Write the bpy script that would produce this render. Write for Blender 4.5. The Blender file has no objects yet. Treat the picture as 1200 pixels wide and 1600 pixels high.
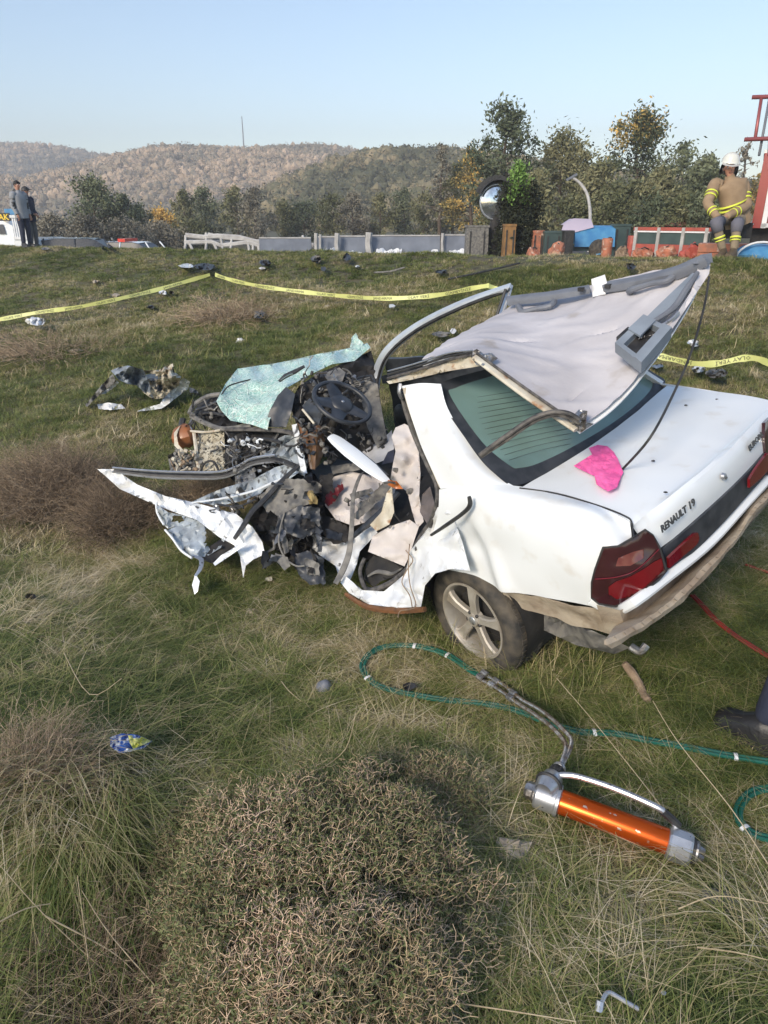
import bpy, math, random
import numpy as np
from mathutils import Vector, Matrix, noise
from mathutils.geometry import delaunay_2d_cdt
random.seed(7)
S = bpy.context.scene
COL = S.collection
rad = math.radians
# ------------------------------------------------------------------ camera, sky, sun, exposure
FPX = 1110.0; PITCH = rad(22.5); CH = 2.0
cd = bpy.data.cameras.new('camera'); cam = bpy.data.objects.new('camera', cd); COL.objects.link(cam)
cam.location = (0, 0, CH); cam.rotation_euler = (rad(90) - PITCH, 0, 0)
cd.sensor_fit = 'HORIZONTAL'; cd.sensor_width = 36; cd.lens = 36 * FPX / 1200; cd.clip_start = 0.05; cd.clip_end = 5000
S.camera = cam
SUN_EL, SUN_AZ = rad(30), rad(214)        # the sun stands behind the camera, to the left, veiled by thin cloud
world = bpy.data.worlds.new('World'); S.world = world; world.use_nodes = True
wn = world.node_tree.nodes; wl = world.node_tree.links
bg = wn['Background']; sky = wn.new('ShaderNodeTexSky'); sky.sky_type = 'NISHITA'; sky.sun_disc = False
sky.sun_elevation = SUN_EL; sky.sun_rotation = SUN_AZ; sky.air_density = 1.0; sky.dust_density = 0.7; sky.ozone_density = 1.0; sky.altitude = 100
wl.new(sky.outputs[0], bg.inputs[0]); bg.inputs[1].default_value = 0.092
sd = bpy.data.lights.new('sun', 'SUN'); sun = bpy.data.objects.new('sun', sd); COL.objects.link(sun)
sd.energy = 1.5; sd.angle = rad(16); sd.color = (1.0, 0.86, 0.68)
sdir = Vector((math.sin(SUN_AZ) * math.cos(SUN_EL), math.cos(SUN_AZ) * math.cos(SUN_EL), math.sin(SUN_EL)))
sun.rotation_euler = sdir.to_track_quat('Z', 'Y').to_euler(); sun.location = (0, 0, 60)
S.view_settings.view_transform = 'Standard'; S.view_settings.look = 'None'; S.view_settings.gamma = 1
S.view_settings.exposure = 1.22; S.view_settings.use_curve_mapping = False

# ------------------------------------------------------------------ picking helpers (pixels of the 1200 px wide photo -> points)
cP, sP = math.cos(PITCH), math.sin(PITCH)
CAM = np.array([0, 0, CH])
RC = np.array([[-0.64874, -0.74282, -0.16536], [0.76001, -0.64352, -0.09090], [-0.03889, -0.18465, 0.98203]])
TC = np.array([1.13596, 3.62217, CH - 1.93459])
def ray(u, v):
    x = (u - 600) / FPX; y = (v - 800) / FPX
    return np.array([x, cP - y * sP, -sP - y * cP])
def wp(u, v, s): return CAM + ray(u, v) * s                      # world point at depth s
def cp(u, v, s): return RC.T @ (wp(u, v, s) - TC)                # the same in the car's own frame
def ck(u, v, ax, val):                                           # car-frame point on one of the car's own planes
    d = RC.T @ ray(u, v); o = RC.T @ (CAM - TC); k = 'xyz'.index(ax); s = (val - o[k]) / d[k]
    return o + s * d
def car2w(p): return RC @ np.asarray(p, float) + TC

# ------------------------------------------------------------------ terrain
LN = np.array([0.571, 0.821]); LT = np.array([-0.821, 0.571]); LA = np.array([5.25, 11.45])
def sst(a, b, x):
    t = np.clip((x - a) / (b - a), 0, 1); return t * t * (3 - 2 * t)
def G(x, y):
    x = np.asarray(x, float); y = np.asarray(y, float)
    d = (x - LA[0]) * LN[0] + (y - LA[1]) * LN[1]; t = (x - LA[0]) * LT[0] + (y - LA[1]) * LT[1]
    crest = 1.41 - 0.010 * np.clip(t, -20, 40)
    dd = -d
    w = sst(9.0, 11.0, dd); v = 0.163 * dd * (1 - w) + (1.60 - 0.07 * np.clip(dd - 10, 0, 5)) * w   # down to a shallow valley, then up
    z = crest - v
    road = np.interp(t, [-30, 2, 5, 8, 12, 16, 60], [1.25, 1.22, 1.05, 0.92, 0.55, 0.02, 0.0])
    k = sst(0.0, 2.6, d)
    z = np.where(d > 0, crest * (1 - k) + road * k, z)
    b = 0.035 * np.sin(x * 1.9 + 0.7 * y) * np.sin(y * 1.3 - x * 0.6) + 0.02 * np.sin(x * 4.1 + 1) * np.sin(y * 3.7 + x)
    b *= 1 - sst(0.0, 2.0, d) * 0.8
    far = sst(30, 90, np.hypot(x, y)); b = b * (1 - far)
    # ditch in the lower left corner
    q = np.exp(-(((x + 0.75) / 0.28) ** 2 + ((y - 1.35) / 0.65) ** 2))
    return z + b - 0.28 * q
def gz(x, y): return float(G(x, y))
def gpick(u, v, up=0.0):                                         # where the ray of a pixel meets the ground (+up)
    r = ray(u, v); f = lambda s: CAM[2] + r[2] * s - float(G(CAM[0] + r[0] * s, CAM[1] + r[1] * s)) - up
    a = 0.5; b = a
    while f(b) > 0 and b < 300: a = b; b = b * 1.25 + 0.1
    for _ in range(18):
        c = (a + b) / 2
        if f(c) > 0: a = c
        else: b = c
    return CAM + r * b
def gdepth(u, v, up=0.0):
    p = gpick(u, v, up) - CAM; return p[1] * cP - p[2] * sP

# ------------------------------------------------------------------ meshes
class MB:
    def __init__(s): s.v = []; s.f = []; s.m = []
    def add(s, vs, fs, mi=0):
        o = len(s.v); s.v.extend([tuple(map(float, p)) for p in vs]); s.f.extend([tuple(i + o for i in f) for f in fs]); s.m.extend([mi] * len(fs)); return s
    def grid(s, rows, mi=0, wrap=False):
        n = len(rows[0]); vs = [p for r in rows for p in r]; fs = []
        for i in range(len(rows) - 1):
            for j in range(n if wrap else n - 1):
                k = (j + 1) % n; fs.append((i * n + j, i * n + k, (i + 1) * n + k, (i + 1) * n + j))
        return s.add(vs, fs, mi)
    def box(s, c, d, M=None, mi=0, taper=1.0):
        x, y, z = [q / 2 for q in d]; vs = []
        for k in (-1, 1):
            q = taper if k > 0 else 1
            for a, b in ((-1, -1), (1, -1), (1, 1), (-1, 1)): vs.append(Vector((a * x * q, b * y * q, k * z)))
        M = M or Matrix.Identity(3)
        vs = [M @ p + Vector(c) for p in vs]
        return s.add(vs, [(3, 2, 1, 0), (4, 5, 6, 7), (0, 1, 5, 4), (1, 2, 6, 5), (2, 3, 7, 6), (3, 0, 4, 7)], mi)
    def tube(s, pts, r, n=8, mi=0, flat=None, up=None, cap=True):
        pts = [Vector(p) for p in pts]; m = len(pts); rs = r if isinstance(r, (list, tuple)) else [r] * m
        rows = []; prev = None
        for i, p in enumerate(pts):
            t = (pts[min(i + 1, m - 1)] - pts[max(i - 1, 0)])
            if t.length < 1e-9: t = Vector((0, 0, 1))
            t.normalize()
            if prev is None:
                a = Vector(up) if up is not None else (Vector((0, 0, 1)) if abs(t.z) < 0.9 else Vector((1, 0, 0)))
            else: a = prev
            a = (a - t * a.dot(t));
            if a.length < 1e-6: a = t.orthogonal()
            a.normalize(); prev = a; b = t.cross(a)
            fa = flat if flat else 1.0
            rows.append([p + (a * math.cos(2 * math.pi * k / n) * rs[i] * fa + b * math.sin(2 * math.pi * k / n) * rs[i]) for k in range(n)])
        o = len(s.v); s.grid(rows, mi, True)
        if cap: s.f.append(tuple(o + k for k in reversed(range(n)))); s.m.append(mi); s.f.append(tuple(o + (m - 1) * n + k for k in range(n))); s.m.append(mi)
        return s
    def lathe(s, prof, c=(0, 0, 0), ax=(0, 0, 1), n=20, mi=0):   # prof: (radius, height)
        q = Vector(ax).normalized().to_track_quat('Z', 'Y').to_matrix(); c = Vector(c)
        rows = [[q @ Vector((r * math.cos(2 * math.pi * k / n), r * math.sin(2 * math.pi * k / n), h)) + c for k in range(n)] for r, h in prof]
        return s.grid(rows, mi, True)
    def sphere(s, c, r, n=10, mi=0, sc=(1, 1, 1), jit=0.0, M=None):
        rows = []; M = M or Matrix.Identity(3)
        for i in range(n // 2 + 1):
            th = math.pi * i / (n // 2); row = []
            for k in range(n):
                ph = 2 * math.pi * k / n; d = Vector((math.sin(th) * math.cos(ph), math.sin(th) * math.sin(ph), math.cos(th)))
                j = 1 + jit * noise.noise(d * 2.3 + Vector(c) * 7)
                row.append(M @ Vector((d.x * sc[0], d.y * sc[1], d.z * sc[2])) * r * j + Vector(c))
            rows.append(row)
        return s.grid(rows, mi, True)
    def build(s, name, mat, parent=None, smooth=True, loc=None, auto=None):
        me = bpy.data.meshes.new(name); me.from_pydata([tuple(p) for p in s.v], [], s.f)
        mats = mat if isinstance(mat, (list, tuple)) else [mat]
        for m in mats: me.materials.append(m)
        if len(mats) > 1: me.polygons.foreach_set('material_index', s.m)
        me.polygons.foreach_set('use_smooth', [smooth] * len(me.polygons))
        if auto: me.set_sharp_from_angle(angle=rad(auto))
        me.update()
        o = bpy.data.objects.new(name, me); COL.objects.link(o)
        if parent: o.parent = parent
        elif loc is not None:
            me.transform(Matrix.Translation(-Vector(loc))); o.location = loc
        return o
def npmesh(name, V, F, mat, parent=None, smooth=False, attr=None):
    V = np.asarray(V, np.float32); F = np.asarray(F, np.int32)
    me = bpy.data.meshes.new(name); me.vertices.add(len(V)); me.vertices.foreach_set('co', V.ravel())
    k = F.shape[1] if len(F) else 3
    if len(F):
        me.loops.add(F.size); me.loops.foreach_set('vertex_index', F.ravel())
        me.polygons.add(len(F)); me.polygons.foreach_set('loop_start', np.arange(0, F.size, k, dtype=np.int32))
        me.polygons.foreach_set('use_smooth', np.full(len(F), smooth))
    if attr is not None:
        a = me.attributes.new('tint', 'FLOAT', 'POINT'); a.data.foreach_set('value', np.asarray(attr, np.float32))
    me.update(calc_edges=True)
    if mat: me.materials.append(mat)
    o = bpy.data.objects.new(name, me)
    if parent is not False: COL.objects.link(o)
    if parent: o.parent = parent
    return o
def tag(o, label=None, cat=None, group=None, kind=None):
    if label: o['label'] = label
    if cat: o['category'] = cat
    if group: o['group'] = group
    if kind: o['kind'] = kind
    return o
def empty(name, loc, label=None, cat=None, group=None, rot=None):
    o = bpy.data.objects.new(name, None); COL.objects.link(o); o.location = loc; o.empty_display_size = 0.1
    if rot is not None: o.rotation_euler = rot
    return tag(o, label, cat, group)
def copy_tree(o, loc=None, rot=None, scale=None, label=None, group=None, parent=None):
    c = o.copy(); COL.objects.link(c)
    if parent is not None: c.parent = parent
    if loc is not None: c.location = loc
    if rot is not None: c.rotation_euler = rot
    if scale is not None: c.scale = scale
    if label: c['label'] = label
    if group: c['group'] = group
    for ch in list(o.children): copy_tree(ch, parent=c)
    return c
def spl(pts, n=6):                                               # smooth path through points
    P = [Vector(p) for p in pts]; out = []
    for i in range(len(P) - 1):
        a = P[max(i - 1, 0)]; b = P[i]; c = P[i + 1]; d = P[min(i + 2, len(P) - 1)]
        for k in range(n):
            t = k / n
            out.append(0.5 * ((2 * b) + (c - a) * t + (2 * a - 5 * b + 4 * c - d) * t * t + (3 * b - a - 3 * c + d) * t ** 3))
    out.append(P[-1]); return out
def sheet(outline, depf=None, step=None, crumple=0.0, freq=6.0, thick=0.0, holes=(), seed=0, inner=(), mb=None, mi=0, jag=0.0, mapf=None, fold=0.0, ridged=0.0):
    """Irregular sheet through an outline of (u, v, depth) picks, filled with triangles, creased and given thickness (car frame)."""
    rng = random.Random(seed); mb = mb or MB(); mapf = mapf or cp
    O = [tuple(map(float, p)) for p in outline]
    us = [p[0] for p in O]; vs_ = [p[1] for p in O]
    size = max(max(us) - min(us), max(vs_) - min(vs_))
    step = step or max(3.0, size / 28)
    ring = []
    for i in range(len(O)):
        a, b = O[i], O[(i + 1) % len(O)]; L = math.hypot(b[0] - a[0], b[1] - a[1]); k = max(1, int(L / step))
        for j in range(k):
            t = j / k; q = [a[m] + (b[m] - a[m]) * t for m in range(3)]
            if j and jag: q[0] += rng.uniform(-jag, jag); q[1] += rng.uniform(-jag, jag)
            ring.append(q)
    ctrl = np.array(O + [tuple(map(float, p)) for p in inner])
    def dep(u, v):
        if depf: return depf(u, v)
        w = 1.0 / ((ctrl[:, 0] - u) ** 2 + (ctrl[:, 1] - v) ** 2 + 4) ** 1.2
        return float((w * ctrl[:, 2]).sum() / w.sum())
    P = [Vector((q[0], q[1])) for q in ring]; nr = len(P); D = [q[2] for q in ring]
    v = min(vs_) + step / 2; rw = 0
    while v < max(vs_):
        u = min(us) + (step / 2 if rw % 2 else 0)
        while u < max(us):
            uu, vv = u + rng.uniform(-.25, .25) * step, v + rng.uniform(-.25, .25) * step
            P.append(Vector((uu, vv))); D.append(dep(uu, vv)); u += step
        v += step * 0.87; rw += 1
    res = delaunay_2d_cdt(P, [], [list(range(nr))], 1, 1e-4)
    verts2, faces, orig = res[0], res[2], res[3]
    V = []
    for k, p in enumerate(verts2):
        d0 = dep(p.x, p.y)
        for oi in orig[k]:
            if not depf: d0 = D[oi]
            break
        q = Vector((p.x, p.y, 0)) * (freq / 300.0) + Vector((seed * 3.7, 0, 0))
        n = noise.noise(q) + 0.5 * noise.noise(q * 2.3)
        if ridged: n = n * (1 - ridged) + ridged * (1 - 2 * abs(noise.noise(q * 1.4)) - 0.6 * abs(noise.noise(q * 3.1)))
        V.append((p.x, p.y, d0 + crumple * n))
    if holes:
        hs = holes
        def inh(x, y):
            for h in hs:
                c = False; j = len(h) - 1
                for i in range(len(h)):
                    if (h[i][1] > y) != (h[j][1] > y) and x < (h[j][0] - h[i][0]) * (y - h[i][1]) / (h[j][1] - h[i][1]) + h[i][0]: c = not c
                    j = i
                if c: return True
            return False
        faces = [f for f in faces if not inh(sum(V[i][0] for i in f) / len(f), sum(V[i][1] for i in f) / len(f))]
    pts = [mapf(*p) for p in V]
    used = sorted({i for f in faces for i in f}); rm = {i: k for k, i in enumerate(used)}
    pts = [pts[i] for i in used]; faces = [tuple(rm[i] for i in f) for f in faces]
    if thick <= 0: return mb.add(pts, faces, mi)
    back = [mapf(V[i][0], V[i][1], V[i][2] + thick) for i in used]
    n = len(pts); fs = list(faces) + [tuple(n + i for i in reversed(f)) for f in faces]
    cnt = {}
    for f in faces:
        for a, b in zip(f, f[1:] + f[:1]): cnt[(a, b)] = cnt.get((a, b), 0) + 1
    for (a, b) in cnt:
        if (b, a) not in cnt: fs.append((b, a, n + a, n + b))
    return mb.add(pts + back, fs, mi)

# ------------------------------------------------------------------ materials
def mat(name, col, rough=0.6, metal=0.0, col2=None, scale=8.0, bump=0.0, bscale=40.0, spec=None, coat=0.0, detail=4, contrast=(0.35, 0.65), col3=None, scale3=30.0, c3=(0.55, 0.62), trans=0.0, alpha=1.0, ior=None, sub=0.0, rough2=None, stretch=None):
    m = bpy.data.materials.new(name); m.use_nodes = True; N = m.node_tree.nodes; L = m.node_tree.links
    b = N['Principled BSDF']; b.inputs['Roughness'].default_value = rough; b.inputs['Metallic'].default_value = metal
    b.inputs['Base Color'].default_value = (*col, 1)
    if spec is not None: b.inputs['Specular IOR Level'].default_value = spec
    if coat: b.inputs['Coat Weight'].default_value = coat; b.inputs['Coat Roughness'].default_value = 0.12
    if trans: b.inputs['Transmission Weight'].default_value = trans
    if alpha < 1: b.inputs['Alpha'].default_value = alpha
    if ior: b.inputs['IOR'].default_value = ior
    tc = N.new('ShaderNodeTexCoord'); vec = tc.outputs['Object']
    if stretch:
        mp = N.new('ShaderNodeMapping'); mp.inputs['Scale'].default_value = stretch; L.new(vec, mp.inputs[0]); vec = mp.outputs[0]
    def nz(sc, lo, hi, det=detail):
        n = N.new('ShaderNodeTexNoise'); n.inputs['Scale'].default_value = sc; n.inputs['Detail'].default_value = det; L.new(vec, n.inputs['Vector'])
        r = N.new('ShaderNodeMapRange'); r.inputs[1].default_value = lo; r.inputs[2].default_value = hi; L.new(n.outputs[0], r.inputs[0]); return r.outputs[0]
    cur = None
    if col2 is not None:
        f = nz(scale, *contrast); mx = N.new('ShaderNodeMix'); mx.data_type = 'RGBA'
        mx.inputs[6].default_value = (*col, 1); mx.inputs[7].default_value = (*col2, 1); L.new(f, mx.inputs[0]); cur = mx.outputs[2]
        if rough2 is not None:
            rr = N.new('ShaderNodeMapRange'); rr.inputs[3].default_value = rough; rr.inputs[4].default_value = rough2; L.new(f, rr.inputs[0]); L.new(rr.outputs[0], b.inputs['Roughness'])
    if col3 is not None:
        f = nz(scale3, *c3, det=6); mx = N.new('ShaderNodeMix'); mx.data_type = 'RGBA'; mx.inputs[7].default_value = (*col3, 1)
        if cur is not None: L.new(cur, mx.inputs[6])
        else: mx.inputs[6].default_value = (*col, 1)
        L.new(f, mx.inputs[0]); cur = mx.outputs[2]
    if cur is not None: L.new(cur, b.inputs['Base Color'])
    if bump:
        n = N.new('ShaderNodeTexNoise'); n.inputs['Scale'].default_value = bscale; n.inputs['Detail'].default_value = 5; L.new(vec, n.inputs['Vector'])
        bp = N.new('ShaderNodeBump'); bp.inputs['Strength'].default_value = bump; bp.inputs['Distance'].default_value = 0.01; L.new(n.outputs[0], bp.inputs['Height']); L.new(bp.outputs[0], b.inputs['Normal'])
    return m
def tintmat(name, stops, rough=0.7, nscale=None, lo=0.35, hi=0.65, trans=0.0, sub=None):
    """colour ramp along each blade's own tint value"""
    m = bpy.data.materials.new(name); m.use_nodes = True; N = m.node_tree.nodes; L = m.node_tree.links; b = N['Principled BSDF']
    b.inputs['Roughness'].default_value = rough; b.inputs['Specular IOR Level'].default_value = 0.25
    a = N.new('ShaderNodeAttribute'); a.attribute_name = 'tint'
    r = N.new('ShaderNodeValToRGB'); r.color_ramp.interpolation = 'LINEAR'
    while len(r.color_ramp.elements) < len(stops): r.color_ramp.elements.new(0.5)
    for e, (p, c) in zip(r.color_ramp.elements, stops): e.position = p; e.color = (*c, 1)
    if nscale:
        g = N.new('ShaderNodeNewGeometry'); n = N.new('ShaderNodeTexNoise'); n.inputs['Scale'].default_value = nscale; n.inputs['Detail'].default_value = 3; L.new(g.outputs['Position'], n.inputs['Vector'])
        mr = N.new('ShaderNodeMapRange'); mr.inputs[1].default_value = lo; mr.inputs[2].default_value = hi; mr.inputs[3].default_value = -0.32; mr.inputs[4].default_value = 0.32; L.new(n.outputs[0], mr.inputs[0])
        n2 = N.new('ShaderNodeTexNoise'); n2.inputs['Scale'].default_value = nscale * 9; n2.inputs['Detail'].default_value = 2; L.new(g.outputs['Position'], n2.inputs['Vector']); m2 = N.new('ShaderNodeMapRange'); m2.inputs[1].default_value = .3; m2.inputs[2].default_value = .7; m2.inputs[3].default_value = -.22; m2.inputs[4].default_value = .22; L.new(n2.outputs[0], m2.inputs[0]); a2 = N.new('ShaderNodeMath'); L.new(mr.outputs[0], a2.inputs[0]); L.new(m2.outputs[0], a2.inputs[1]); mr = a2
        ad = N.new('ShaderNodeMath'); ad.operation = 'ADD'; ad.use_clamp = True; L.new(a.outputs['Fac'], ad.inputs[0]); L.new(mr.outputs[0], ad.inputs[1]); L.new(ad.outputs[0], r.inputs[0])
    else: L.new(a.outputs['Fac'], r.inputs[0])
    L.new(r.outputs[0], b.inputs['Base Color'])
    return m
M = {}
M['paint'] = mat('white_paint', (.80, .84, .87), .26, 0, (.74, .77, .79), 2.2, coat=.5, col3=(.66, .65, .62), scale3=9, c3=(.58, .80), bump=.05, bscale=5)
M['paint_dirty'] = mat('scratched_white_paint', (.74, .77, .80), .36, 0, (.46, .45, .42), 7, coat=.3, col3=(.09, .085, .08), scale3=11, c3=(.635, .68), bump=1.0, bscale=9, contrast=(.46, .76))
M['inner'] = mat('grey_inner_paint', (.46, .52, .57), .4, .1, (.24, .26, .27), 6, coat=.2, col3=(.07, .065, .06), scale3=9, c3=(.60, .66), bump=1.0, bscale=10)  # darkest blotches paint the shade of creases into the colour
M['mud'] = mat('muddy_underseal', (.42, .36, .28), .85, 0, (.28, .22, .165), 6, bump=.5, bscale=40, col3=(.20, .15, .10), scale3=10, c3=(.52, .75))
M['primer'] = mat('cream_inner_steel', (.60, .57, .48), .6, 0, (.42, .36, .27), 10, col3=(.30, .16, .08), scale3=14, c3=(.6, .7), bump=.15)
M['black'] = mat('black_rubber', (.018, .018, .02), .55, 0, (.045, .045, .045), 20, bump=.1)
M['boot'] = mat('black_boot_leather', (.010, .010, .011), .45, 0, (.018, .018, .02), 12, bump=.3)
M['seal'] = mat('dusty_rubber_seal', (.03, .03, .032), .6, 0, (.13, .12, .11), 30)
M['plas'] = mat('dark_blue_grey_plastic', (.022, .027, .036), .42, 0, (.05, .055, .065), 14, bump=.06)
M['dark'] = mat('dark_interior', (.010, .010, .012), .8, 0, (.03, .028, .026), 10, bump=.3)
M['dust'] = mat('dusty_plastic', (.09, .09, .09), .7, 0, (.22, .21, .19), 18, bump=.2)
M['steel'] = mat('bare_crushed_metal', (.42, .43, .45), .38, .8, (.18, .16, .14), 16, bump=.3, bscale=50)
M['gmetal'] = mat('grey_cast_metal', (.55, .57, .60), .36, .75, (.42, .43, .45), 12, col3=(.10, .09, .08), scale3=60, c3=(.64, .7), bump=.05)
M['trim'] = mat('grey_trim_plastic', (.17, .185, .215), .55, 0, (.13, .14, .165), 9, bump=.04)
M['trim2'] = mat('blue_grey_trim', (.24, .28, .33), .5, 0, (.19, .22, .26), 8)
M['liner'] = mat('headliner_cloth', (.55, .535, .56), .9, 0, (.43, .415, .435), 3, bump=.3, bscale=14, col3=(.30, .26, .22), scale3=5, c3=(.62, .8))
M['cloth'] = mat('beige_seat_cloth', (.62, .58, .56), .95, 0, (.50, .46, .44), 5, bump=.55, bscale=9, stretch=(1, 2.2, .6))
M['redpl'] = mat('tail_light_red', (.15, .004, .008), .12, 0, (.12, .003, .007), 8, coat=.8)
M['redpl2'] = mat('tail_light_smoked', (.030, .007, .010), .12, 0, (.045, .012, .014), 7, coat=.8)
M['amber'] = mat('amber_plastic', (.45, .12, .015), .3, 0, (.28, .07, .01), 20, coat=.4)
M['rust'] = mat('rust_brown', (.20, .085, .03), .7, 0, (.10, .05, .025), 18, bump=.3)
M['tyre'] = mat('tyre_rubber', (.03, .029, .028), .8, 0, (.10, .085, .065), 14, bump=.3, bscale=60)
M['alloy'] = mat('dusty_alloy', (.50, .47, .42), .45, .45, (.38, .34, .28), 10, bump=.1)
M['orange'] = mat('orange_anodised', (.62, .10, .008), .28, .65, (.50, .075, .006), 6, col3=(.60, .50, .40), scale3=30, c3=(.635, .66), stretch=(1, 1, 2.5))
M['hoseg'] = mat('green_hose', (.006, .085, .06), .35, 0, (.01, .11, .075), 8, spec=.6)
M['hoser'] = mat('red_hose', (.22, .02, .012), .5, 0, (.12, .02, .015), 20)
M['white'] = mat('white_plastic', (.78, .79, .80), .5, 0, (.68, .69, .70), 6)
M['pink'] = mat('pink_cloth', (.86, .15, .42), .85, 0, (.74, .10, .34), 14, bump=.8, bscale=30)
M['blood'] = mat('dark_red_stain', (.14, .008, .012), .5, 0, (.08, .006, .01), 20)
M['tape'] = mat('yellow_tape', (.66, .68, .26), .45, 0, (.56, .60, .22), 6)
M['tapetext'] = mat('tape_print', (.08, .08, .05), .6)
M['stone'] = mat('pale_stone', (.42, .36, .28), .9, 0, (.28, .23, .17), 14, bump=.6, bscale=30)
M['wood'] = mat('dead_wood', (.30, .22, .15), .9, 0, (.17, .12, .08), 20, bump=.5, bscale=60)
M['chrome'] = mat('worn_steel_tube', (.62, .60, .58), .25, .9, (.32, .24, .18), 40)
M['skin'] = mat('skin', (.50, .27, .19), .55, 0, (.44, .22, .15), 12)
M['navy'] = mat('navy_fabric', (.018, .024, .05), .9, 0, (.03, .035, .06), 10, bump=.3)
M['bark'] = mat('bark', (.12, .09, .065), .95, 0, (.06, .045, .035), 12, bump=.6, bscale=20)
# ------------------------------------------------------------------ ground, hills
def graded(n, L, k):
    u = np.linspace(-1, 1, n); return L * np.sinh(k * u) / math.sinh(k)
gx = graded(240, 1500, 7.2); gy = 4 + graded(300, 1500, 7.2)
X, Y = np.meshgrid(gx, gy); Z = G(X, Y)
Vg = np.stack([X, Y, Z], -1).reshape(-1, 3); nx = len(gx); ny = len(gy)
ii = np.arange(ny - 1)[:, None] * nx + np.arange(nx - 1)[None]; Fg = np.stack([ii, ii + 1, ii + nx + 1, ii + nx], -1).reshape(-1, 4)
M['ground'] = mat('turf_soil', (.075, .085, .032), .95, 0, (.11, .09, .05), 1.3, col3=(.045, .036, .024), scale3=7, c3=(.52, .66), bump=.8, bscale=25)
ground = npmesh('ground', Vg, Fg, M['ground'], smooth=True); tag(ground, kind='structure')
# bare earth strip along the top of the bank and the asphalt of the road behind it
M['asphalt'] = mat('asphalt', (.06, .06, .062), .9, 0, (.045, .045, .046), 3, bump=.2)
def crestline(t, d):
    q = LA + LT * t + LN * d; return q[0], q[1]
rows = []
for t in np.linspace(-30, 60, 91):
    rows.append([(*crestline(t, d), gz(*crestline(t, d)) + .012) for d in np.linspace(2.7, 14, 8)])
road = MB().grid(rows).build('road', M['asphalt']); tag(road, kind='structure')

def hillmesh(name, ridge, y0, depth, base=0.0, mat_=None, amp=3.0, seed=0, n=160, m=40, treeh=0.0):
    """ridge: (x, height) along the crest at y0 + depth; the slope climbs from y0"""
    xs = np.linspace(ridge[0][0], ridge[-1][0], n); hz = np.interp(xs, [r[0] for r in ridge], [r[1] for r in ridge])
    k = 9; hz = np.convolve(np.pad(hz, k // 2, mode='edge'), np.ones(k) / k, 'valid')
    rows = []
    for j in range(m):
        t = j / (m - 1); tt = t / 0.8 if t < 0.8 else 1 - (t - 0.8) * 2.2
        row = []
        for i in range(n):
            x = xs[i]; y = y0 + depth * t
            h = base + (hz[i] - base) * (math.sin(min(tt, 1) * math.pi / 2) ** 1.1 if t < .8 else tt)
            q = Vector((x * .012 + seed, y * .012, seed)); g = noise.noise(q) + .5 * noise.noise(q * 2.2) + .25 * noise.noise(q * 5)
            row.append((x, y, h + amp * g * min(1, 2.5 * t)))
        rows.append(row)
    return MB().grid(rows).build(name, mat_)
M['hillmat'] = mat('wooded_hillside', (.24, .19, .13), .95, 0, (.12, .11, .07), .05, col3=(.30, .23, .16), scale3=.25, c3=(.5, .6), detail=6, bump=1.0, bscale=.6)
def hv(v, dist): return CH + (311 - v) / FPX * dist * 0.854       # height that shows at pixel row v for a thing at that distance
def hx(u, dist): return (u - 600) / FPX * dist * 0.924
HILLS = []
def hill(pix, dist, depth, seed, amp):
    r = [(hx(u, dist), hv(v, dist)) for u, v in pix]
    o = hillmesh('hill', r, dist - depth * .8, depth, -3, M['hillmat'], amp, seed); tag(o, kind='structure'); HILLS.append(o); return o
h1 = hill([(-900, 330), (-500, 262), (-200, 236), (-60, 232), (0, 226), (60, 221), (110, 216), (150, 219), (190, 230), (260, 262), (340, 300), (500, 330)], 640, 260, 1, 5)
h2 = hill([(-100, 345), (60, 320), (105, 285), (150, 262), (200, 240), (260, 229), (320, 223), (380, 229), (440, 228), (500, 224), (545, 229), (590, 233), (640, 236), (720, 250), (850, 270), (1100, 300), (1500, 320)], 420, 200, 2, 3.5)
h3 = hill([(-900, 300), (-300, 268), (-60, 270), (0, 266), (40, 274), (100, 300), (160, 330)], 330, 120, 5, 2)
h4 = hill([(250, 352), (330, 332), (430, 300), (500, 262), (560, 246), (640, 240), (720, 244), (800, 256), (900, 270), (1100, 285), (1400, 300), (1900, 310)], 190, 90, 9, 1.5)
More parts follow.
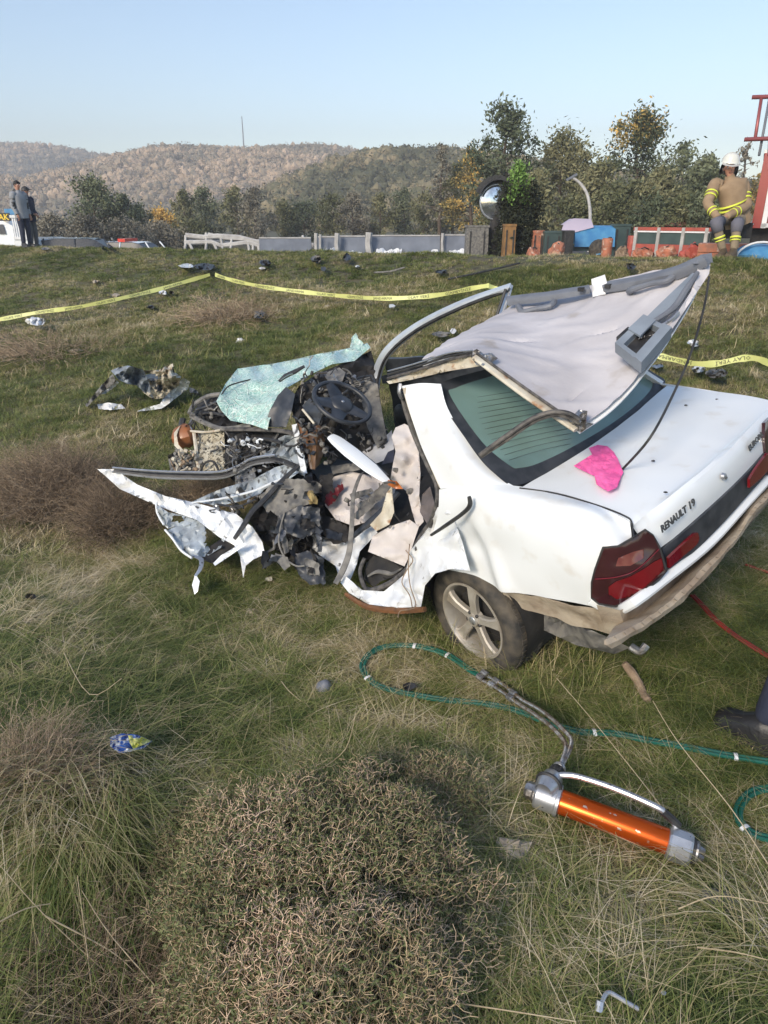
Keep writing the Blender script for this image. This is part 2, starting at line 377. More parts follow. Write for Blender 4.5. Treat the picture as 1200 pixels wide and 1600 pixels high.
# ------------------------------------------------------------------ geometry-node scatter for what nobody could count
def scatter(name, P, rot, scl, idx, sources, kind='stuff'):
    col = bpy.data.collections.new(name + '_sources')
    for k, s in enumerate(sources): s.name = name + '_source_%02d' % k; col.objects.link(s)
    me = bpy.data.meshes.new(name); me.vertices.add(len(P)); me.vertices.foreach_set('co', np.asarray(P, np.float32).ravel())
    a = me.attributes.new('rot', 'FLOAT_VECTOR', 'POINT'); a.data.foreach_set('vector', np.asarray(rot, np.float32).ravel())
    a = me.attributes.new('scl', 'FLOAT', 'POINT'); a.data.foreach_set('value', np.asarray(scl, np.float32))
    a = me.attributes.new('idx', 'INT', 'POINT'); a.data.foreach_set('value', np.asarray(idx, np.int32))
    o = bpy.data.objects.new(name, me); COL.objects.link(o); tag(o, kind=kind)
    g = bpy.data.node_groups.new(name + '_nodes', 'GeometryNodeTree')
    g.interface.new_socket('Geometry', in_out='INPUT', socket_type='NodeSocketGeometry'); g.interface.new_socket('Geometry', in_out='OUTPUT', socket_type='NodeSocketGeometry')
    N, L = g.nodes, g.links; i_ = N.new('NodeGroupInput'); o_ = N.new('NodeGroupOutput'); ip = N.new('GeometryNodeInstanceOnPoints'); ci = N.new('GeometryNodeCollectionInfo')
    ci.inputs[0].default_value = col; ci.inputs[1].default_value = True; ci.inputs[2].default_value = True
    L.new(i_.outputs[0], ip.inputs['Points']); L.new(ci.outputs[0], ip.inputs['Instance']); ip.inputs['Pick Instance'].default_value = True
    for nm, dt, sock in (('idx', 'INT', 'Instance Index'), ('rot', 'FLOAT_VECTOR', 'Rotation'), ('scl', 'FLOAT', 'Scale')):
        na = N.new('GeometryNodeInputNamedAttribute'); na.data_type = dt; na.inputs[0].default_value = nm
        out = [q for q in na.outputs if q.enabled and q.name == 'Attribute'][0]
        L.new(out, ip.inputs[sock])
    L.new(ip.outputs[0], o_.inputs[0])
    md = o.modifiers.new('scatter', 'NODES'); md.node_group = g
    return o
def blades(n, rng, R, L0, L1, width, lie, tint0, tint1, seg=3, droop=1.0):
    """a clump of thin curved leaf blades; returns vertices, quads/tris as triangles, tints"""
    V, F, T = [], [], []
    for _ in range(n):
        a = rng.uniform(0, 6.283); r = R * math.sqrt(rng.random()); x, y = r * math.cos(a), r * math.sin(a)
        L = rng.uniform(L0, L1); h = rng.uniform(0, 6.283); el = rng.uniform(*lie); w = width * rng.uniform(.7, 1.3) * .5
        ti = rng.uniform(tint0, tint1); p = Vector((x, y, -.004)); base = len(V); curl = rng.uniform(-.5, .5)
        for k in range(seg + 1):
            t = k / seg; ww = w * (1 - t) ** .6 if k < seg else 0
            hh = h + curl * t; sx, sy = -math.sin(hh) * ww, math.cos(hh) * ww
            if k < seg: V += [(p.x + sx, p.y + sy, p.z), (p.x - sx, p.y - sy, p.z)]; T += [ti + .1 * t] * 2
            else: V.append((p.x, p.y, p.z)); T.append(ti + .15)
            e = el - droop * (t + .3) * 1.1; e = max(e, -1.0)
            p = p + Vector((math.cos(hh) * math.cos(e), math.sin(hh) * math.cos(e), math.sin(e))) * (L / seg)
            p.z = max(p.z, rng.uniform(.0, .012))
        for k in range(seg - 1):
            b = base + 2 * k; F += [(b, b + 1, b + 3), (b, b + 3, b + 2)]
        b = base + 2 * (seg - 1); F.append((b, b + 1, b + 2))
    return V, F, T
GREEN = [(0.0, (.050, .074, .018)), (.28, (.130, .168, .042)), (.48, (.215, .235, .075)), (.68, (.34, .29, .14)), (.85, (.49, .40, .24)), (1.0, (.64, .55, .38))]
M['grassmat'] = tintmat('grass_blades', GREEN, .6, nscale=.55, lo=.34, hi=.66)
rng = random.Random(3)
srcs = []
for k in range(3): V, F, T = blades(70, rng, .09, .035, .085, .0034, (.7, 1.5), .12, .55); srcs.append(npmesh('c', V, F, M['grassmat'], parent=False, attr=T))     # 0-2 short turf
for k in range(3): V, F, T = blades(46, rng, .10, .12, .28, .0030, (.25, 1.0), .15, .62, seg=5, droop=1.1); srcs.append(npmesh('c', V, F, M['grassmat'], parent=False, attr=T))  # 3-5 long lying
for k in range(3): V, F, T = blades(26, rng, .12, .15, .40, .0022, (.05, .6), .62, .98, seg=5, droop=.6); srcs.append(npmesh('c', V, F, M['grassmat'], parent=False, attr=T))  # 6-8 straw
for k in range(2): V, F, T = blades(60, rng, .13, .05, .12, .008, (.6, 1.5), .12, .60, seg=2); srcs.append(npmesh('c', V, F, M['grassmat'], parent=False, attr=T))  # 9-10 far turf
for k in range(2): V, F, T = blades(36, rng, .13, .06, .15, .005, (.5, 1.4), .45, .8, seg=3, droop=.8); srcs.append(npmesh('c', V, F, M['grassmat'], parent=False, attr=T))  # 11-12 far dry tufts
for k in range(2): V, F, T = blades(40, rng, .05, .04, .12, .009, (.1, .9), .1, .35, seg=3, droop=1.0); srcs.append(npmesh('c', V, F, M['grassmat'], parent=False, attr=T))  # 13-14 broad leaves
def incar(x, y, mx=0.0):
    p = RC.T @ (np.stack([x, y, np.full_like(x, .1)]) - TC[:, None]); return (p[0] > -.25) & (p[0] < 2.3) & (np.abs(p[1] + .02) < .72 - mx)
rs = np.random.default_rng(5)
def polar(n, r0, r1, a0=-44, a1=44):
    r = np.sqrt(rs.uniform(r0 ** 2, r1 ** 2, n)); a = np.radians(rs.uniform(a0, a1, n)); return r * np.sin(a), r * np.cos(a)
def fbm(x, y, s, sd):
    return np.sin(x * s + sd) * np.sin(y * s * 1.13 + sd * 2) + .6 * np.sin(x * s * 2.3 + y * s * 1.1 + sd) + .4 * np.sin(y * s * 3.1 - x * s * 1.7 + sd * 3)
PP, RR, SS, II = [], [], [], []
def addpts(x, y, idx, s, rlist=None):
    z = G(x, y); PP.append(np.stack([x, y, z], -1)); n = len(x)
    RR.append(np.stack([rs.normal(0, .12, n), rs.normal(0, .12, n), rs.uniform(0, 6.28, n)], -1)); SS.append(s); II.append(idx)
x, y = polar(10500, .75, 5.2); n = len(x); k = fbm(x, y, 1.7, 1.0)
typ = np.where(rs.random(n) < .36, rs.integers(0, 3, n), np.where(rs.random(n) < .72 + .12 * k, rs.integers(3, 6, n), rs.integers(6, 9, n)))
typ = np.where(rs.random(n) < .025, rs.integers(13, 15, n), typ)
q = ~incar(x, y); addpts(x[q], y[q], typ[q], rs.uniform(.65, 1.15, n)[q])
x, y = polar(18000, 5.0, 12.5); n = len(x); k = fbm(x, y, .9, 2.0)
typ = np.where(rs.random(n) < .78 + .15 * k, rs.integers(0, 3, n), np.where(rs.random(n) < .55, rs.integers(3, 6, n), rs.integers(11, 13, n)))
q = ~incar(x, y); addpts(x[q], y[q], typ[q], rs.uniform(.7, 1.3, n)[q])
x, y = polar(42000, 11.0, 27); n = len(x); k = fbm(x, y, .6, 3.0)
dcr = (x - LA[0]) * LN[0] + (y - LA[1]) * LN[1]
typ = np.where(rs.random(n) < .8 + .2 * k, rs.integers(9, 11, n), rs.integers(11, 13, n))
bare = (x > 1.5) & (dcr > -1.5) & (rs.random(n) < .55)
q = (dcr < 1.2) & ~bare; addpts(x[q], y[q], typ[q], rs.uniform(.45, .9, n)[q])
grass = scatter('grass', np.concatenate(PP), np.concatenate(RR), np.concatenate(SS), np.concatenate(II), srcs)
# ------------------------------------------------------------------ the wrecked car (built in its own frame: x forward, y left, z up)
def crv(pts, n):
    P = spl(pts, 8); L = [0]
    for a, b in zip(P, P[1:]): L.append(L[-1] + (b - a).length)
    out = []; k = 0
    for i in range(n):
        t = L[-1] * i / (n - 1)
        while k < len(L) - 2 and L[k + 1] < t: k += 1
        q = (t - L[k]) / max(L[k + 1] - L[k], 1e-9); out.append(P[k].lerp(P[k + 1], min(max(q, 0), 1)))
    return out
def loft(rows, nu=24, nv=16, fn=None, thick=0.0, mb=None, mi=0, back=(0, 0, 0)):
    R_ = [crv(r, nu) for r in rows]; cols = [crv([R_[i][j] for i in range(len(R_))], nv) for j in range(nu)]
    G_ = [[cols[j][i] for j in range(nu)] for i in range(nv)]
    if fn: G_ = [[Vector(fn(p)) for p in r] for r in G_]
    mb = mb or MB()
    if thick <= 0: return mb.grid(G_, mi)
    nrm = []
    for i in range(nv):
        row = []
        for j in range(nu):
            a = G_[min(i + 1, nv - 1)][j] - G_[max(i - 1, 0)][j]; b = G_[i][min(j + 1, nu - 1)] - G_[i][max(j - 1, 0)]
            n = a.cross(b); n = n.normalized() if n.length > 1e-12 else Vector((0, 0, 1)); row.append(G_[i][j] - n * thick)
        nrm.append(row)
    V_ = [p for r in G_ for p in r] + [p for r in nrm for p in r]; o = nu * nv; F_ = []
    for i in range(nv - 1):
        for j in range(nu - 1):
            a, b, c, d = i * nu + j, i * nu + j + 1, (i + 1) * nu + j + 1, (i + 1) * nu + j
            F_ += [(a, b, c, d), (o + d, o + c, o + b, o + a)]
    for i in range(nv - 1):
        for j in (0, nu - 1): a, d = i * nu + j, (i + 1) * nu + j; F_.append((a, d, o + d, o + a))
    for j in range(nu - 1):
        for i in (0, nv - 1): a, b = i * nu + j, i * nu + j + 1; F_.append((a, b, o + b, o + a))
    return mb.add(V_, F_, mi)
def planepick(u, v, P0, n):
    d = RC.T @ ray(u, v); o = RC.T @ (CAM - TC); n = np.array(n); s = ((np.array(P0) - o) @ n) / (d @ n); return o + s * d
def yk(u, v, y): return Vector(ck(u, v, 'y', y))
def xk(u, v, x): return Vector(ck(u, v, 'x', x))
def zk(u, v, z): return Vector(ck(u, v, 'z', z))
def dk(u, v, ax, val):                                           # camera depth of such a pick
    p = car2w(ck(u, v, ax, val)) - CAM; return p[1] * cP - p[2] * sP
car = empty('wrecked_car', TC, 'crushed white saloon car with its roof folded back over the rear window', 'car')
car.rotation_euler = Matrix(RC.tolist()).to_euler()
def part(mb, name, m, smooth=True, parent=None, auto=35, label=None, kind=None):
    o = mb.build(name, m, parent or car, smooth, auto=auto); return tag(o, label, None, None, kind)
def ctube(pix, r, n=8, flat=None, up=None, sm=5, mb=None, mi=0):
    mb = mb or MB(); P = spl([cp(*p) if len(p) == 3 else p for p in pix], sm) if sm > 1 else [cp(*p) for p in pix]
    if isinstance(r, (list, tuple)):
        q = np.interp(np.linspace(0, 1, len(P)), np.linspace(0, 1, len(r)), r).tolist()
    else: q = r
    return mb.tube(P, q, n, mi, flat, up)
def ripple(amp, fr, seed=0):
    def f(p):
        n = noise.noise_vector(Vector(p) * fr + Vector((seed, 0, 0))); return Vector(p) + n * amp
    return f
# --- boot lid
tr = [[zk(812, 763, .955), zk(870, 729, .96), zk(935, 688, .965), zk(992, 645, .965), zk(1042, 602, .97)],
      [zk(900, 782, .955), zk(955, 740, .965), zk(1020, 695, .97), zk(1080, 650, .97), zk(1122, 612, .975)],
      [zk(982, 812, .935), zk(1046, 762, .95), zk(1113, 706, .96), zk(1160, 664, .97), zk(1198, 624, .98)],
      [xk(992, 826, -.735), xk(1056, 772, -.775), xk(1124, 716, -.785), xk(1172, 672, -.765), xk(1209, 636, -.72)],
      [xk(1010, 850, -.775), xk(1066, 806, -.81), xk(1130, 748, -.82), xk(1182, 698, -.80), xk(1216, 662, -.755)],
      [xk(1030, 857, -.79), xk(1075, 824, -.82), xk(1140, 768, -.83), xk(1194, 712, -.81), xk(1222, 680, -.765)]]
def tdent(p):
    q = Vector(p); q.z += .006 * noise.noise(q * 3.1) + .0025 * noise.noise(q * 9); return q
part(loft(tr, 34, 40, tdent, .006), 'boot_lid', M['paint'])
# the shut line gap beside the boot lid is a recessed dark channel
ctube([(812, 763, dk(812, 763, 'z', .948)), (900, 779, dk(900, 779, 'z', .946)), (958, 797, dk(958, 797, 'z', .94)), (982, 813, dk(982, 813, 'z', .93)), (989, 838, dk(989, 838, 'x', -.75))], .0035)
part(ctube([(812, 762.5, dk(812, 763, 'z', .958)), (870, 771, dk(870, 773, 'z', .960)), (935, 790, dk(935, 790, 'z', .955)), (976, 806, dk(976, 806, 'z', .950)), (987, 816, dk(987, 816, 'z', .935)), (990, 840, dk(990, 840, 'x', -.785))], .0035), 'boot_shut_line', M['black'])
# --- left rear wing and the pillar beside the rear window
ca, cb = yk(728, 765, .77), yk(790, 915, .80)
def wing(p):
    q = Vector(p); ab = cb - ca; t = max(0, min(1, (q - ca).dot(ab) / ab.dot(ab))); d = (q - (ca + ab * t)).length
    q.y += .028 * math.exp(-(d / .045) ** 2) * (t ** .7) - .030 * math.exp(-((q - yk(735, 850, .78)).length / .13) ** 2)
    q.y += .006 * noise.noise(q * 6) ; e = max(0, q.x - .18); q.y += e * .12 * noise.noise(q * 5 + Vector((4, 0, 0)))
    return q
pil = [[yk(628, 602, .585), yk(655, 597, .575), yk(690, 600, .55)],
       [yk(641, 645, .655), yk(672, 636, .64), yk(702, 640, .59)],
       [yk(660, 700, .715), yk(700, 690, .70), yk(745, 706, .63)],
       [yk(674, 735, .745), yk(722, 727, .73), yk(775, 738, .645)],
       [yk(686, 765, .765), yk(742, 757, .745), yk(806, 759, .655)]]
part(loft(pil, 18, 26, ripple(.012, 4, 2), .006), 'rear_pillar', M['paint'])
wg = [[yk(686, 765, .765), yk(742, 757, .745), yk(806, 759, .66), yk(870, 773, .65), yk(935, 791, .645), yk(984, 815, .64)],
      [yk(684, 800, .79), yk(745, 780, .785), yk(810, 782, .745), yk(870, 792, .735), yk(930, 808, .725), yk(987, 842, .655)],
      [yk(676, 840, .80), yk(740, 820, .80), yk(810, 822, .795), yk(870, 835, .79), yk(930, 850, .775), yk(975, 862, .735)],
      [yk(680, 872, .805), yk(735, 862, .79), yk(800, 872, .80), yk(860, 880, .80), yk(912, 888, .80), yk(940, 893, .795)],
      [yk(700, 890, .80), yk(740, 900, .80), yk(787, 921, .81), yk(845, 932, .795), yk(895, 942, .79), yk(932, 949, .785)]]
part(loft(wg, 46, 34, wing, .008), 'rear_wing', M['paint'])
# crumpled scuffed metal in front of the arch down to the sill
sc_ = [[(686, 762, dk(686, 762, 'y', .765))], ]
part(sheet([(640, 862, 3.78), (668, 826, 3.62), (684, 792, 3.50), (705, 800, 3.42), (722, 845, 3.38), (735, 892, 3.36), (705, 889, 3.42), (680, 896, 3.52), (664, 915, 3.60), (658, 948, 3.66), (620, 950, 3.80), (575, 944, 3.98), (545, 926, 4.10), (532, 910, 4.16), (540, 900, 4.14), (566, 922, 4.05), (600, 924, 3.94), (634, 896, 3.84)],
     step=7, crumple=.05, freq=9, thick=.008, seed=3, ridged=.7), 'crushed_side_panel', M['paint_dirty'], smooth=False)
part(ctube([(540, 928, 4.12), (575, 948, 4.0), (620, 954, 3.82), (664, 952, 3.68)], [.012, .018, .02, .016], 6), 'rusty_sill_edge', M['rust'])
# sills: front part of the crushed rocker panel
part(sheet([(466, 838, 4.85), (482, 828, 4.82), (520, 846, 4.62), (545, 845, 4.5), (580, 822, 4.35), (590, 832, 4.3), (562, 862, 4.33), (558, 880, 4.28), (548, 905, 4.18), (532, 908, 4.2), (524, 884, 4.35), (500, 868, 4.55)],
     step=6, crumple=.07, freq=10, thick=.02, seed=8, ridged=.6), 'crushed_sill', M['paint_dirty'], smooth=False)
# --- rear end below the boot: lip, valance, bumper
lip = [(922, 938), (938, 947), (962, 953), (987, 943), (1040, 903), (1107, 849), (1165, 786), (1200, 748), (1232, 712)]
ld = [dk(922, 938, 'y', .80), dk(938, 947, 'y', .79), dk(962, 953, 'y', .735), dk(987, 943, 'x', -.815), dk(1040, 903, 'x', -.835), dk(1107, 849, 'x', -.85), dk(1165, 786, 'x', -.845), dk(1200, 748, 'x', -.83), dk(1232, 712, 'x', -.79)]
part(MB().tube(crv([cp(u, v, d) for (u, v), d in zip(lip, ld)], 30), .015, 8, 0, 1.5, (0, 0, 1)), 'rear_lip', M['paint'])
part(MB().grid([crv([xk(932, 945, -.70), xk(985, 950, -.80), xk(1060, 890, -.80), xk(1130, 825, -.81), xk(1205, 745, -.80)], 16), crv([xk(945, 985, -.70), xk(990, 990, -.78), xk(1060, 935, -.78), xk(1135, 860, -.79), xk(1215, 770, -.79)], 16)]), 'rear_valance', M['mud'])
part(loft([[yk(770, 918, .775), yk(830, 932, .77), yk(890, 944, .765), yk(935, 953, .75), yk(968, 962, .70)],
           [yk(790, 935, .755), yk(850, 950, .75), yk(900, 962, .74), yk(940, 972, .73), yk(970, 985, .68)],
           [yk(800, 945, .75), yk(855, 962, .74), yk(905, 980, .73), yk(940, 988, .72), yk(968, 996, .66)]], 24, 8, ripple(.012, 12, 5), .006), 'lower_side_panel', M['mud'])
bt = [(965, 975), (1005, 950), (1046, 919), (1095, 873), (1140, 827), (1170, 788), (1200, 752), (1222, 722)]
bo = [(944, 1001), (1000, 974), (1050, 938), (1100, 888), (1146, 840), (1176, 796), (1206, 762), (1230, 732)]
bl = [(956, 1013), (1024, 973), (1066, 940), (1112, 893), (1157, 838), (1182, 803), (1212, 770), (1238, 742)]
bz = lambda L, x, k=0: [xk(u, v, x + (.05 * ((i - 3.5) / 3.5) ** 2)) for i, (u, v) in enumerate(L)]
part(loft([bz(bt, -.80), bz(bo, -.90), bz(bl, -.91)], 60, 9, ripple(.006, 14, 2), .012), 'bumper_bar', M['mud'])
rb = MB()
R0 = crv(bz(bo, -.903), 30); R1 = crv(bz(bl, -.914), 30)
for a, b in zip(R0[1:-1], R1[1:-1]): rb.tube([a, b + Vector((0, 0, .004))], .0016, 4)
part(rb, 'bumper_rib', M['mud'], kind='stuff')
# splash shield and exhaust under the tail
part(sheet([(925, 985, 3.12), (960, 1000, 3.08), (985, 1012, 3.1), (960, 1022, 3.2), (900, 1008, 3.35), (850, 985, 3.5), (850, 960, 3.45)], step=9, crumple=.03, thick=.01, seed=4), 'underbody_panel', M['dust'])
part(ctube([(985, 1010, 3.12), (1000, 1018, 3.1), (1010, 1008, 3.1)], .018), 'exhaust_pipe', M['steel'])
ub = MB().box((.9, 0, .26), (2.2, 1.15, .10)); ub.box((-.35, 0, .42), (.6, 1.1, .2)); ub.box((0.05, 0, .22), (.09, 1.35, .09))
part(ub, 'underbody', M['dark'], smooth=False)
# right side of the body (far side, mostly hidden)
part(loft([[(-.70, -.66, .97), (-.1, -.70, .97), (.5, -.74, .93), (.62, -.74, .9)], [(-.74, -.78, .8), (-.1, -.82, .78), (.5, -.82, .75), (.7, -.82, .72)], [(-.70, -.80, .45), (-.1, -.84, .4), (.5, -.84, .3), (.8, -.84, .25)]], 20, 10, None, .01), 'right_rear_wing', M['paint'])
part(loft([[(.45, -.50, 1.32), (.2, -.55, 1.2), (-.1, -.66, .98)], [(.66, -.58, 1.25), (.6, -.68, 1.1), (.55, -.74, .94)]], 10, 6, None, .02), 'right_rear_pillar', M['paint'])
# --- wheel
wc = Vector(yk(738, 970, .80)); wroot = bpy.data.objects.new('rear_wheel', None); COL.objects.link(wroot); wroot.parent = car
wroot.location = wc; wroot.rotation_euler = (rad(2), 0, rad(-3)); wroot.empty_display_size = .1
def wheel(root, Rt=.314, Rr=.216, w=.20):
    prof = [(Rr - .004, 0.0), (Rr + .012, .010), (Rr + .05, .016), (Rt - .025, .008), (Rt - .008, -.008), (Rt, -.028), (Rt, -.5 * w), (Rt, -w + .02), (Rt - .03, -w), (Rr, -w + .005)]
    t = MB().lathe(prof, (0, 0, 0), (0, 1, 0), 56)
    for k in range(56):                                         # tread blocks
        a = 2 * math.pi * k / 56
        for j, yy in enumerate((-.045, -.085, -.125, -.16)):
            aa = a + (j % 2) * .055; c = (Rt * math.cos(aa), yy, Rt * math.sin(aa)); t.box(c, (.010, .030, .022), Matrix.Rotation(-aa, 3, 'Y'))
    t.build('tyre', M['tyre'], root, auto=30)
    r = MB().lathe([(Rr + .002, -.005), (Rr, .008), (Rr - .010, .008), (Rr - .018, -.006), (Rr - .022, -.05), (Rr - .03, -w + .03), (Rr + .002, -w + .02)], (0, 0, 0), (0, 1, 0), 48)
    r.lathe([(.001, .0), (.034, .0), (.036, -.008), (.048, -.012), (.055, -.04), (.001, -.042)], (0, 0, 0), (0, 1, 0), 24)
    for k in range(5):
        a = 2 * math.pi * k / 5 + .35; ca_, sa_ = math.cos(a), math.sin(a)
        def q(rr, tt, y): return (rr * ca_ - tt * sa_, y, rr * sa_ + tt * ca_)
        rows = []
        for rr, hw, y in ((.035, .026, -.008), (.08, .022, -.004), (.13, .024, .000), (.17, .032, -.002), (.202, .046, -.008)):
            rows.append([q(rr, -hw, y - .030), q(rr, -hw, y - .008), q(rr, -hw * .7, y), q(rr, 0, y - .003), q(rr, hw * .7, y), q(rr, hw, y - .008), q(rr, hw, y - .030)])
        r.grid(rows)
    r.build('rim', M['alloy'], root, auto=40)
    hb = MB().lathe([(.001, .004), (.022, .003), (.026, -.004)], (0, 0, 0), (0, 1, 0), 20); hb.build('hub_cap', M['gmetal'], root)
    for k in range(5):
        a = 2 * math.pi * k / 5 + .35 + .628; MB().lathe([(.001, -.001), (.0085, -.001), (.010, -.01)], (.044 * math.cos(a), -.003, .044 * math.sin(a)), (0, 1, 0), 8).build('lug_hole', M['black'], root)
    MB().lathe([(.001, -.075), (.155, -.075), (.16, -.09)], (0, 0, 0), (0, 1, 0), 24).build('brake_drum', M['dark'], root)
    MB().lathe([(.001, -.13), (.178, -.13)], (0, 0, 0), (0, 1, 0), 24).build('wheel_back', M['dark'], root)
wheel(wroot)
part(MB().grid([[wc + Vector((.335 * math.cos(a), y, .325 * math.sin(a) + .02)) for a in np.linspace(-.5, 3.7, 26)] for y in (-.03, -.28)]), 'wheel_arch_liner', M['dark'])
rw = bpy.data.objects.new('rear_wheel', None); COL.objects.link(rw); rw.parent = car; rw.location = (0.02, -.78, .24); rw.rotation_euler = (0, 0, rad(180))
for ch in list(wroot.children):
    c = ch.copy(); COL.objects.link(c); c.parent = rw
# --- rear window
W0 = Vector((-.10, .64, .965)); W1 = Vector((-.06, -.70, .965)); W2 = Vector((.42, .5, 1.30)); wn_ = (W1 - W0).cross(W2 - W0).normalized()
if wn_.z < 0: wn_ = -wn_
def gk(u, v, off=0.0): return Vector(planepick(u, v, W0 + wn_ * off, wn_))
outer = [(682, 616), (697, 597), (757, 581), (870, 552), (935, 548), (985, 562), (1024, 583), (1040, 598), (1013, 635), (958, 679), (892, 723), (837, 749), (806, 758), (785, 750), (743, 706)]
inner_ = [(703, 620), (712, 608), (765, 592), (872, 565), (930, 561), (980, 572), (1008, 586), (1019, 603), (996, 632), (950, 668), (890, 703), (840, 726), (812, 732), (796, 728), (752, 690)]
def curved(p):                                                   # the glass is bowed outwards
    q = Vector(p); t = (q.y + .03) / .67; return q + wn_ * .02 * (1 - t * t)
n_ = 6
O = [gk(u, v) for u, v in outer]; I = [gk(u, v, .003) for u, v in inner_]
def ringpts(L, k):
    out = []
    for i in range(len(L)):
        a, b, c, d = L[i - 1], L[i], L[(i + 1) % len(L)], L[(i + 2) % len(L)]
        for j in range(k):
            t = j / k; out.append(0.5 * ((2 * b) + (c - a) * t + (2 * a - 5 * b + 4 * c - d) * t * t + (3 * b - a - 3 * c + d) * t ** 3))
    return out
RO, RI = ringpts(O, n_), ringpts(I, n_)
RO = [curved(p) for p in RO]; RI = [curved(p) for p in RI]
fm = MB().grid([RO + [RO[0]], RI + [RI[0]]]); part(fm, 'window_surround', M['plas'])
cen = sum(RI, Vector()) / len(RI); rings = [[curved((p - cen) * k + cen - wn_ * .0) if k < 1 else p for p in RI] for k in (1.0,)]
gl = MB(); rows = []
for k in (1.0, .8, .6, .4, .2, .02):
    rows.append([(lambda q: q + wn_ * .02 * (1 - k * k) * .6)(cen + (p - cen) * k) for p in RI])
gl.grid(rows, 0, True)
def glassmat(name, c1, c2, rough=.06, tw=.0):
    m = mat(name, c1, rough, 0, c2, 1.5, coat=.6); return m
M['rglass'] = mat('tinted_rear_glass', (.13, .205, .18), .05, 0, (.17, .28, .27), 2.5, spec=.8, coat=.5, trans=.0)
part(gl, 'rear_glass', M['rglass'])
hl = MB()                                                        # heating lines
for k in range(13):
    t = (k + .6) / 13.6; a = gk(705, 622, .008).lerp(gk(800, 728, .008), t); b = gk(1000, 588, .008).lerp(gk(905, 700, .008), t) if t > .0 else gk(1000, 588, .008)
    a2 = a.lerp(b, .02); P = [a2.lerp(b, q) + wn_ * .02 * (1 - (2 * q - 1) ** 2) for q in np.linspace(0.0, .97, 10)]; hl.tube(P, .0009, 4)
part(hl, 'heating_line', M['black'], kind='stuff')
# --- tail lights
def lamp(outl, name, m, off=0.0, thick=.02, step=5, parent=None, inner=()):
    return part(sheet([(u, v, d - off) for u, v, d in outl], step=step, thick=thick, inner=[(u, v, d - off) for u, v, d in inner]), name, m, parent=parent, auto=60)
Y8 = lambda u, v, y=.802: (u, v, dk(u, v, 'y', y)); X8 = lambda u, v, x=-.80: (u, v, dk(u, v, 'x', x))
tl = [Y8(944, 857, .785), Y8(968, 855, .755), Y8(987, 844, .70), X8(1008, 829, -.785), X8(1021, 838, -.795), X8(1029, 855, -.805), X8(1035, 875, -.815), X8(1040, 893, -.825), X8(1029, 904, -.825), X8(1008, 921, -.82), Y8(987, 936, .69), Y8(960, 946, .745), Y8(936, 942, .79), Y8(924, 932, .80), Y8(926, 910, .805), Y8(931, 890, .805)]
tin = [Y8(960, 890, .785), X8(1000, 880, -.80), Y8(975, 900, .755), X8(1015, 870, -.805), X8(1010, 895, -.815)]
tc_ = np.array(tl + tin)
def tdep(off):
    def f(u, v):
        w = 1.0 / ((tc_[:, 0] - u) ** 2 + (tc_[:, 1] - v) ** 2 + 260) ** 1.0
        return float((w * tc_[:, 2]).sum() / w.sum()) - off - .016
    return f
tlo = part(sheet(tl, depf=tdep(.006), step=5, thick=.035), 'tail_light', M['redpl2'], auto=60)
tgl = [(u + dx, v + dy, d) for (u, v, d), (dx, dy) in zip(tl, [(-3, -3)] * 3 + [(0, -3)] * 2 + [(3, -1)] * 3 + [(2, 3)] * 4 + [(-1, 3)] * 2 + [(-3, 0)] * 2)]
part(sheet(tgl, depf=tdep(-.004), step=6, thick=.02), 'tail_light_seal', M['black'], auto=60)
part(sheet([(951, 929, 0), (951, 917, 0), (962, 909, 0), (985, 901, 0), (1005, 890, 0), (1022, 878, 0), (1034, 872, 0), (1038, 890, 0), (1024, 904, 0), (1008, 917, 0), (985, 932, 0), (965, 937, 0)], depf=tdep(.010), step=5, thick=.006), 'red_lens', M['redpl'], parent=tlo, auto=60)
part(sheet([(962, 885, 0), (966, 872, 0), (990, 862, 0), (1006, 858, 0), (1006, 872, 0), (985, 884, 0)], depf=tdep(.009), step=4, thick=.004), 'reversing_lens', mat('smoked_clear_lens', (.20, .075, .06), .1, 0, (.13, .03, .03), 16, coat=.8), parent=tlo, auto=60)
part(ctube([(930, 905, tdep(.010)(930, 905)), (962, 902, tdep(.010)(962, 902)), (990, 893, tdep(.010)(990, 893)), (1012, 876, tdep(.010)(1012, 876)), (1030, 858, tdep(.010)(1030, 858))], .0022, 5), 'lens_ridge', M['redpl'], parent=tlo)
gp = [[xk(1035, 858, -.80), xk(1075, 826, -.83), xk(1125, 781, -.84), xk(1165, 742, -.835), xk(1196, 708, -.82)], [xk(1042, 896, -.825), xk(1085, 862, -.845), xk(1132, 815, -.855), xk(1172, 770, -.85), xk(1203, 735, -.835)]]
part(loft(gp, 24, 5, None, .012), 'boot_trim_panel', M['plas'])
part(loft([[xk(1045, 872, -.835), xk(1068, 850, -.848), xk(1086, 834, -.852), xk(1091, 832, -.852)], [xk(1046, 888, -.838), xk(1068, 869, -.852), xk(1088, 852, -.858), xk(1093, 842, -.858)]], 12, 5, None, .012), 'red_reflector', M['redpl'])
part(loft([[xk(1172, 748, -.855), xk(1182, 732, -.85), xk(1192, 718, -.845), xk(1200, 708, -.84)], [xk(1172, 762, -.862), xk(1184, 752, -.858), xk(1194, 742, -.855), xk(1203, 732, -.848)]], 12, 5, None, .012), 'red_reflector', M['redpl'])
part(loft([[xk(1196, 660, -.775), xk(1208, 650, -.76), xk(1222, 642, -.70)], [xk(1195, 690, -.805), xk(1208, 680, -.79), xk(1230, 668, -.72)], [xk(1200, 742, -.84), xk(1215, 728, -.82), xk(1242, 700, -.74)]], 12, 10, None, .03), 'tail_light', M['redpl2'])
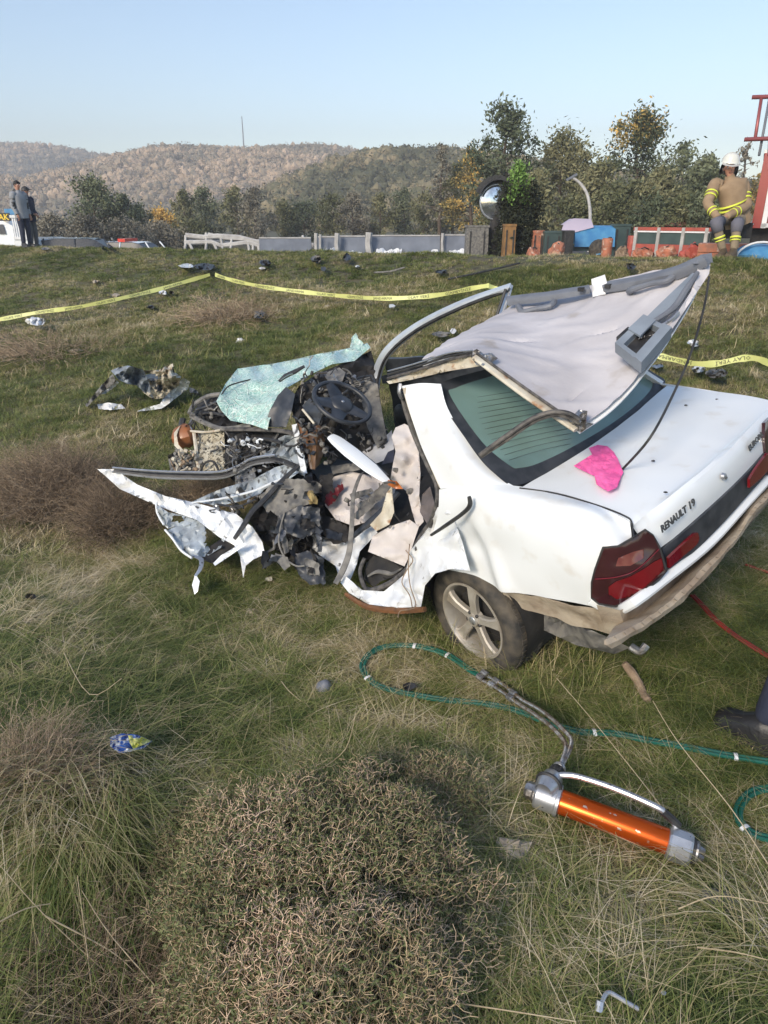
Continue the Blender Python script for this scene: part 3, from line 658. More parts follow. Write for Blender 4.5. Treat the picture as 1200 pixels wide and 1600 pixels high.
# lock, letters, badges
lk = Vector(xk(1129, 744, -.822)); part(MB().lathe([(.001, .014), (.012, .012), (.015, 0)], lk, (-1, 0, .2), 14).box(lk + Vector((-.008, -.01, -.012)), (.008, .02, .01)), 'boot_lock', M['gmetal'])
def bulge(p): return p
def letters(txt, a, b, h, m, name, x=-.823, ext=.004):
    """raised letters between two pixels, standing on the rear face"""
    cu = bpy.data.curves.new(name, 'FONT'); cu.body = txt; cu.extrude = .06; cu.size = 1; cu.resolution_u = 2; cu.offset = .02
    o = bpy.data.objects.new(name, cu); COL.objects.link(o); dg = bpy.context.evaluated_depsgraph_get(); dg.update()
    me = bpy.data.meshes.new_from_object(o.evaluated_get(dg)); bpy.data.objects.remove(o); bpy.data.curves.remove(cu)
    xs = [v.co.x for v in me.vertices]; x0, x1 = min(xs), max(xs)
    A = Vector(xk(*a, x)); B = Vector(xk(*b, x)); W_ = (B - A).length; ex = (B - A).normalized(); ez = Vector((.25, 0, 1)); ez = (ez - ex * ez.dot(ex)).normalized(); en = ex.cross(ez)
    if en.x > 0: en = -en
    for v in me.vertices:
        c = v.co.copy(); v.co = A + ex * ((c.x - x0) / (x1 - x0) * W_) + ez * (c.y / .72 * h) + en * (.003 + c.z / .06 * ext * .5 + ext * .5)
    me.materials.append(m); q = bpy.data.objects.new(name, me); COL.objects.link(q); q.parent = car; return q
M['badge'] = mat('dark_badge', (.10, .105, .11), .35, .4)
letters('RENAULT', (1033, 832), (1072, 799), .030, M['badge'], 'maker_lettering', -.822)
letters('19', (1077, 795), (1085, 788), .032, M['badge'], 'model_number', -.823)
letters('EUROPA', (1170, 705), (1191, 680), .026, M['badge'], 'badge_lettering', -.806)
# --- folded roof, seen from its lining
rf = [[cp(660, 563, 3.60), cp(700, 553, 3.42), cp(742, 556, 3.28), cp(820, 610, 3.13), cp(905, 668, 2.98)],
      [cp(684, 545, 3.80), cp(740, 530, 3.62), cp(800, 545, 3.45), cp(875, 585, 3.25), cp(950, 636, 3.02)],
      [cp(706, 530, 3.98), cp(765, 508, 3.88), cp(830, 514, 3.70), cp(905, 538, 3.44), cp(1000, 585, 3.08)],
      [cp(745, 510, 4.14), cp(800, 488, 4.08), cp(868, 482, 3.93), cp(955, 478, 3.62), cp(1056, 506, 3.16)],
      [cp(785, 490, 4.28), cp(815, 470, 4.22), cp(880, 458, 4.08), cp(985, 432, 3.72), cp(1108, 412, 3.28)]]
fold0, fold1 = Vector(rf[1][1]), Vector(cp(965, 520, 3.38))
def rfold(p):
    q = Vector(p); n = noise.noise(q * 4.5); q.z += .005 * n + .0022 * noise.noise(q * 13)
    r = noise.noise(Vector((q.x * 3 - q.y * 5, q.y * 3 + q.x, 3))); q.z += .007 * (1 - abs(r) * 5) * (abs(r) < .2)
    for a, b, h, w in ((cp(668, 548, 3.7), cp(965, 515, 3.42), -.020, .014), (cp(890, 625, 3.1), cp(955, 565, 3.2), -.014, .012), (cp(850, 515, 3.7), cp(935, 470, 3.75), .012, .03)):
        a, b = Vector(a), Vector(b); ab = b - a; t = max(0, min(1, (q - a).dot(ab) / ab.dot(ab))); d = (q - (a + ab * t)).length; q.z += h * math.exp(-(d / w) ** 2)
    return q
roofo = part(loft(rf, 70, 60, rfold, .004), 'roof_lining', M['liner'])
part(loft([[Vector(p) - Vector((0, 0, .03)) for p in r] for r in rf], 30, 24, ripple(.01, 4), .006), 'roof_panel', M['paint'])
part(ctube([(742, 558, 3.25), (820, 616, 3.10), (900, 672, 2.96)], [.020, .022, .016], 8, .6, sm=6), 'roof_rail', M['primer'])
part(ctube([(745, 552, 3.25), (820, 606, 3.10), (898, 660, 2.97)], .007, 6), 'rail_seal', M['seal'])
# grey side trim, handles, visor, console, header strip
part(loft([[cp(789, 463, 4.16), cp(850, 456, 3.98), cp(921, 445, 3.80)], [cp(791, 468, 4.12), cp(850, 462, 3.94), cp(921, 451, 3.76)], [cp(794, 478, 4.12), cp(850, 472, 3.95), cp(922, 459, 3.77)]], 16, 7, ripple(.003, 9), .02), 'side_trim', M['trim'])
for u, v, d in ((908, 452, 3.76), (950, 447, 3.68)): part(MB().box(cp(u, v, d), (.03, .02, .02)), 'trim_hole', M['black'], False)
part(loft([[cp(940, 441, 3.76), cp(1000, 430, 3.58), cp(1050, 417, 3.40), cp(1096, 398, 3.24)], [cp(941, 448, 3.71), cp(1000, 437, 3.53), cp(1052, 425, 3.36), cp(1102, 404, 3.21)], [cp(944, 458, 3.72), cp(1002, 449, 3.54), cp(1058, 437, 3.37), cp(1106, 416, 3.22)]], 20, 7, ripple(.003, 9), .02), 'side_trim', M['trim'])
part(sheet([(924, 436, 3.78), (945, 429, 3.74), (949, 444, 3.72), (946, 460, 3.72), (926, 464, 3.76)], step=6, crumple=.02, thick=.02, seed=2), 'rail_bracket', M['white'], smooth=False)
hd = MB()
part(ctube([(810, 478, 4.05), (816, 487, 3.98), (835, 483, 3.93), (860, 478, 3.88), (866, 470, 3.92)], [.018, .016, .013, .016, .018], 8, sm=4), 'grab_handle', M['trim'])
part(ctube([(984, 455, 3.58), (990, 452, 3.52), (1018, 443, 3.44), (1040, 440, 3.38), (1052, 432, 3.38)], [.02, .015, .012, .015, .017], 8, sm=4), 'grab_handle', M['trim'])
part(loft([[cp(1002, 503, 3.22), cp(1044, 462, 3.25), cp(1082, 426, 3.28)], [cp(1022, 506, 3.18), cp(1052, 474, 3.2), cp(1090, 428, 3.24)]], 12, 6, None, .016), 'sun_visor', M['trim2'])
part(ctube([(1018, 504, 3.16), (1052, 482, 3.17), (1070, 456, 3.19), (1090, 426, 3.22)], [.010, .015, .015, .010], 8, sm=4), 'visor_edge', M['trim'])
part(ctube([(1028, 512, 3.12), (1048, 500, 3.12), (1060, 488, 3.13)], .008, 6, sm=3), 'visor_arm', M['gmetal'])
part(sheet([(1092, 412, 3.27), (1112, 402, 3.27), (1108, 428, 3.24), (1080, 470, 3.18), (1052, 512, 3.12), (1040, 520, 3.11), (1056, 492, 3.14), (1080, 455, 3.19)], step=6, crumple=.015, thick=.006, seed=1), 'header_strip', M['liner'])
part(sheet([(1083, 412, 3.24), (1094, 398, 3.26), (1112, 395, 3.26), (1114, 410, 3.25), (1100, 412, 3.24)], step=6, thick=.03), 'trim_cap', M['trim'], smooth=False)
# overhead console: a box with an open dark recess
con = bpy.data.objects.new('overhead_console', None); COL.objects.link(con); con.parent = car
A_, B_, C_, D_ = [Vector(q) for q in (cp(961, 545, 3.10), cp(1006, 503, 3.16), cp(1049, 523, 3.06), cp(1002, 578, 2.98))]
nC = (B_ - A_).cross(D_ - A_).normalized()
if nC.z < 0: nC = -nC
def cbox(mb, s0, s1, t0, t1, h0, h1):
    P = lambda s, t: (A_.lerp(B_, t)).lerp(D_.lerp(C_, t), s)
    V = [P(s, t) + nC * h for h in (h0, h1) for s, t in ((s0, t0), (s1, t0), (s1, t1), (s0, t1))]
    mb.add(V, [(3, 2, 1, 0), (4, 5, 6, 7), (0, 1, 5, 4), (1, 2, 6, 5), (2, 3, 7, 6), (3, 0, 4, 7)])
cb_ = MB(); cbox(cb_, 0, 1, 0, 1, -.02, .004); cbox(cb_, .0, .22, 0, 1, .004, .035); cbox(cb_, .72, 1, 0, 1, .004, .042); cbox(cb_, .22, .72, 0, .10, .004, .035); cbox(cb_, .22, .72, .88, 1, .004, .035); cbox(cb_, .0, .45, .45, .98, .035, .045)
cb_.build('console_body', M['trim2'], con, False)
cb2 = MB(); cbox(cb2, .24, .70, .12, .86, .004, .008); cb2.build('console_recess', M['black'], con, False)
cb3 = MB(); cbox(cb3, -.12, .03, .15, .55, .01, .03); cb3.build('console_lamp', M['black'], con, False)
cb4 = MB()
for k in range(5): q = A_.lerp(C_, .42 + .05 * k); cb4.tube([q + nC * .02, q + nC * .02 + Vector((random.uniform(-.02, .02), random.uniform(-.02, .02), .01))], .003, 5)
cb4.build('console_wire', M['steel'], con)
# torn rail end, seals, cord
part(sheet([(604, 596, 3.72), (640, 584, 3.60), (700, 566, 3.42), (742, 552, 3.28), (757, 571, 3.25), (700, 580, 3.40), (640, 594, 3.58), (608, 600, 3.70)], step=6, crumple=.015, thick=.012, seed=6), 'cut_roof_rail', M['primer'])
for dv, rr, nm, mm in ((-3, .010, 'rail_seal', 'seal'), (-9, .008, 'rail_seal', 'black'), (-14, .006, 'drip_rail', 'gmetal')):
    part(ctube([(606, 594 + dv, 3.70), (650, 582 + dv, 3.55), (700, 566 + dv, 3.40), (738, 556 + dv * .6, 3.27)], rr, 6, .7, sm=4), nm, M[mm])
part(sheet([(733, 552, 3.26), (745, 545, 3.24), (756, 553, 3.22), (768, 551, 3.23), (778, 560, 3.2), (760, 572, 3.2), (744, 570, 3.22)], step=4, crumple=.06, freq=16, thick=.004, seed=12, ridged=.6), 'torn_metal_edge', M['steel'], smooth=False)
part(sheet([(890, 655, 2.97), (904, 640, 2.95), (918, 642, 2.93), (916, 660, 2.93), (928, 662, 2.94), (908, 676, 2.94), (896, 670, 2.95)], step=4, crumple=.06, freq=18, thick=.004, seed=14, ridged=.6), 'torn_metal_edge', M['steel'], smooth=False)
sl = MB(); ctube([(905, 656, 2.93), (888, 646, 2.93), (862, 644, 2.95), (830, 655, 2.98), (790, 682, 3.02), (750, 711, 3.10)], .011, 8, mb=sl); ctube([(905, 662, 2.93), (886, 652, 2.94), (862, 650, 2.96), (832, 661, 2.99), (792, 688, 3.03), (752, 714, 3.11)], .007, 6, mb=sl)
part(sl, 'loose_door_seal', M['seal'])
part(ctube([(1108, 432, 3.24), (1100, 480, 3.2), (1080, 550, 3.12), (1050, 620, 3.02), (1015, 685, 2.93), (973, 733, dk(973, 733, 'z', .975))], .0055, 6), 'hanging_cord', M['black'])
part(ctube([(733, 776, 3.20), (734, 790, 3.22), (722, 803, 3.26), (698, 820, 3.34), (674, 836, 3.42)], [.010, .014, .014, .014, .010], 8, .7), 'door_seal_scrap', M['black'])
# --- rear door opening: seal loop, inner shut face
part(ctube([(627, 612, 3.66), (634, 640, 3.68), (648, 680, 3.66), (668, 725, 3.58), (682, 755, 3.54), (684, 785, 3.54), (674, 815, 3.62), (655, 845, 3.74), (645, 870, 3.82), (638, 888, 3.88), (615, 908, 3.96), (590, 920, 4.02), (573, 921, 4.08), (566, 908, 4.12), (563, 890, 4.16), (570, 872, 4.16)], [.012, .014, .015, .015, .015, .016, .017, .018, .018, .018, .018, .018, .016, .014, .013, .012], 8), 'door_opening_seal', M['seal'])
part(ctube([(632, 606, 3.60), (642, 640, 3.60), (660, 690, 3.56), (680, 738, 3.50), (690, 762, 3.46)], [.010, .012, .012, .012, .01], 6), 'shut_face', M['primer'])
part(ctube([(626, 600, 3.62), (624, 612, 3.62), (628, 622, 3.64)], .012, 6), 'pillar_clamp', M['steel'])
# interior: floor, far door, bulkhead, seats
fl = MB().grid([[Vector((x, y, .18 + .05 * noise.noise(Vector((x * 4, y * 4, 1))))) for y in np.linspace(-.7, .72, 14)] for x in np.linspace(-.1, 2.5, 24)])
part(fl, 'cabin_floor', M['dark'])  # floor sheet near black: shade in the cabin gaps is put into its colour
part(loft([[(2.35, -.70, .85), (1.9, -.74, .90), (1.2, -.76, .93), (.62, -.74, .94)], [(2.35, -.72, .5), (1.9, -.74, .5), (1.2, -.76, .5), (.62, -.74, .5)], [(2.35, -.70, .18), (1.9, -.72, .18), (1.2, -.74, .18), (.62, -.72, .18)]], 20, 12, ripple(.02, 5), .03), 'far_side_door', M['plas'])
part(MB().lathe([(.001, .03), (.05, .025), (.085, .015), (.1, .0)], yk(628, 650, -.68), (0, 1, .1), 24), 'door_speaker', M['black'])
part(loft([[yk(596, 588, -.70), yk(640, 578, -.72), yk(700, 566, -.74), yk(728, 552, -.74)], [yk(598, 600, -.68), yk(640, 592, -.70), yk(700, 580, -.72), yk(728, 562, -.72)]], 14, 4, ripple(.01, 6), .02), 'door_top_trim', M['plas'])
part(loft([[cp(*q) for q in ((590, 690, 5.08), (580, 650, 5.2), (578, 615, 5.38), (582, 580, 5.42), (601, 543, 5.22), (648, 505, 4.97), (720, 469, 4.62), (798, 442, 4.3))], [cp(*q) for q in ((597, 690, 5.02), (587, 650, 5.14), (585, 617, 5.32), (589, 583, 5.36), (606, 548, 5.16), (651, 511, 4.91), (722, 475, 4.56), (796, 448, 4.25))], [cp(*q) for q in ((605, 690, 5.05), (594, 650, 5.18), (592, 620, 5.36), (596, 588, 5.40), (611, 555, 5.20), (655, 518, 4.95), (725, 482, 4.6), (792, 455, 4.28))]], 44, 7, None, .02), 'door_window_frame', mat('light_grey_frame', (.50, .545, .58), .4, .1, (.38, .41, .44), 5, coat=.3))
part(ctube([(608, 690, 5.0), (597, 655, 5.12), (590, 620, 5.28), (591, 590, 5.32), (607, 553, 5.15), (652, 515, 4.9), (722, 480, 4.56), (790, 455, 4.3)], .011, 6, sm=6), 'door_frame_seal', M['black'])
part(ctube([(798, 446, 4.3), (790, 470, 4.3), (778, 503, 4.32)], [.018, .022, .022], 8, .5, sm=4), 'door_frame_post', M['gmetal'])
part(ctube([(790, 452, 4.27), (782, 476, 4.27), (773, 502, 4.28)], .009, 6, sm=3), 'door_frame_seal', M['black'])
part(sheet([(738, 516, 4.5), (778, 508, 4.4), (780, 514, 4.38), (745, 525, 4.48)], step=8, thick=.01), 'door_top_edge', M['gmetal'])
# driver's seat cushion, with a dark red stain, and its frame
part(sheet([(508, 790, 4.62), (505, 765, 4.70), (520, 745, 4.78), (548, 737, 4.78), (590, 745, 4.70), (618, 765, 4.50), (610, 790, 4.40), (585, 812, 4.36), (552, 822, 4.42), (525, 812, 4.50)], step=5, crumple=.07, freq=12, thick=.08, seed=21, ridged=.4), 'driver_seat_cushion', M['cloth'])
part(sheet([(508, 786, 4.585), (510, 772, 4.61), (522, 766, 4.64), (534, 752, 4.66), (537, 762, 4.64), (528, 776, 4.6), (524, 784, 4.53), (512, 792, 4.53)], step=3, crumple=.012, freq=8, thick=.004, seed=21, jag=2.5), 'red_stain', M['blood'])
for k, pl in enumerate([[(546, 772, 4.5), (580, 762, 4.5), (584, 768, 4.46), (552, 782, 4.46)], [(556, 790, 4.42), (572, 780, 4.42), (578, 790, 4.38), (562, 800, 4.38)], [(516, 728, 4.82), (560, 722, 4.76), (562, 734, 4.72), (520, 742, 4.76)], [(600, 752, 4.45), (616, 762, 4.4), (560, 812, 4.3), (550, 808, 4.34)]]):
    part(sheet(pl, step=5, crumple=.02, thick=.012, seed=30 + k, jag=1), 'seat_trim_scrap', M['dust'], smooth=False)
part(ctube([(622, 770, 4.36), (600, 795, 4.30), (575, 818, 4.30), (552, 838, 4.36)], [.02, .024, .024, .02], 8, .6), 'seat_side_cover', M['plas'])
part(ctube([(568, 738, 4.7), (562, 745, 4.5), (552, 775, 4.35), (550, 815, 4.25), (546, 860, 4.20), (536, 890, 4.15), (524, 912, 4.12)], [.008, .012, .014, .016, .020, .022, .018], 6, .35, sm=5), 'seat_belt', M['dust'])
# leaning backrest with its cover
part(sheet([(612, 682, 4.25), (618, 668, 4.28), (632, 662, 4.25), (644, 668, 4.15), (654, 700, 4.02), (657, 740, 3.94), (655, 775, 3.88), (662, 815, 3.84), (652, 826, 3.86), (644, 800, 3.92), (636, 768, 4.02), (622, 758, 4.12), (610, 748, 4.18), (614, 725, 4.2), (618, 705, 4.22)], step=4, crumple=.06, freq=9, thick=.05, seed=40, ridged=.3, inner=[(632, 720, 4.03), (634, 690, 4.1)]), 'driver_backrest', M['cloth'])
part(sheet([(566, 706, 4.95), (600, 684, 4.92), (612, 672, 4.86), (616, 700, 4.8), (608, 716, 4.76), (588, 724, 4.82), (574, 716, 4.9)], step=6, crumple=.03, thick=.08, seed=44), 'passenger_seat_cushion', mat('pale_seat_cloth', (.46, .47, .50), .9, 0, (.34, .35, .38), 10, bump=.3))
part(sheet([(596, 726, 4.7), (606, 706, 4.68), (616, 702, 4.6), (615, 722, 4.55)], step=5, thick=.03), 'seat_side_bolster', M['navy'])
part(sheet([(575, 862, 4.12), (582, 838, 4.15), (610, 822, 4.05), (640, 812, 3.92), (655, 822, 3.86), (648, 842, 3.86), (640, 868, 3.88), (632, 885, 3.92), (610, 876, 4.0), (590, 868, 4.08)], step=4, crumple=.05, freq=10, thick=.05, seed=50, ridged=.35), 'rear_bench_cushion', M['cloth'])
part(sheet([(568, 905, 4.2), (572, 880, 4.2), (584, 868, 4.15), (600, 872, 4.1), (632, 888, 3.98), (620, 900, 4.0), (596, 908, 4.08), (585, 918, 4.12)], step=6, crumple=.03, thick=.01, seed=52), 'footwell_lining', M['dark'])
part(ctube([(575, 900, 4.12), (590, 893, 4.08), (612, 896, 4.02), (628, 888, 3.96)], [.01, .016, .016, .008], 6, .5), 'footwell_carpet', M['dust'])
part(sheet([(660, 772, 3.78), (672, 760, 3.74), (680, 790, 3.68), (668, 820, 3.72), (656, 800, 3.8)], step=6, crumple=.03, thick=.02, seed=55), 'bench_backrest', mat('grey_brown_cloth', (.14, .12, .12), .9, 0, (.09, .08, .08), 10, bump=.3))
# cut centre pillar, white, sprung inwards
part(ctube([(517, 682, 4.42), (528, 690, 4.38), (550, 708, 4.26), (580, 732, 4.12), (606, 753, 4.02)], [.030, .046, .054, .048, .020], 8, .45, sm=6, up=(0, 0, 1)), 'cut_centre_pillar', M['paint'])
part(ctube([(520, 684, 4.46), (552, 702, 4.32), (584, 727, 4.17), (604, 745, 4.08)], .02, 6, .6), 'centre_pillar_inner', M['plas'])
part(sheet([(606, 750, 4.0), (620, 752, 3.96), (630, 764, 3.94), (618, 764, 3.96), (606, 758, 4.0)], step=4, crumple=.02, thick=.008, seed=60), 'amber_lens_scrap', M['amber'])
part(sheet([(604, 770, 4.02), (612, 760, 3.98), (616, 800, 3.98), (608, 820, 4.02), (588, 830, 4.12), (578, 820, 4.15), (596, 800, 4.08)], step=5, crumple=.03, thick=.012, seed=61, ridged=.4), 'pillar_foot', M['primer'], smooth=False)
# twisted brown wires hanging out of the opening
wr = MB()
ctube([(634, 860, 3.78), (645, 875, 3.74), (636, 890, 3.76), (628, 910, 3.78), (640, 930, 3.7), (644, 948, 3.64)], .003, 5, mb=wr); ctube([(640, 850, 3.78), (638, 885, 3.72), (641, 915, 3.7), (650, 945, 3.62), (640, 952, 3.6), (625, 955, 3.7), (622, 965, 3.68)], .003, 5, mb=wr)
part(wr, 'loose_wire', M['wood'])

# --- dashboard, steering wheel
part(sheet([(580, 548, 5.55), (590, 585, 5.35), (596, 640, 5.15), (606, 690, 5.0), (575, 715, 4.95), (540, 720, 4.95), (505, 712, 4.95), (480, 690, 4.95), (462, 660, 4.9), (452, 630, 4.95), (468, 602, 5.0), (500, 582, 5.15), (540, 566, 5.3)], step=8, crumple=.12, freq=10, thick=.03, seed=70, ridged=.5), 'dashboard', M['dark'], smooth=False)
vents = MB()
for k in range(6): vents.tube([cp(553 + k * .3, 596 + k * 3.2, 5.0), cp(578 + k * .3, 590 + k * 3.2, 5.05)], .006, 4)
part(vents, 'air_vent', M['dust'])
part(ctube([(550, 594, 5.02), (580, 587, 5.06), (583, 607, 5.02), (554, 615, 4.98), (550, 594, 5.02)], .009, 6, sm=2), 'air_vent_frame', M['plas'])
part(sheet([(505, 584, 5.1), (530, 574, 5.1), (540, 582, 5.0), (535, 596, 4.95), (515, 600, 4.95)], step=6, crumple=.04, thick=.04, seed=73), 'instrument_housing', M['dust'])
part(sheet([(472, 634, 4.75), (484, 622, 4.72), (505, 645, 4.6), (498, 664, 4.6), (482, 655, 4.7)], step=5, crumple=.04, thick=.06, seed=74), 'column_cowl', M['plas'])
part(ctube([(473, 640, 4.66), (482, 651, 4.62), (491, 662, 4.6)], .009, 5), 'torn_white_strip', M['primer'])
part(sheet([(447, 604, 4.98), (461, 616, 4.9), (455, 645, 4.88), (447, 668, 4.88), (413, 667, 4.95), (422, 640, 4.95), (434, 618, 4.97)], step=6, crumple=.01, thick=.02, seed=75), 'dark_cowl_panel', M['plas'])
sw = bpy.data.objects.new('steering_wheel', None); COL.objects.link(sw); sw.parent = car
scn = Vector(cp(535, 629, 4.55)); e1 = Vector(cp(572, 662, 4.50)) - scn; e2 = Vector(cp(548, 600, 4.72)) - scn
Rw = .190; e1 = e1.normalized(); e2 = (e2 - e1 * e2.dot(e1)).normalized(); e3 = e1.cross(e2)
vcam = Vector(cp(535, 629, 0.1)) - scn
if e3.dot(vcam) < 0: e3 = -e3; e2 = -e2
SP = lambda a, b, c=0: scn + e1 * a + e2 * b + e3 * c
mbw = MB(); mbw.tube([SP(Rw * math.cos(a), Rw * math.sin(a)) for a in np.linspace(0, 2 * math.pi, 49)], .0145, 10, cap=False); mbw.build('wheel_rim', M['plas'], sw)
def spk(a0, a1, w0, w1):
    d = MB(); P0 = []; ca0, sa0 = math.cos(a0), math.sin(a0)
    rows = []
    for t in (0.25, .5, .75, .98):
        w = w0 + (w1 - w0) * t; rr = Rw * t; rows.append([SP(rr * ca0 - k * w * sa0, rr * sa0 + k * w * ca0, -.02 + .012 * (1 - abs(k)) + .02 * t) for k in (-1, -.5, 0, .5, 1)])
    return d.grid(rows)
for a in (rad(20), rad(160), rad(-60), rad(-120)): spk(a, 0, .066, .034).build('spoke', M['plas'], sw)
hub = MB(); hub.lathe([(.001, .012), (.05, .010), (.075, 0.0), (.082, -.02), (.07, -.05)], scn, e3, 20); hub.build('horn_pad', M['plas'], sw)
MB().lathe([(.001, .016), (.010, .014), (.012, .010)], scn, e3, 6).build('emblem', M['gmetal'], sw)
MB().tube([scn - e3 * .04, scn - e3 * .25], .03, 8).build('column', M['dark'], sw)
# rear-view mirror, wiper
mi_ = MB().tube([cp(436, 596, 5.0), cp(445, 588, 5.0), cp(462, 580, 5.0), cp(476, 572, 5.0)], [.018, .03, .03, .018], 10, 0, .45, (0, 0, 1)); part(mi_, 'interior_mirror', M['black'])
part(ctube([(439, 594, 4.97), (450, 587, 4.97), (458, 584, 4.97)], [.008, .014, .010], 6, .4), 'mirror_glass', mat('mirror_glass', (.5, .55, .4), .05, .9))
part(ctube([(343, 622, 5.25), (355, 605, 5.3), (372, 598, 5.35), (392, 593, 5.4)], .006, 6), 'wiper_arm', M['black'])
# --- shattered windscreen
def crackmat():
    m = mat('shattered_glass', (.20, .40, .36), .22, 0, (.36, .55, .48), 6, coat=.3); N, L = m.node_tree.nodes, m.node_tree.links; b = N['Principled BSDF']
    tc = N.new('ShaderNodeTexCoord'); old = b.inputs['Base Color'].links[0].from_socket
    nz = N.new('ShaderNodeTexNoise'); nz.inputs['Scale'].default_value = 9; L.new(tc.outputs['Object'], nz.inputs['Vector'])
    mx0 = N.new('ShaderNodeMix'); mx0.data_type = 'VECTOR'; mx0.inputs[0].default_value = .07; L.new(tc.outputs['Object'], mx0.inputs[4]); L.new(nz.outputs[1], mx0.inputs[5])
    prev = old; bsrc = None
    for sc, w, st in ((11, .035, .9), (30, .07, .75), (75, .12, .4)):
        v = N.new('ShaderNodeTexVoronoi'); v.feature = 'DISTANCE_TO_EDGE'; v.inputs['Scale'].default_value = sc; L.new(mx0.outputs[1], v.inputs['Vector'])
        r = N.new('ShaderNodeMapRange'); r.inputs[1].default_value = 0; r.inputs[2].default_value = w; r.inputs[3].default_value = st; r.inputs[4].default_value = 0; L.new(v.outputs['Distance'], r.inputs[0])
        mx = N.new('ShaderNodeMix'); mx.data_type = 'RGBA'; mx.inputs[7].default_value = (.80, .90, .85, 1); L.new(r.outputs[0], mx.inputs[0]); L.new(prev, mx.inputs[6]); prev = mx.outputs[2]
        if bsrc is None: bsrc = r.outputs[0]
    L.new(prev, b.inputs['Base Color']); bp = N.new('ShaderNodeBump'); bp.inputs['Distance'].default_value = .01; bp.inputs['Strength'].default_value = .8; L.new(bsrc, bp.inputs['Height']); L.new(bp.outputs[0], b.inputs['Normal'])
    return m
M['crack'] = crackmat()
part(sheet([(338, 627, 5.20), (352, 600, 5.40), (371, 576, 5.70), (405, 571, 5.72), (439, 566, 5.70), (497, 553, 5.62), (540, 545, 5.60), (574, 536, 5.58), (579, 543, 5.50), (554, 564, 5.35), (519, 569, 5.25), (483, 586, 5.15), (448, 606, 5.06), (432, 632, 4.98), (421, 657, 4.93), (418, 672, 4.92), (395, 664, 5.02), (360, 657, 5.12), (346, 642, 5.16)], step=6, crumple=.05, freq=7, thick=.006, seed=80, inner=[(400, 610, 5.28), (440, 590, 5.3), (400, 640, 5.08)], ridged=.3), 'windscreen', M['crack'])
part(sheet([(547, 545, 5.55), (549, 528, 5.6), (556, 520, 5.62), (560, 530, 5.58), (568, 536, 5.56), (562, 546, 5.5)], step=4, crumple=.05, freq=20, thick=.004, seed=82, jag=1), 'glass_shard', M['crack'], smooth=False)
# --- torn-open nose of the car: left wing, engine bay, loose strips
part(sheet([(152, 733, 5.15), (179, 733, 5.10), (214, 757, 5.00), (258, 775, 4.90), (307, 786, 4.78), (369, 803, 4.60), (395, 824, 4.50), (410, 847, 4.42), (414, 866, 4.38), (396, 874, 4.38), (384, 884, 4.36), (380, 903, 4.34), (375, 869, 4.42), (366, 852, 4.48), (342, 839, 4.56), (307, 812, 4.70), (280, 803, 4.78), (236, 786, 4.92), (196, 768, 5.03), (187, 764, 5.06), (165, 744, 5.13)],
     step=6, crumple=0.068, freq=10, thick=.006, seed=101, ridged=.6), 'torn_front_wing', M['paint_dirty'], auto=25)
part(ctube([(180, 734, 5.10), (240, 741, 5.05), (298, 743, 5.02), (345, 743, 5.00), (372, 734, 4.96), (395, 722, 4.92), (430, 718, 4.84), (462, 729, 4.74)], .026, 8, .45, sm=6), 'window_seal_strip', M['black'])
for dv in (-5, 5): part(ctube([(176, 734 + dv * .6, 5.09), (240, 741 + dv, 5.04), (298, 743 + dv, 5.01), (345, 742 + dv, 4.99), (372, 733 + dv, 4.95), (395, 721 + dv, 4.91), (430, 716 + dv, 4.83)], .009, 6, sm=6), 'chrome_edge', M['gmetal'])
part(sheet([(390, 722, 4.96), (422, 703, 4.90), (425, 690, 4.92), (445, 680, 4.88), (462, 680, 4.84), (472, 697, 4.78), (480, 730, 4.70), (476, 745, 4.68), (458, 736, 4.72), (440, 722, 4.78), (421, 716, 4.84)], step=5, crumple=0.121, freq=14, thick=.006, seed=103, ridged=.7), 'crumpled_wing_top', M['inner'], smooth=False)
part(sheet([(302, 783, 4.85), (330, 770, 4.84), (351, 762, 4.84), (395, 749, 4.80), (430, 730, 4.78), (446, 726, 4.76), (468, 738, 4.68), (439, 757, 4.70), (413, 769, 4.72), (377, 783, 4.74), (340, 791, 4.76)], step=6, crumple=0.095, freq=12, thick=.006, seed=104, ridged=.6), 'inner_wing', M['inner'], smooth=False)
part(ctube([(300, 785, 4.80), (345, 779, 4.74), (392, 768, 4.68), (430, 752, 4.64), (466, 738, 4.62)], [.008, .012, .014, .014, .008], 6, .5), 'flange_edge', M['paint'])
part(ctube([(338, 788, 4.72), (372, 791, 4.66), (400, 780, 4.62)], .010, 6, .6), 'black_flange', M['black'])
part(ctube([(467, 727, 4.58), (440, 752, 4.55), (413, 781, 4.50), (394, 800, 4.46), (380, 822, 4.42), (366, 842, 4.42)], [.016, .022, .024, .024, .022, .016], 8, .6), 'black_strut', M['black'])
part(sheet([(243, 786, 4.86), (262, 800, 4.80), (280, 804, 4.76), (307, 812, 4.70), (336, 836, 4.60), (352, 842, 4.56), (345, 856, 4.52), (322, 870, 4.50), (300, 869, 4.52), (281, 857, 4.58), (262, 828, 4.70), (276, 822, 4.74), (262, 826, 4.76), (248, 812, 4.82)], step=5, crumple=0.108, freq=12, thick=.006, seed=106, ridged=.5, holes=[[(322, 826), (345, 836), (348, 850), (330, 860), (320, 850)], [(270, 806), (290, 808), (284, 816), (270, 816)]]), 'torn_wing_skin', M['inner'], smooth=False)
part(ctube([(258, 828, 4.70), (270, 842, 4.64), (283, 860, 4.56), (300, 872, 4.50)], .008, 6), 'wing_edge', M['paint'])
part(ctube([(244, 787, 4.86), (246, 802, 4.83), (256, 820, 4.76)], .007, 6), 'wing_edge', M['paint'])
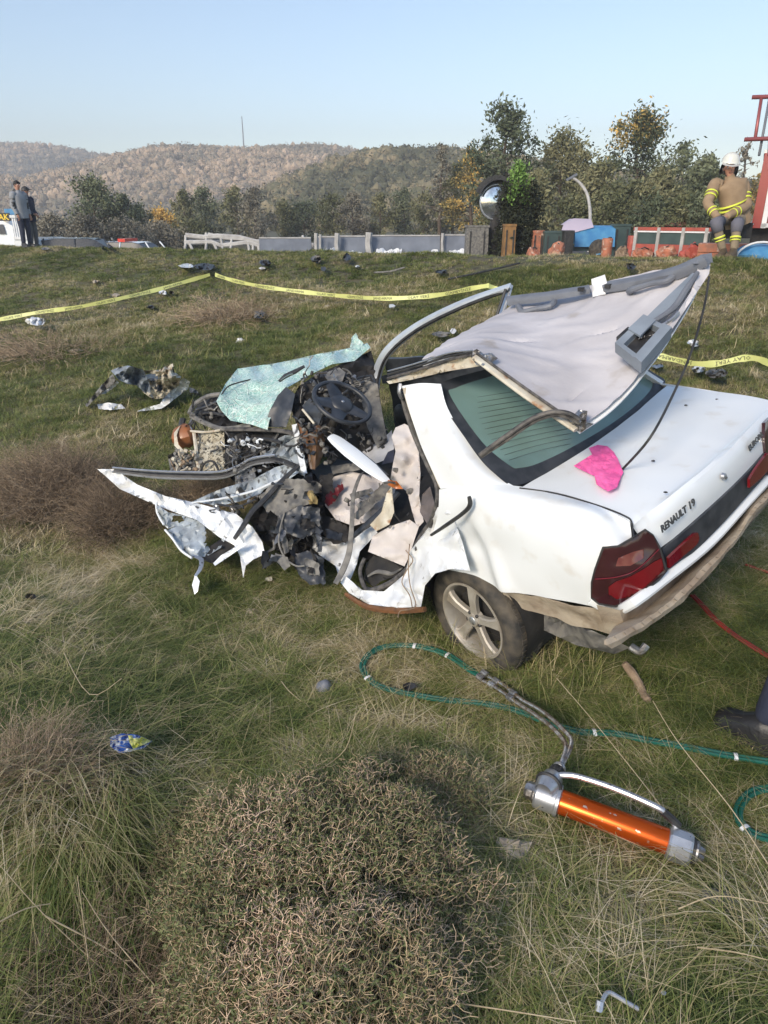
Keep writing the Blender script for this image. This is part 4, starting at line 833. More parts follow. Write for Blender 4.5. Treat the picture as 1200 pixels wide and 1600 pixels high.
part(sheet([(333, 880, 4.42), (345, 868, 4.44), (378, 848, 4.40), (386, 850, 4.38), (360, 868, 4.38), (336, 884, 4.40)], step=4, crumple=0.027, thick=.006, seed=107), 'torn_strip', M['paint'])
part(ctube([(300, 868, 4.46), (314, 874, 4.44), (313, 888, 4.42), (305, 900, 4.40)], [.012, .018, .014, .008], 6, .3), 'hanging_strip', M['gmetal'])
part(sheet([(305, 896, 4.40), (312, 908, 4.38), (309, 924, 4.37), (304, 929, 4.37), (300, 914, 4.38)], step=4, crumple=0.041, thick=.005, seed=108), 'hanging_flake', M['paint'])
part(sheet([(300, 868, 4.62), (330, 852, 4.62), (352, 838, 4.60), (372, 850, 4.55), (360, 868, 4.52), (330, 880, 4.52)], step=6, crumple=0.068, thick=.01, seed=109), 'wheelhouse', M['dark'], smooth=False)
# dark torn sound-proofing, with a dark backdrop behind it
part(sheet([(385, 805, 4.72), (412, 765, 4.76), (455, 742, 4.78), (492, 740, 4.80), (508, 770, 4.78), (506, 820, 4.74), (512, 868, 4.64), (498, 905, 4.52), (470, 900, 4.5), (446, 868, 4.52), (418, 852, 4.55), (404, 838, 4.60)], step=7, crumple=0.189, freq=10, thick=.02, seed=110, ridged=.5), 'dark_backdrop', M['dark'], smooth=False)  # near-black backdrop added behind the flaps; its colour stands for shade in the gaps
for k, (pl, mm) in enumerate([([(404, 776, 4.56), (424, 758, 4.56), (448, 748, 4.54), (474, 748, 4.50), (492, 762, 4.50), (488, 786, 4.48), (462, 792, 4.48), (446, 812, 4.46), (416, 800, 4.50)], 'dust'), ([(436, 806, 4.44), (466, 790, 4.44), (500, 794, 4.46), (502, 826, 4.44), (474, 842, 4.42), (448, 834, 4.42)], 'plas'),
    ([(457, 866, 4.40), (480, 860, 4.38), (505, 872, 4.36), (509, 912, 4.32), (484, 914, 4.32), (466, 897, 4.36)], 'plas'), ([(476, 872, 4.34), (498, 880, 4.32), (500, 900, 4.30), (480, 898, 4.32)], 'dust'), ([(500, 742, 4.7), (520, 740, 4.66), (522, 770, 4.62), (506, 790, 4.62), (498, 765, 4.66)], 'dark'),
    ([(416, 800, 4.54), (440, 806, 4.52), (444, 830, 4.5), (420, 826, 4.52)], 'plas'), ([(436, 830, 4.46), (446, 828, 4.44), (452, 862, 4.40), (444, 866, 4.40)], 'dust'), ([(500, 800, 4.62), (540, 820, 4.5), (548, 846, 4.42), (520, 850, 4.46), (500, 830, 4.55)], 'dark'), ([(508, 826, 4.5), (536, 834, 4.45), (534, 846, 4.42), (510, 840, 4.46)], 'plas')]):
    part(sheet(pl, step=4, crumple=0.04, freq=11, thick=.008, seed=120 + k, ridged=.3, jag=1.5), 'torn_lining', M[mm], smooth=False)
fr_ = random.Random(77)
for k in range(22):
    u, v = fr_.uniform(412, 500), fr_.uniform(752, 880); a0_ = fr_.uniform(0, 6.28); w, h = fr_.uniform(10, 22), fr_.uniform(5, 11); d = 4.50 - (v - 750) * .0010 + fr_.uniform(-.04, .06); pl = []
    for q_ in range(5):
        aa = q_ * 1.257 + fr_.uniform(-.35, .35); x_, y_ = w * math.cos(aa), h * math.sin(aa); pl.append((u + x_ * math.cos(a0_) - y_ * math.sin(a0_), v + x_ * math.sin(a0_) + y_ * math.cos(a0_), d + fr_.uniform(-.08, .08)))
    part(sheet(pl, step=5, crumple=.03, freq=12, thick=.004, seed=300 + k, ridged=.4, jag=1.2), 'torn_lining', M[['plas', 'plas', 'trim', 'dark', 'plas', 'dust'][k % 6]], smooth=False)
part(MB().sphere(cp(487, 777, 4.44), .036, 10, 0, (1, .8, 1.2), .7), 'foam_lump', mat('yellow_foam', (.42, .33, .15), .9, 0, (.25, .17, .07), 30, bump=.4))
# engine bay
M['core'] = mat('clogged_radiator', (.50, .47, .38), .8, 0, (.32, .28, .20), 20, bump=.6, bscale=70, col3=(.08, .07, .05), scale3=55, c3=(.52, .58))
part(sheet([(303, 675, 5.40), (350, 671, 5.26), (353, 735, 5.05), (311, 737, 5.15)], step=5, crumple=0.041, freq=16, thick=.05, seed=140, ridged=.5), 'radiator', M['core'], smooth=False)
part(ctube([(303, 676, 5.37), (307, 706, 5.25), (311, 737, 5.12)], .014, 6, .7), 'radiator_frame', M['primer'])
part(ctube([(293, 673, 5.38), (320, 675, 5.30), (345, 672, 5.22)], .012, 6, .7), 'radiator_frame', M['primer'])
part(MB().sphere(cp(288, 682, 5.42), .095, 14, 0, (1, 1, .95), .25), 'orange_tank', mat('orange_brown_plastic', (.33, .12, .04), .4, 0, (.22, .10, .05), 9, coat=.2))
part(sheet([(272, 676, 5.36), (282, 664, 5.38), (276, 680, 5.34), (279, 695, 5.30), (290, 707, 5.26), (284, 708, 5.26), (272, 696, 5.32)], step=4, crumple=0.054, thick=.006, seed=142), 'headlamp_shell', M['primer'], smooth=False)
part(sheet([(262, 712, 5.35), (280, 702, 5.36), (302, 712, 5.28), (308, 736, 5.15), (285, 742, 5.1), (266, 735, 5.2)], step=4, crumple=0.162, freq=20, thick=.01, seed=143, ridged=.6), 'crushed_front_panel', M['dust'], smooth=False)
for pix, r, mm, nm in [([(296, 646, 5.5), (304, 632, 5.55), (323, 620, 5.55), (345, 616, 5.5)], .020, 'dust', 'bonnet_edge'), ([(299, 650, 5.45), (323, 662, 5.35), (350, 670, 5.22), (394, 664, 5.08)], .022, 'dust', 'bonnet_edge'),
    ([(306, 640, 5.5), (325, 634, 5.48), (342, 626, 5.45)], .012, 'plas', 'hose'), ([(310, 648, 5.48), (330, 645, 5.42), (352, 650, 5.3)], .013, 'black', 'hose'), ([(286, 655, 5.45), (284, 665, 5.42), (288, 676, 5.36)], .026, 'black', 'hose'),
    ([(354, 671, 5.15), (396, 671, 5.05), (437, 673, 4.92), (460, 679, 4.84), (470, 692, 4.78), (474, 706, 4.74)], .020, 'seal', 'bonnet_seal'), ([(369, 693, 5.08), (396, 686, 5.02), (420, 687, 4.94), (440, 692, 4.88)], .015, 'black', 'hose'),
    ([(312, 738, 5.1), (322, 722, 5.06), (334, 722, 5.04), (342, 736, 5.0)], .009, 'black', 'cable'), ([(350, 726, 5.0), (370, 718, 4.98), (400, 708, 4.94), (420, 694, 4.92)], .009, 'black', 'cable'), ([(300, 656, 5.42), (296, 664, 5.4), (300, 672, 5.38)], .01, 'steel', 'pipe'),
    ([(445, 800, 4.45), (438, 825, 4.42), (436, 850, 4.38), (446, 872, 4.34), (462, 884, 4.32), (476, 884, 4.30)], .006, 'dust', 'cable'), ([(335, 640, 5.45), (350, 628, 5.4), (362, 640, 5.3)], .007, 'steel', 'pipe')]:
    part(ctube(pix, r, 7, .8), nm, M[mm])
part(sheet([(298, 652, 5.60), (310, 630, 5.68), (340, 617, 5.62), (352, 640, 5.45), (380, 662, 5.28), (350, 668, 5.32), (325, 660, 5.45)], step=5, crumple=0.135, freq=16, thick=.01, seed=145), 'bonnet_underside', M['dark'], smooth=False)
part(sheet([(350, 672, 5.25), (400, 668, 5.15), (450, 676, 5.0), (478, 700, 4.95), (490, 745, 4.9), (440, 760, 4.95), (380, 765, 5.0), (352, 740, 5.1)], step=8, crumple=0.135, freq=12, thick=.01, seed=146), 'engine_bay', M['dark'], smooth=False)
part(sheet([(354, 702, 5.08), (375, 696, 5.05), (402, 690, 5.0), (418, 698, 4.95), (398, 714, 4.96), (372, 724, 4.98), (356, 720, 5.02)], step=4, crumple=0.162, freq=26, thick=.02, seed=147, ridged=.6), 'engine_cover', M['steel'], smooth=False)
part(sheet([(366, 728, 5.0), (395, 726, 4.94), (400, 745, 4.9), (385, 760, 4.9), (368, 758, 4.95)], step=4, crumple=0.108, freq=24, thick=.02, seed=148, ridged=.6), 'gearbox_casing', M['gmetal'], smooth=False)
rr = random.Random(11)
def clutter(poly_c, su, sv, d, dd, n, name, mats_, r0=.004, r1=.014, blk=.03):
    for mi_k, mm in enumerate(mats_):
        mb = MB()
        for k in range(n // len(mats_)):
            u = poly_c[0] + rr.uniform(-su, su); v = poly_c[1] + rr.uniform(-sv, sv); q = Vector(cp(u, v, d + rr.uniform(-dd, dd)))
            if rr.random() < .42:
                P = [q]; dr = Vector((rr.gauss(0, 1), rr.gauss(0, 1), rr.gauss(0, 1))).normalized()
                for j in range(4): dr = (dr + Vector((rr.gauss(0, .5), rr.gauss(0, .5), rr.gauss(0, .5)))).normalized(); P.append(P[-1] + dr * rr.uniform(.010, .038))
                mb.tube(spl(P, 3), rr.uniform(r0, r1) * .6, 5)
            elif rr.random() < .45:
                mb.box(q, (rr.uniform(.3, 1.8) * blk, rr.uniform(.3, 1.2) * blk, rr.uniform(.05, .25) * blk), Matrix.Rotation(rr.uniform(0, 3), 3, Vector((rr.gauss(0, 1), rr.gauss(0, 1), rr.gauss(0, 1)))), taper=rr.uniform(.5, 1))
            else:
                mb.lathe([(.001, .01), (rr.uniform(.008, .02), .01), (rr.uniform(.008, .02), -.015), (.001, -.015)], q, Vector((rr.gauss(0, 1), rr.gauss(0, 1), rr.gauss(0, 1))), 8)
        part(mb, name, M[mm], smooth=False, kind='stuff')
clutter((390, 712), 38, 26, 4.98, .10, 100, 'engine_scrap', ['steel', 'paint', 'black', 'dust'])
clutter((325, 650), 26, 12, 5.45, .08, 40, 'bonnet_scrap', ['dust', 'black'])
clutter((320, 705), 10, 28, 5.10, .02, 6, 'fin_scrap', ['primer', 'dust'], blk=.02)
clutter((520, 615), 55, 34, 5.0, .10, 90, 'dashboard_scrap', ['dust', 'black', 'steel', 'plas'])
clutter((495, 690), 28, 34, 4.72, .10, 90, 'bulkhead_scrap', ['dust', 'plas', 'black'])
clutter((560, 690), 40, 24, 4.9, .06, 24, 'cabin_scrap', ['dust', 'black'])
clutter((462, 800), 40, 52, 4.56, .08, 60, 'lining_scrap', ['plas', 'dark', 'black', 'dust'], blk=.05)
clutter((560, 790), 50, 30, 4.55, .08, 26, 'floor_scrap', ['dust', 'black', 'primer'], blk=.022)
clutter((635, 790), 26, 60, 3.98, .06, 10, 'seat_frame_scrap', ['black', 'dust'], blk=.02)
clutter((290, 722), 20, 18, 5.2, .10, 60, 'front_scrap', ['dust', 'wood', 'primer'], blk=.025)
clutter((395, 795), 60, 24, 4.72, .08, 50, 'wing_scrap', ['steel', 'black'], blk=.03)
part(sheet([(464, 660, 4.86), (480, 672, 4.80), (483, 690, 4.76), (478, 707, 4.72), (472, 690, 4.76), (467, 672, 4.82)], step=4, crumple=0.068, thick=.02, seed=151), 'orange_lamp_piece', M['rust'])
part(loft([[cp(484, 674, 4.78), cp(496, 663, 4.76), cp(509, 676, 4.78)], [cp(481, 700, 4.72), cp(493, 700, 4.64), cp(506, 700, 4.72)], [cp(484, 732, 4.66), cp(490, 732, 4.60), cp(498, 726, 4.66)]], 12, 12, ripple(.01, 9), .02), 'brown_tank', mat('brown_tank_plastic', (.16, .085, .035), .3, 0, (.10, .05, .02), 9, coat=.4))
part(sheet([(456, 664, 4.88), (464, 662, 4.84), (470, 684, 4.80), (474, 710, 4.74), (480, 740, 4.66), (470, 735, 4.7), (462, 700, 4.8)], step=4, crumple=0.081, thick=.008, seed=153, ridged=.5), 'crumpled_pillar', M['paint_dirty'], smooth=False)
part(sheet([(566, 590, 5.05), (590, 600, 4.98), (600, 660, 4.9), (606, 690, 4.88), (590, 700, 4.86), (574, 668, 4.9), (566, 630, 4.98)], step=6, crumple=0.068, thick=.02, seed=154), 'inner_pillar', M['dust'], smooth=False)
# ------------------------------------------------------------------ things lying on the grass
def gp(u, v, h=0.0): return Vector(gpick(u, v, h))
def gmap(u, v, h): return gpick(u, v, max(h, 0.0))
def one(mb, name, m, label, cat, smooth=True, auto=35, group=None):
    zs = min(mb.v, key=lambda p: p[2]); c = [sum(p[i] for p in mb.v) / len(mb.v) for i in (0, 1)]
    o = mb.build(name, m, None, smooth, (c[0], c[1], zs[2]), auto); return tag(o, label, cat, group)
# hydraulic rescue ram
ram = empty('hydraulic_ram', gp(950, 1290), 'orange hydraulic rescue ram with grey metal ends and a carrying handle', 'rescue tool')
def rp(mb, name, m, smooth=True, auto=35, parent=None, kind=None):
    o = mb.build(name, m, None, smooth, auto=auto); o.parent = parent or ram; o.matrix_parent_inverse = Matrix.Identity(4)
    o.data.transform(Matrix.Translation(-ram.location)); tag(o, None, None, None, kind); return o
a0 = gp(850, 1243, .10); a1 = gp(1062, 1322, .085); ax = (a1 - a0); L_ = ax.length; ax.normalize()
px = 1110 / 2.62
rr0 = .050
def along(t): return a0 + ax * t
up_ = Vector((0, 0, 1)); upn = (up_ - ax * up_.dot(ax)).normalized(); sdn = ax.cross(upn)
rp(MB().lathe([(.046, .05), (.047, .055), (.047, L_ - .03), (.046, L_ - .02)], a0, ax, 40), 'orange_cylinder', M['orange'])
def hexr(r0, h0, h1, n=8):
    return [(r0 * .93, h0), (r0, h0 + .006), (r0, h1 - .006), (r0 * .93, h1)]
e0 = MB().lathe([(.001, -.035), (.050, -.035), (.057, -.028), (.058, .045), (.062, .048), (.062, .060), (.048, .064)], a0, ax, 28); rp(e0, 'end_collar', M['gmetal'])
e1_ = MB().lathe([(.048, L_ - .045), (.056, L_ - .042), (.061, L_ - .035), (.061, L_ + .030), (.056, L_ + .038), (.001, L_ + .038)], a0, ax, 10); rp(e1_, 'end_collar', M['gmetal'], auto=20)
rp(MB().lathe([(.03, L_ + .038), (.046, L_ + .040), (.045, L_ + .050), (.038, L_ + .052)], a0, ax, 24), 'rubber_ring', M['black'])
t1 = MB()
for k in range(4):
    an = k * math.pi / 2; c = along(L_ + .066) + upn * .018 * math.cos(an) + sdn * .018 * math.sin(an); t1.box(c, (.024, .024, .034), Matrix((sdn, upn, ax)).transposed(), taper=.5)
t1.lathe([(.040, L_ + .050), (.042, L_ + .058), (.036, L_ + .064), (.001, L_ + .066)], a0, ax, 12); rp(t1, 'gripping_head', M['steel'], auto=20)
t0 = MB().lathe([(.001, -.078), (.026, -.076), (.034, -.066), (.034, -.046), (.040, -.040), (.040, -.034)], a0, ax, 8); rp(t0, 'gripping_head', M['steel'], auto=20)
for k in range(5):
    an = rad(200 + 28 * k)
    for tt in (L_ - .02, ): c = along(tt) + (upn * math.sin(an) + sdn * math.cos(an)) * .0605; rp(MB().lathe([(.001, .001), (.004, .001)], c, (upn * math.sin(an) + sdn * math.cos(an)), 8), 'collar_hole', M['black'])
# valve block with control ring above the left collar
vb = along(.005) + upn * .055; vd = (gp(885, 1183, .17) - vb).normalized()
rp(MB().lathe([(.034, -.04), (.046, .0), (.047, .018), (.040, .022), (.040, .05), (.036, .056), (.001, .058)], vb, vd, 24), 'valve_block', M['gmetal'])
rp(MB().lathe([(.047, .0), (.053, .004), (.054, .012), (.048, .018)], vb, vd, 24), 'control_ring', M['black'])
st = MB().lathe([(.026, .055), (.028, .06), (.027, .10), (.024, .106)], vb, vd, 18)
for k in range(9): an = 2 * math.pi * k / 9; q = vd.to_track_quat('Z', 'Y').to_matrix(); c = vb + vd * .08 + q @ Vector((.028 * math.cos(an), .028 * math.sin(an), 0)); st.box(c, (.006, .006, .034), q)
rp(st, 'ribbed_sleeve', M['black']); rp(MB().lathe([(.022, .104), (.026, .106), (.026, .118), (.018, .122)], vb, vd, 18), 'collar_ring', M['gmetal'])
hs = gp(878, 1213, .19); he = gp(1052, 1283, .15)
hp = [gp(866, 1213, .17), gp(880, 1211, .19), gp(905, 1214, .205), gp(960, 1232, .21), gp(1020, 1258, .205), gp(1040, 1270, .19), gp(1052, 1284, .16), gp(1058, 1293, .14)]
rp(MB().tube(spl(hp, 6), [.012] * 43, 10), 'carrying_handle', M['gmetal'])
rp(MB().lathe([(.001, .012), (.018, .010), (.020, -.01)], hp[0], upn, 14), 'handle_bolt', M['steel'])
rp(MB().tube(spl([gp(1036, 1268, .195), gp(1050, 1280, .17), gp(1060, 1290, .145)], 4), .0155, 8), 'handle_boot', M['black'])
pt = MB()
# rigid steel pipes leading out of the valve to the hoses
pA = vb + vd * .12
pipeA = [pA, gp(884, 1165, .19), gp(866, 1140, .18), gp(838, 1118, .14), gp(810, 1100, .10), gp(780, 1078, .07), gp(748, 1060, .05)]
pipeB = [pA + Vector((.012, .012, 0)), gp(893, 1160, .19), gp(878, 1138, .18), gp(848, 1112, .14), gp(815, 1093, .10), gp(786, 1070, .07), gp(756, 1054, .05)]
rp(MB().tube(spl(pipeA, 6), .0105, 10), 'feed_pipe', M['chrome']); rp(MB().tube(spl(pipeB, 6), .0105, 10), 'feed_pipe', M['chrome'])
for k, (u, v) in enumerate([(797, 1090), (802, 1083), (768, 1070), (775, 1064), (750, 1058), (757, 1052)]):
    c = gp(u, v, .085 if k < 2 else .065); d = (gp(u - 12, v - 9, .075) - c).normalized(); rp(MB().lathe([(.010, -.02), (.0165, -.016), (.0165, .016), (.010, .02)], c, d, 8), 'hose_coupling', M['steel'])
# green twin hose: loop, long run to the right
def gtube(pix, r, off=0.0, sm=6, n=8):
    P = spl([gp(u, v, h) for u, v, h in pix], sm); Q = []
    for i, p in enumerate(P):
        t = (P[min(i + 1, len(P) - 1)] - P[max(i - 1, 0)]).normalized(); s = t.cross(Vector((0, 0, 1))).normalized(); q = p + s * off; q.z = max(q.z, gz(q.x, q.y) + r * .6); Q.append(q)
    return Q
hose1 = [(756, 1058, .05), (735, 1047, .045), (700, 1024, .05), (660, 1011, .055), (620, 1008, .055), (588, 1015, .05), (570, 1031, .045), (568, 1048, .04), (585, 1068, .04), (615, 1079, .045), (660, 1088, .045), (700, 1094, .04), (745, 1098, .03), (800, 1108, .03), (860, 1130, .035), (905, 1143, .04), (960, 1146, .035), (1010, 1156, .04), (1070, 1167, .04), (1130, 1179, .045), (1200, 1190, .045), (1280, 1200, .04)]
hroot = empty('green_hose', gp(640, 1010), 'dark green twin hydraulic hose looping beside the wheel and running off right', 'hose')
def hpart(root, mb, name, m):
    o = mb.build(name, m, None, True, auto=40); o.data.transform(Matrix.Translation(-root.location)); o.parent = root; return o
for off in (-.0095, .0095): hpart(hroot, MB().tube(gtube(hose1, .009, off, 7), .0092, 8), 'hose_line', M['hoseg'])
Pm = gtube(hose1, .009, 0, 7)
def clip_at(root, u, v, h, P, mname='white'):
    c = gp(u, v, h); i = min(range(len(P)), key=lambda k: (P[k] - c).length); d = (P[min(i + 1, len(P) - 1)] - P[i - 1]).normalized()
    s = d.cross(Vector((0, 0, 1))).normalized(); w = Vector((0, 0, 1)); R_ = []
    for e in (-.008, .008): R_.append([P[i] + d * e + s * .0225 * math.cos(a) + s.cross(d) * .0125 * math.sin(a) for a in np.linspace(0, 2 * math.pi, 15)[:-1]])
    hpart(root, MB().grid(R_, 0, True), 'white_clip', M[mname])
for u, v in ((650, 1010), (573, 1058), (702, 1024), (928, 1144), (1150, 1183)): clip_at(hroot, u, v, .045, Pm)
hose2 = [(1262, 1222, .04), (1215, 1230, .045), (1180, 1236, .05), (1160, 1252, .05), (1153, 1272, .045), (1162, 1292, .04), (1185, 1306, .04), (1230, 1316, .04)]
h2 = empty('green_hose', gp(1200, 1270), 'coil of dark green twin hose cut off by the right edge of the photo', 'hose')
for off in (-.0095, .0095): hpart(h2, MB().tube(gtube(hose2, .009, off, 7), .0092, 8), 'hose_line', M['hoseg'])
clip_at(h2, 1166, 1294, .04, gtube(hose2, .009, 0, 7))
hose3 = [(1082, 930, .05), (1098, 946, .05), (1118, 968, .05), (1145, 990, .05), (1172, 1008, .05), (1205, 1028, .05), (1260, 1060, .05)]
h3_ = empty('red_hose', gp(1120, 970), 'red hose lying in the grass behind the bumper', 'hose')
for off in (-.008, .008): hpart(h3_, MB().tube(gtube(hose3, .008, off), .0075, 8), 'hose_line', M['hoser'])
one(MB().tube([p for p in gtube([(1165, 882, .04), (1185, 889, .04), (1215, 898, .04), (1250, 905, .03)], .007)], .008, 8), 'red_cable', M['hoser'], 'short end of red hose in the grass right of the rear lamp', 'hose')
# pink cloth on the boot lid
cl = MB(); pz = lambda u, v, h: tuple(car2w(ck(u, v, 'z', .965 + h)))
sheet([(896, 728, .010), (912, 718, .014), (925, 710, .02), (920, 700, .018), (934, 695, .02), (949, 697, .022), (959, 706, .02), (965, 716, .016), (970, 728, .03), (974, 738, .016), (970, 746, .012), (966, 758, .010), (958, 765, .008), (946, 766, .008), (932, 757, .008), (929, 744, .012), (912, 736, .010)], step=3, crumple=.008, freq=40, thick=0, seed=9, ridged=.5, mb=cl, mapf=pz)
one(cl, 'pink_cloth', M['pink'], 'bright pink cloth crumpled on the boot lid of the car', 'cloth')
cl2 = MB(); sheet([(929, 742, .022), (950, 744, .026), (968, 750, .022), (964, 762, .018), (950, 768, .016), (934, 758, .018)], step=3, crumple=.006, freq=40, seed=19, mb=cl2, mapf=pz)
fl2 = cl2.build('folded_corner', M['pink']); pk = bpy.data.objects['pink_cloth']; fl2.data.transform(Matrix.Translation(-pk.location)); fl2.parent = pk
# tiny broken bits lying on the boot lid
for k, (u, v) in enumerate([(1040, 769), (1021, 720), (1120, 624), (1072, 633)]):
    q = Vector(car2w(ck(u, v, 'z', .975))); one(MB().sphere(q, .006, 6, 0, (1.6, 1, .7), .6), 'dark_crumb', M['black'], ['dark crumb on the boot lid nearest the rear edge', 'dark crumb on the boot lid right of the pink cloth', 'dark crumb on the far corner of the boot lid', 'dark crumb on the boot lid near the rear glass corner'][k], 'crumb')

# stones, scraps
def stone(u, v, r, label, name='stone', m='stone', sc=(1.2, 1, .7), seed=0, sink=.3):
    c = gp(u, v, r * .2); mb = MB(); mb.sphere((0, 0, 0), r, 14, 0, sc, .5)
    mb.v = [tuple(c + Vector(p) * (1 + .25 * noise.noise(Vector(p) / r * 1.6 + Vector((seed, 3, 1))))) for p in mb.v]
    return one(mb, name, M[m], label, 'stone', auto=25)
stone(797, 1332, .055, 'pale stone in the grass below the orange ram', seed=2)
stone(393, 958, .036, 'small pale stone in the grass below the torn front wing', seed=3)
stone(66, 1466, .045, 'grey brown stone half hidden in the lower left grass', seed=4)
stone(1122, 1412, .055, 'dark grey stone at the lower right under drooping grass', m='dust', seed=5)
stone(375, 533, .05, 'rounded white stone on the slope above the windscreen', m='white', seed=6, sc=(1, 1, .8))
stone(512, 480, .05, 'pale stone just below the middle of the yellow tape', seed=7)
stone(118, 548, .06, 'flat pale stone on the slope right of the white bag', seed=8, sc=(1.6, 1, .4))
stone(940, 1568, .001, 'x') if False else None
def scrap(outl, m, label, name='debris_scrap', cat='debris', crumple=.06, freq=20, seed=0, thick=.01, ridged=.5, step=None):
    mb = MB(); sheet(outl, step=step, crumple=crumple, freq=freq, thick=thick, seed=seed, ridged=ridged, mb=mb, mapf=gmap, jag=.6); return one(mb, name, M[m], label, cat, smooth=False)
def poly(u, v, w, h, n, seed, h0=.03, h1=.12):
    r = random.Random(seed); return [(u + w * math.cos(2 * math.pi * k / n) * r.uniform(.6, 1.1), v + h * math.sin(2 * math.pi * k / n) * r.uniform(.6, 1.1), r.uniform(h0, h1)) for k in range(n)]
scrap(poly(208, 1160, 32, 14, 10, 1, .04, .09), 'white', 'x', seed=1) if False else None
# crisp packet
pk_ = MB(); sheet([(172, 1152, .10), (190, 1146, .13), (214, 1148, .14), (238, 1158, .09), (226, 1168, .11), (205, 1174, .12), (186, 1177, .10), (172, 1166, .09)], step=3.2, crumple=.02, freq=40, thick=.004, seed=3, ridged=.4, mb=pk_, mapf=gmap)
def packet():
    m = mat('crisp_packet_print', (.03, .10, .38), .25, .0, (.55, .60, .66), 22, coat=.5, contrast=(.48, .54)); return m
M['packet'] = packet(); one(pk_, 'crisp_packet', M['packet'], 'crumpled shiny blue and yellow crisp packet in the grass', 'packet', smooth=False)
yp = MB(); sheet([(200, 1149, .145), (216, 1149, .15), (237, 1158, .10), (226, 1163, .12), (208, 1170, .13), (202, 1160, .145)], step=3, crumple=.015, freq=40, seed=4, mb=yp, mapf=gmap)
y_ = yp.build('yellow_print', mat('packet_yellow', (.62, .62, .10), .3, 0, (.70, .70, .35), 30, coat=.5), None, False); y_.data.transform(Matrix.Translation(-bpy.data.objects['crisp_packet'].location)); y_.parent = bpy.data.objects['crisp_packet']
cn = gp(507, 1080); one(MB().lathe([(.045, .0), (.044, .006), (.018, .045), (.008, .05), (.001, .05)], cn + Vector((0, 0, .02)), (.2, -.25, 1), 20), 'rubber_cone', M['trim'], 'small dark grey rubber cone in the grass left of the hose loop', 'cone')
one(MB().tube(spl([gp(975, 1036, .10), gp(988, 1052, .06), (gp(998, 1068, .04)), gp(1006, 1085, .03), gp(1013, 1096, .03)], 4), [.014, .018, .02, .022, .022, .021, .02, .02, .022, .02, .02, .018, .018, .019, .02, .021, .016], 10), 'dead_branch', M['wood'], 'weathered branch sticking out of the grass under the bumper', 'branch')
one(MB().tube(spl([gp(940, 1568, .02), gp(938, 1572, .04), gp(945, 1556, .05), gp(952, 1551, .05), gp(966, 1558, .045), gp(982, 1568, .04), gp(998, 1577, .035)], 5), .0065, 10).lathe([(.001, -.012), (.012, -.012), (.012, .014), (.001, .014)], gp(937, 1573, .035), (.2, .5, .5), 8), 'bent_metal_rod', M['gmetal'], 'bent silver rod with a socket end, lying at the lower right', 'wheel wrench')
scrap(poly(1037, 1551, 5, 5, 6, 5, .02, .05), 'white', 'tiny white scrap right of the bent silver rod', crumple=.01, thick=.006, seed=5)
scrap(poly(640, 1072, 12, 9, 7, 6, .03, .09), 'black', 'black rubber scrap in the grass inside the green hose loop', crumple=.03, seed=6)
scrap(poly(48, 932, 12, 6, 8, 7, .03, .09), 'black', 'black scrap in the grass at the left edge below the brown bush', crumple=.05, seed=7)
scrap(poly(420, 905, 8, 5, 7, 8, .02, .05), 'primer', 'pale scrap in the grass just below the torn wing', crumple=.03, seed=8)
# torn body panel lying on the slope
tp = empty('torn_car_panel', gp(220, 625), 'torn white and dark car panel lying on the slope left of the car', 'car part')
def tpart(outl, m, name, **k):
    mb = MB(); sheet(outl, mb=mb, mapf=gmap, **k); o = mb.build(name, M[m], None, False); o.data.transform(Matrix.Translation(-tp.location)); o.parent = tp
tpart([(173, 579, .42), (185, 574, .50), (200, 571, .52), (223, 577, .45), (230, 590, .35), (236, 606, .20), (240, 622, .10), (228, 615, .15), (213, 602, .25), (200, 600, .34), (186, 594, .38)], 'trim2', 'inner_lining', step=4, crumple=.08, freq=16, thick=.02, seed=31, ridged=.5)
tpart([(176, 584, .40), (160, 600, .22), (133, 633, .03), (136, 636, .03), (146, 626, .08), (164, 610, .18), (182, 596, .32)], 'dust', 'panel_strut', step=4, crumple=.05, freq=20, thick=.03, seed=32)
tpart([(182, 594, .32), (168, 608, .18), (150, 618, .10), (165, 615, .12), (180, 604, .24), (186, 598, .3)], 'paint_dirty', 'panel_edge', step=4, crumple=.05, freq=20, thick=.01, seed=33)
tpart([(220, 579, .42), (247, 578, .46), (260, 572, .50), (270, 568, .50), (273, 582, .42), (283, 588, .32), (280, 602, .22), (268, 610, .16), (256, 622, .10), (238, 624, .06), (222, 612, .10), (234, 606, .2), (228, 592, .3)], 'primer', 'panel_frame', step=4, crumple=.09, freq=20, thick=.02, seed=34, ridged=.5, holes=[[(224, 588), (236, 582), (250, 590), (240, 596), (228, 596)], [(240, 604), (252, 600), (256, 610), (246, 612)]])
tpart([(226, 586, .16), (252, 580, .2), (262, 600, .08), (250, 616, .04), (232, 612, .04)], 'plas', 'panel_inside', step=5, crumple=.1, freq=20, thick=.01, seed=36)
tpart([(287, 590, .34), (297, 597, .28), (294, 608, .16), (280, 618, .08), (262, 632, .05), (253, 638, .04), (236, 641, .03), (213, 643, .02), (228, 637, .03), (250, 631, .05), (257, 620, .10), (266, 606, .18), (280, 596, .28)], 'paint', 'bent_white_edge', step=4, crumple=.04, freq=14, thick=.012, seed=35)
scrap([(152, 632, .03), (170, 629, .05), (190, 632, .04), (196, 638, .03), (172, 641, .04), (154, 639, .03)], 'white', 'thin crumpled clear plastic in front of the torn panel', crumple=.05, thick=.004, seed=37)
scrap([(296, 605, .05), (308, 610, .04), (310, 615, .03), (296, 613, .03)], 'dust', 'small grey flap at the right tip of the torn panel', seed=38)
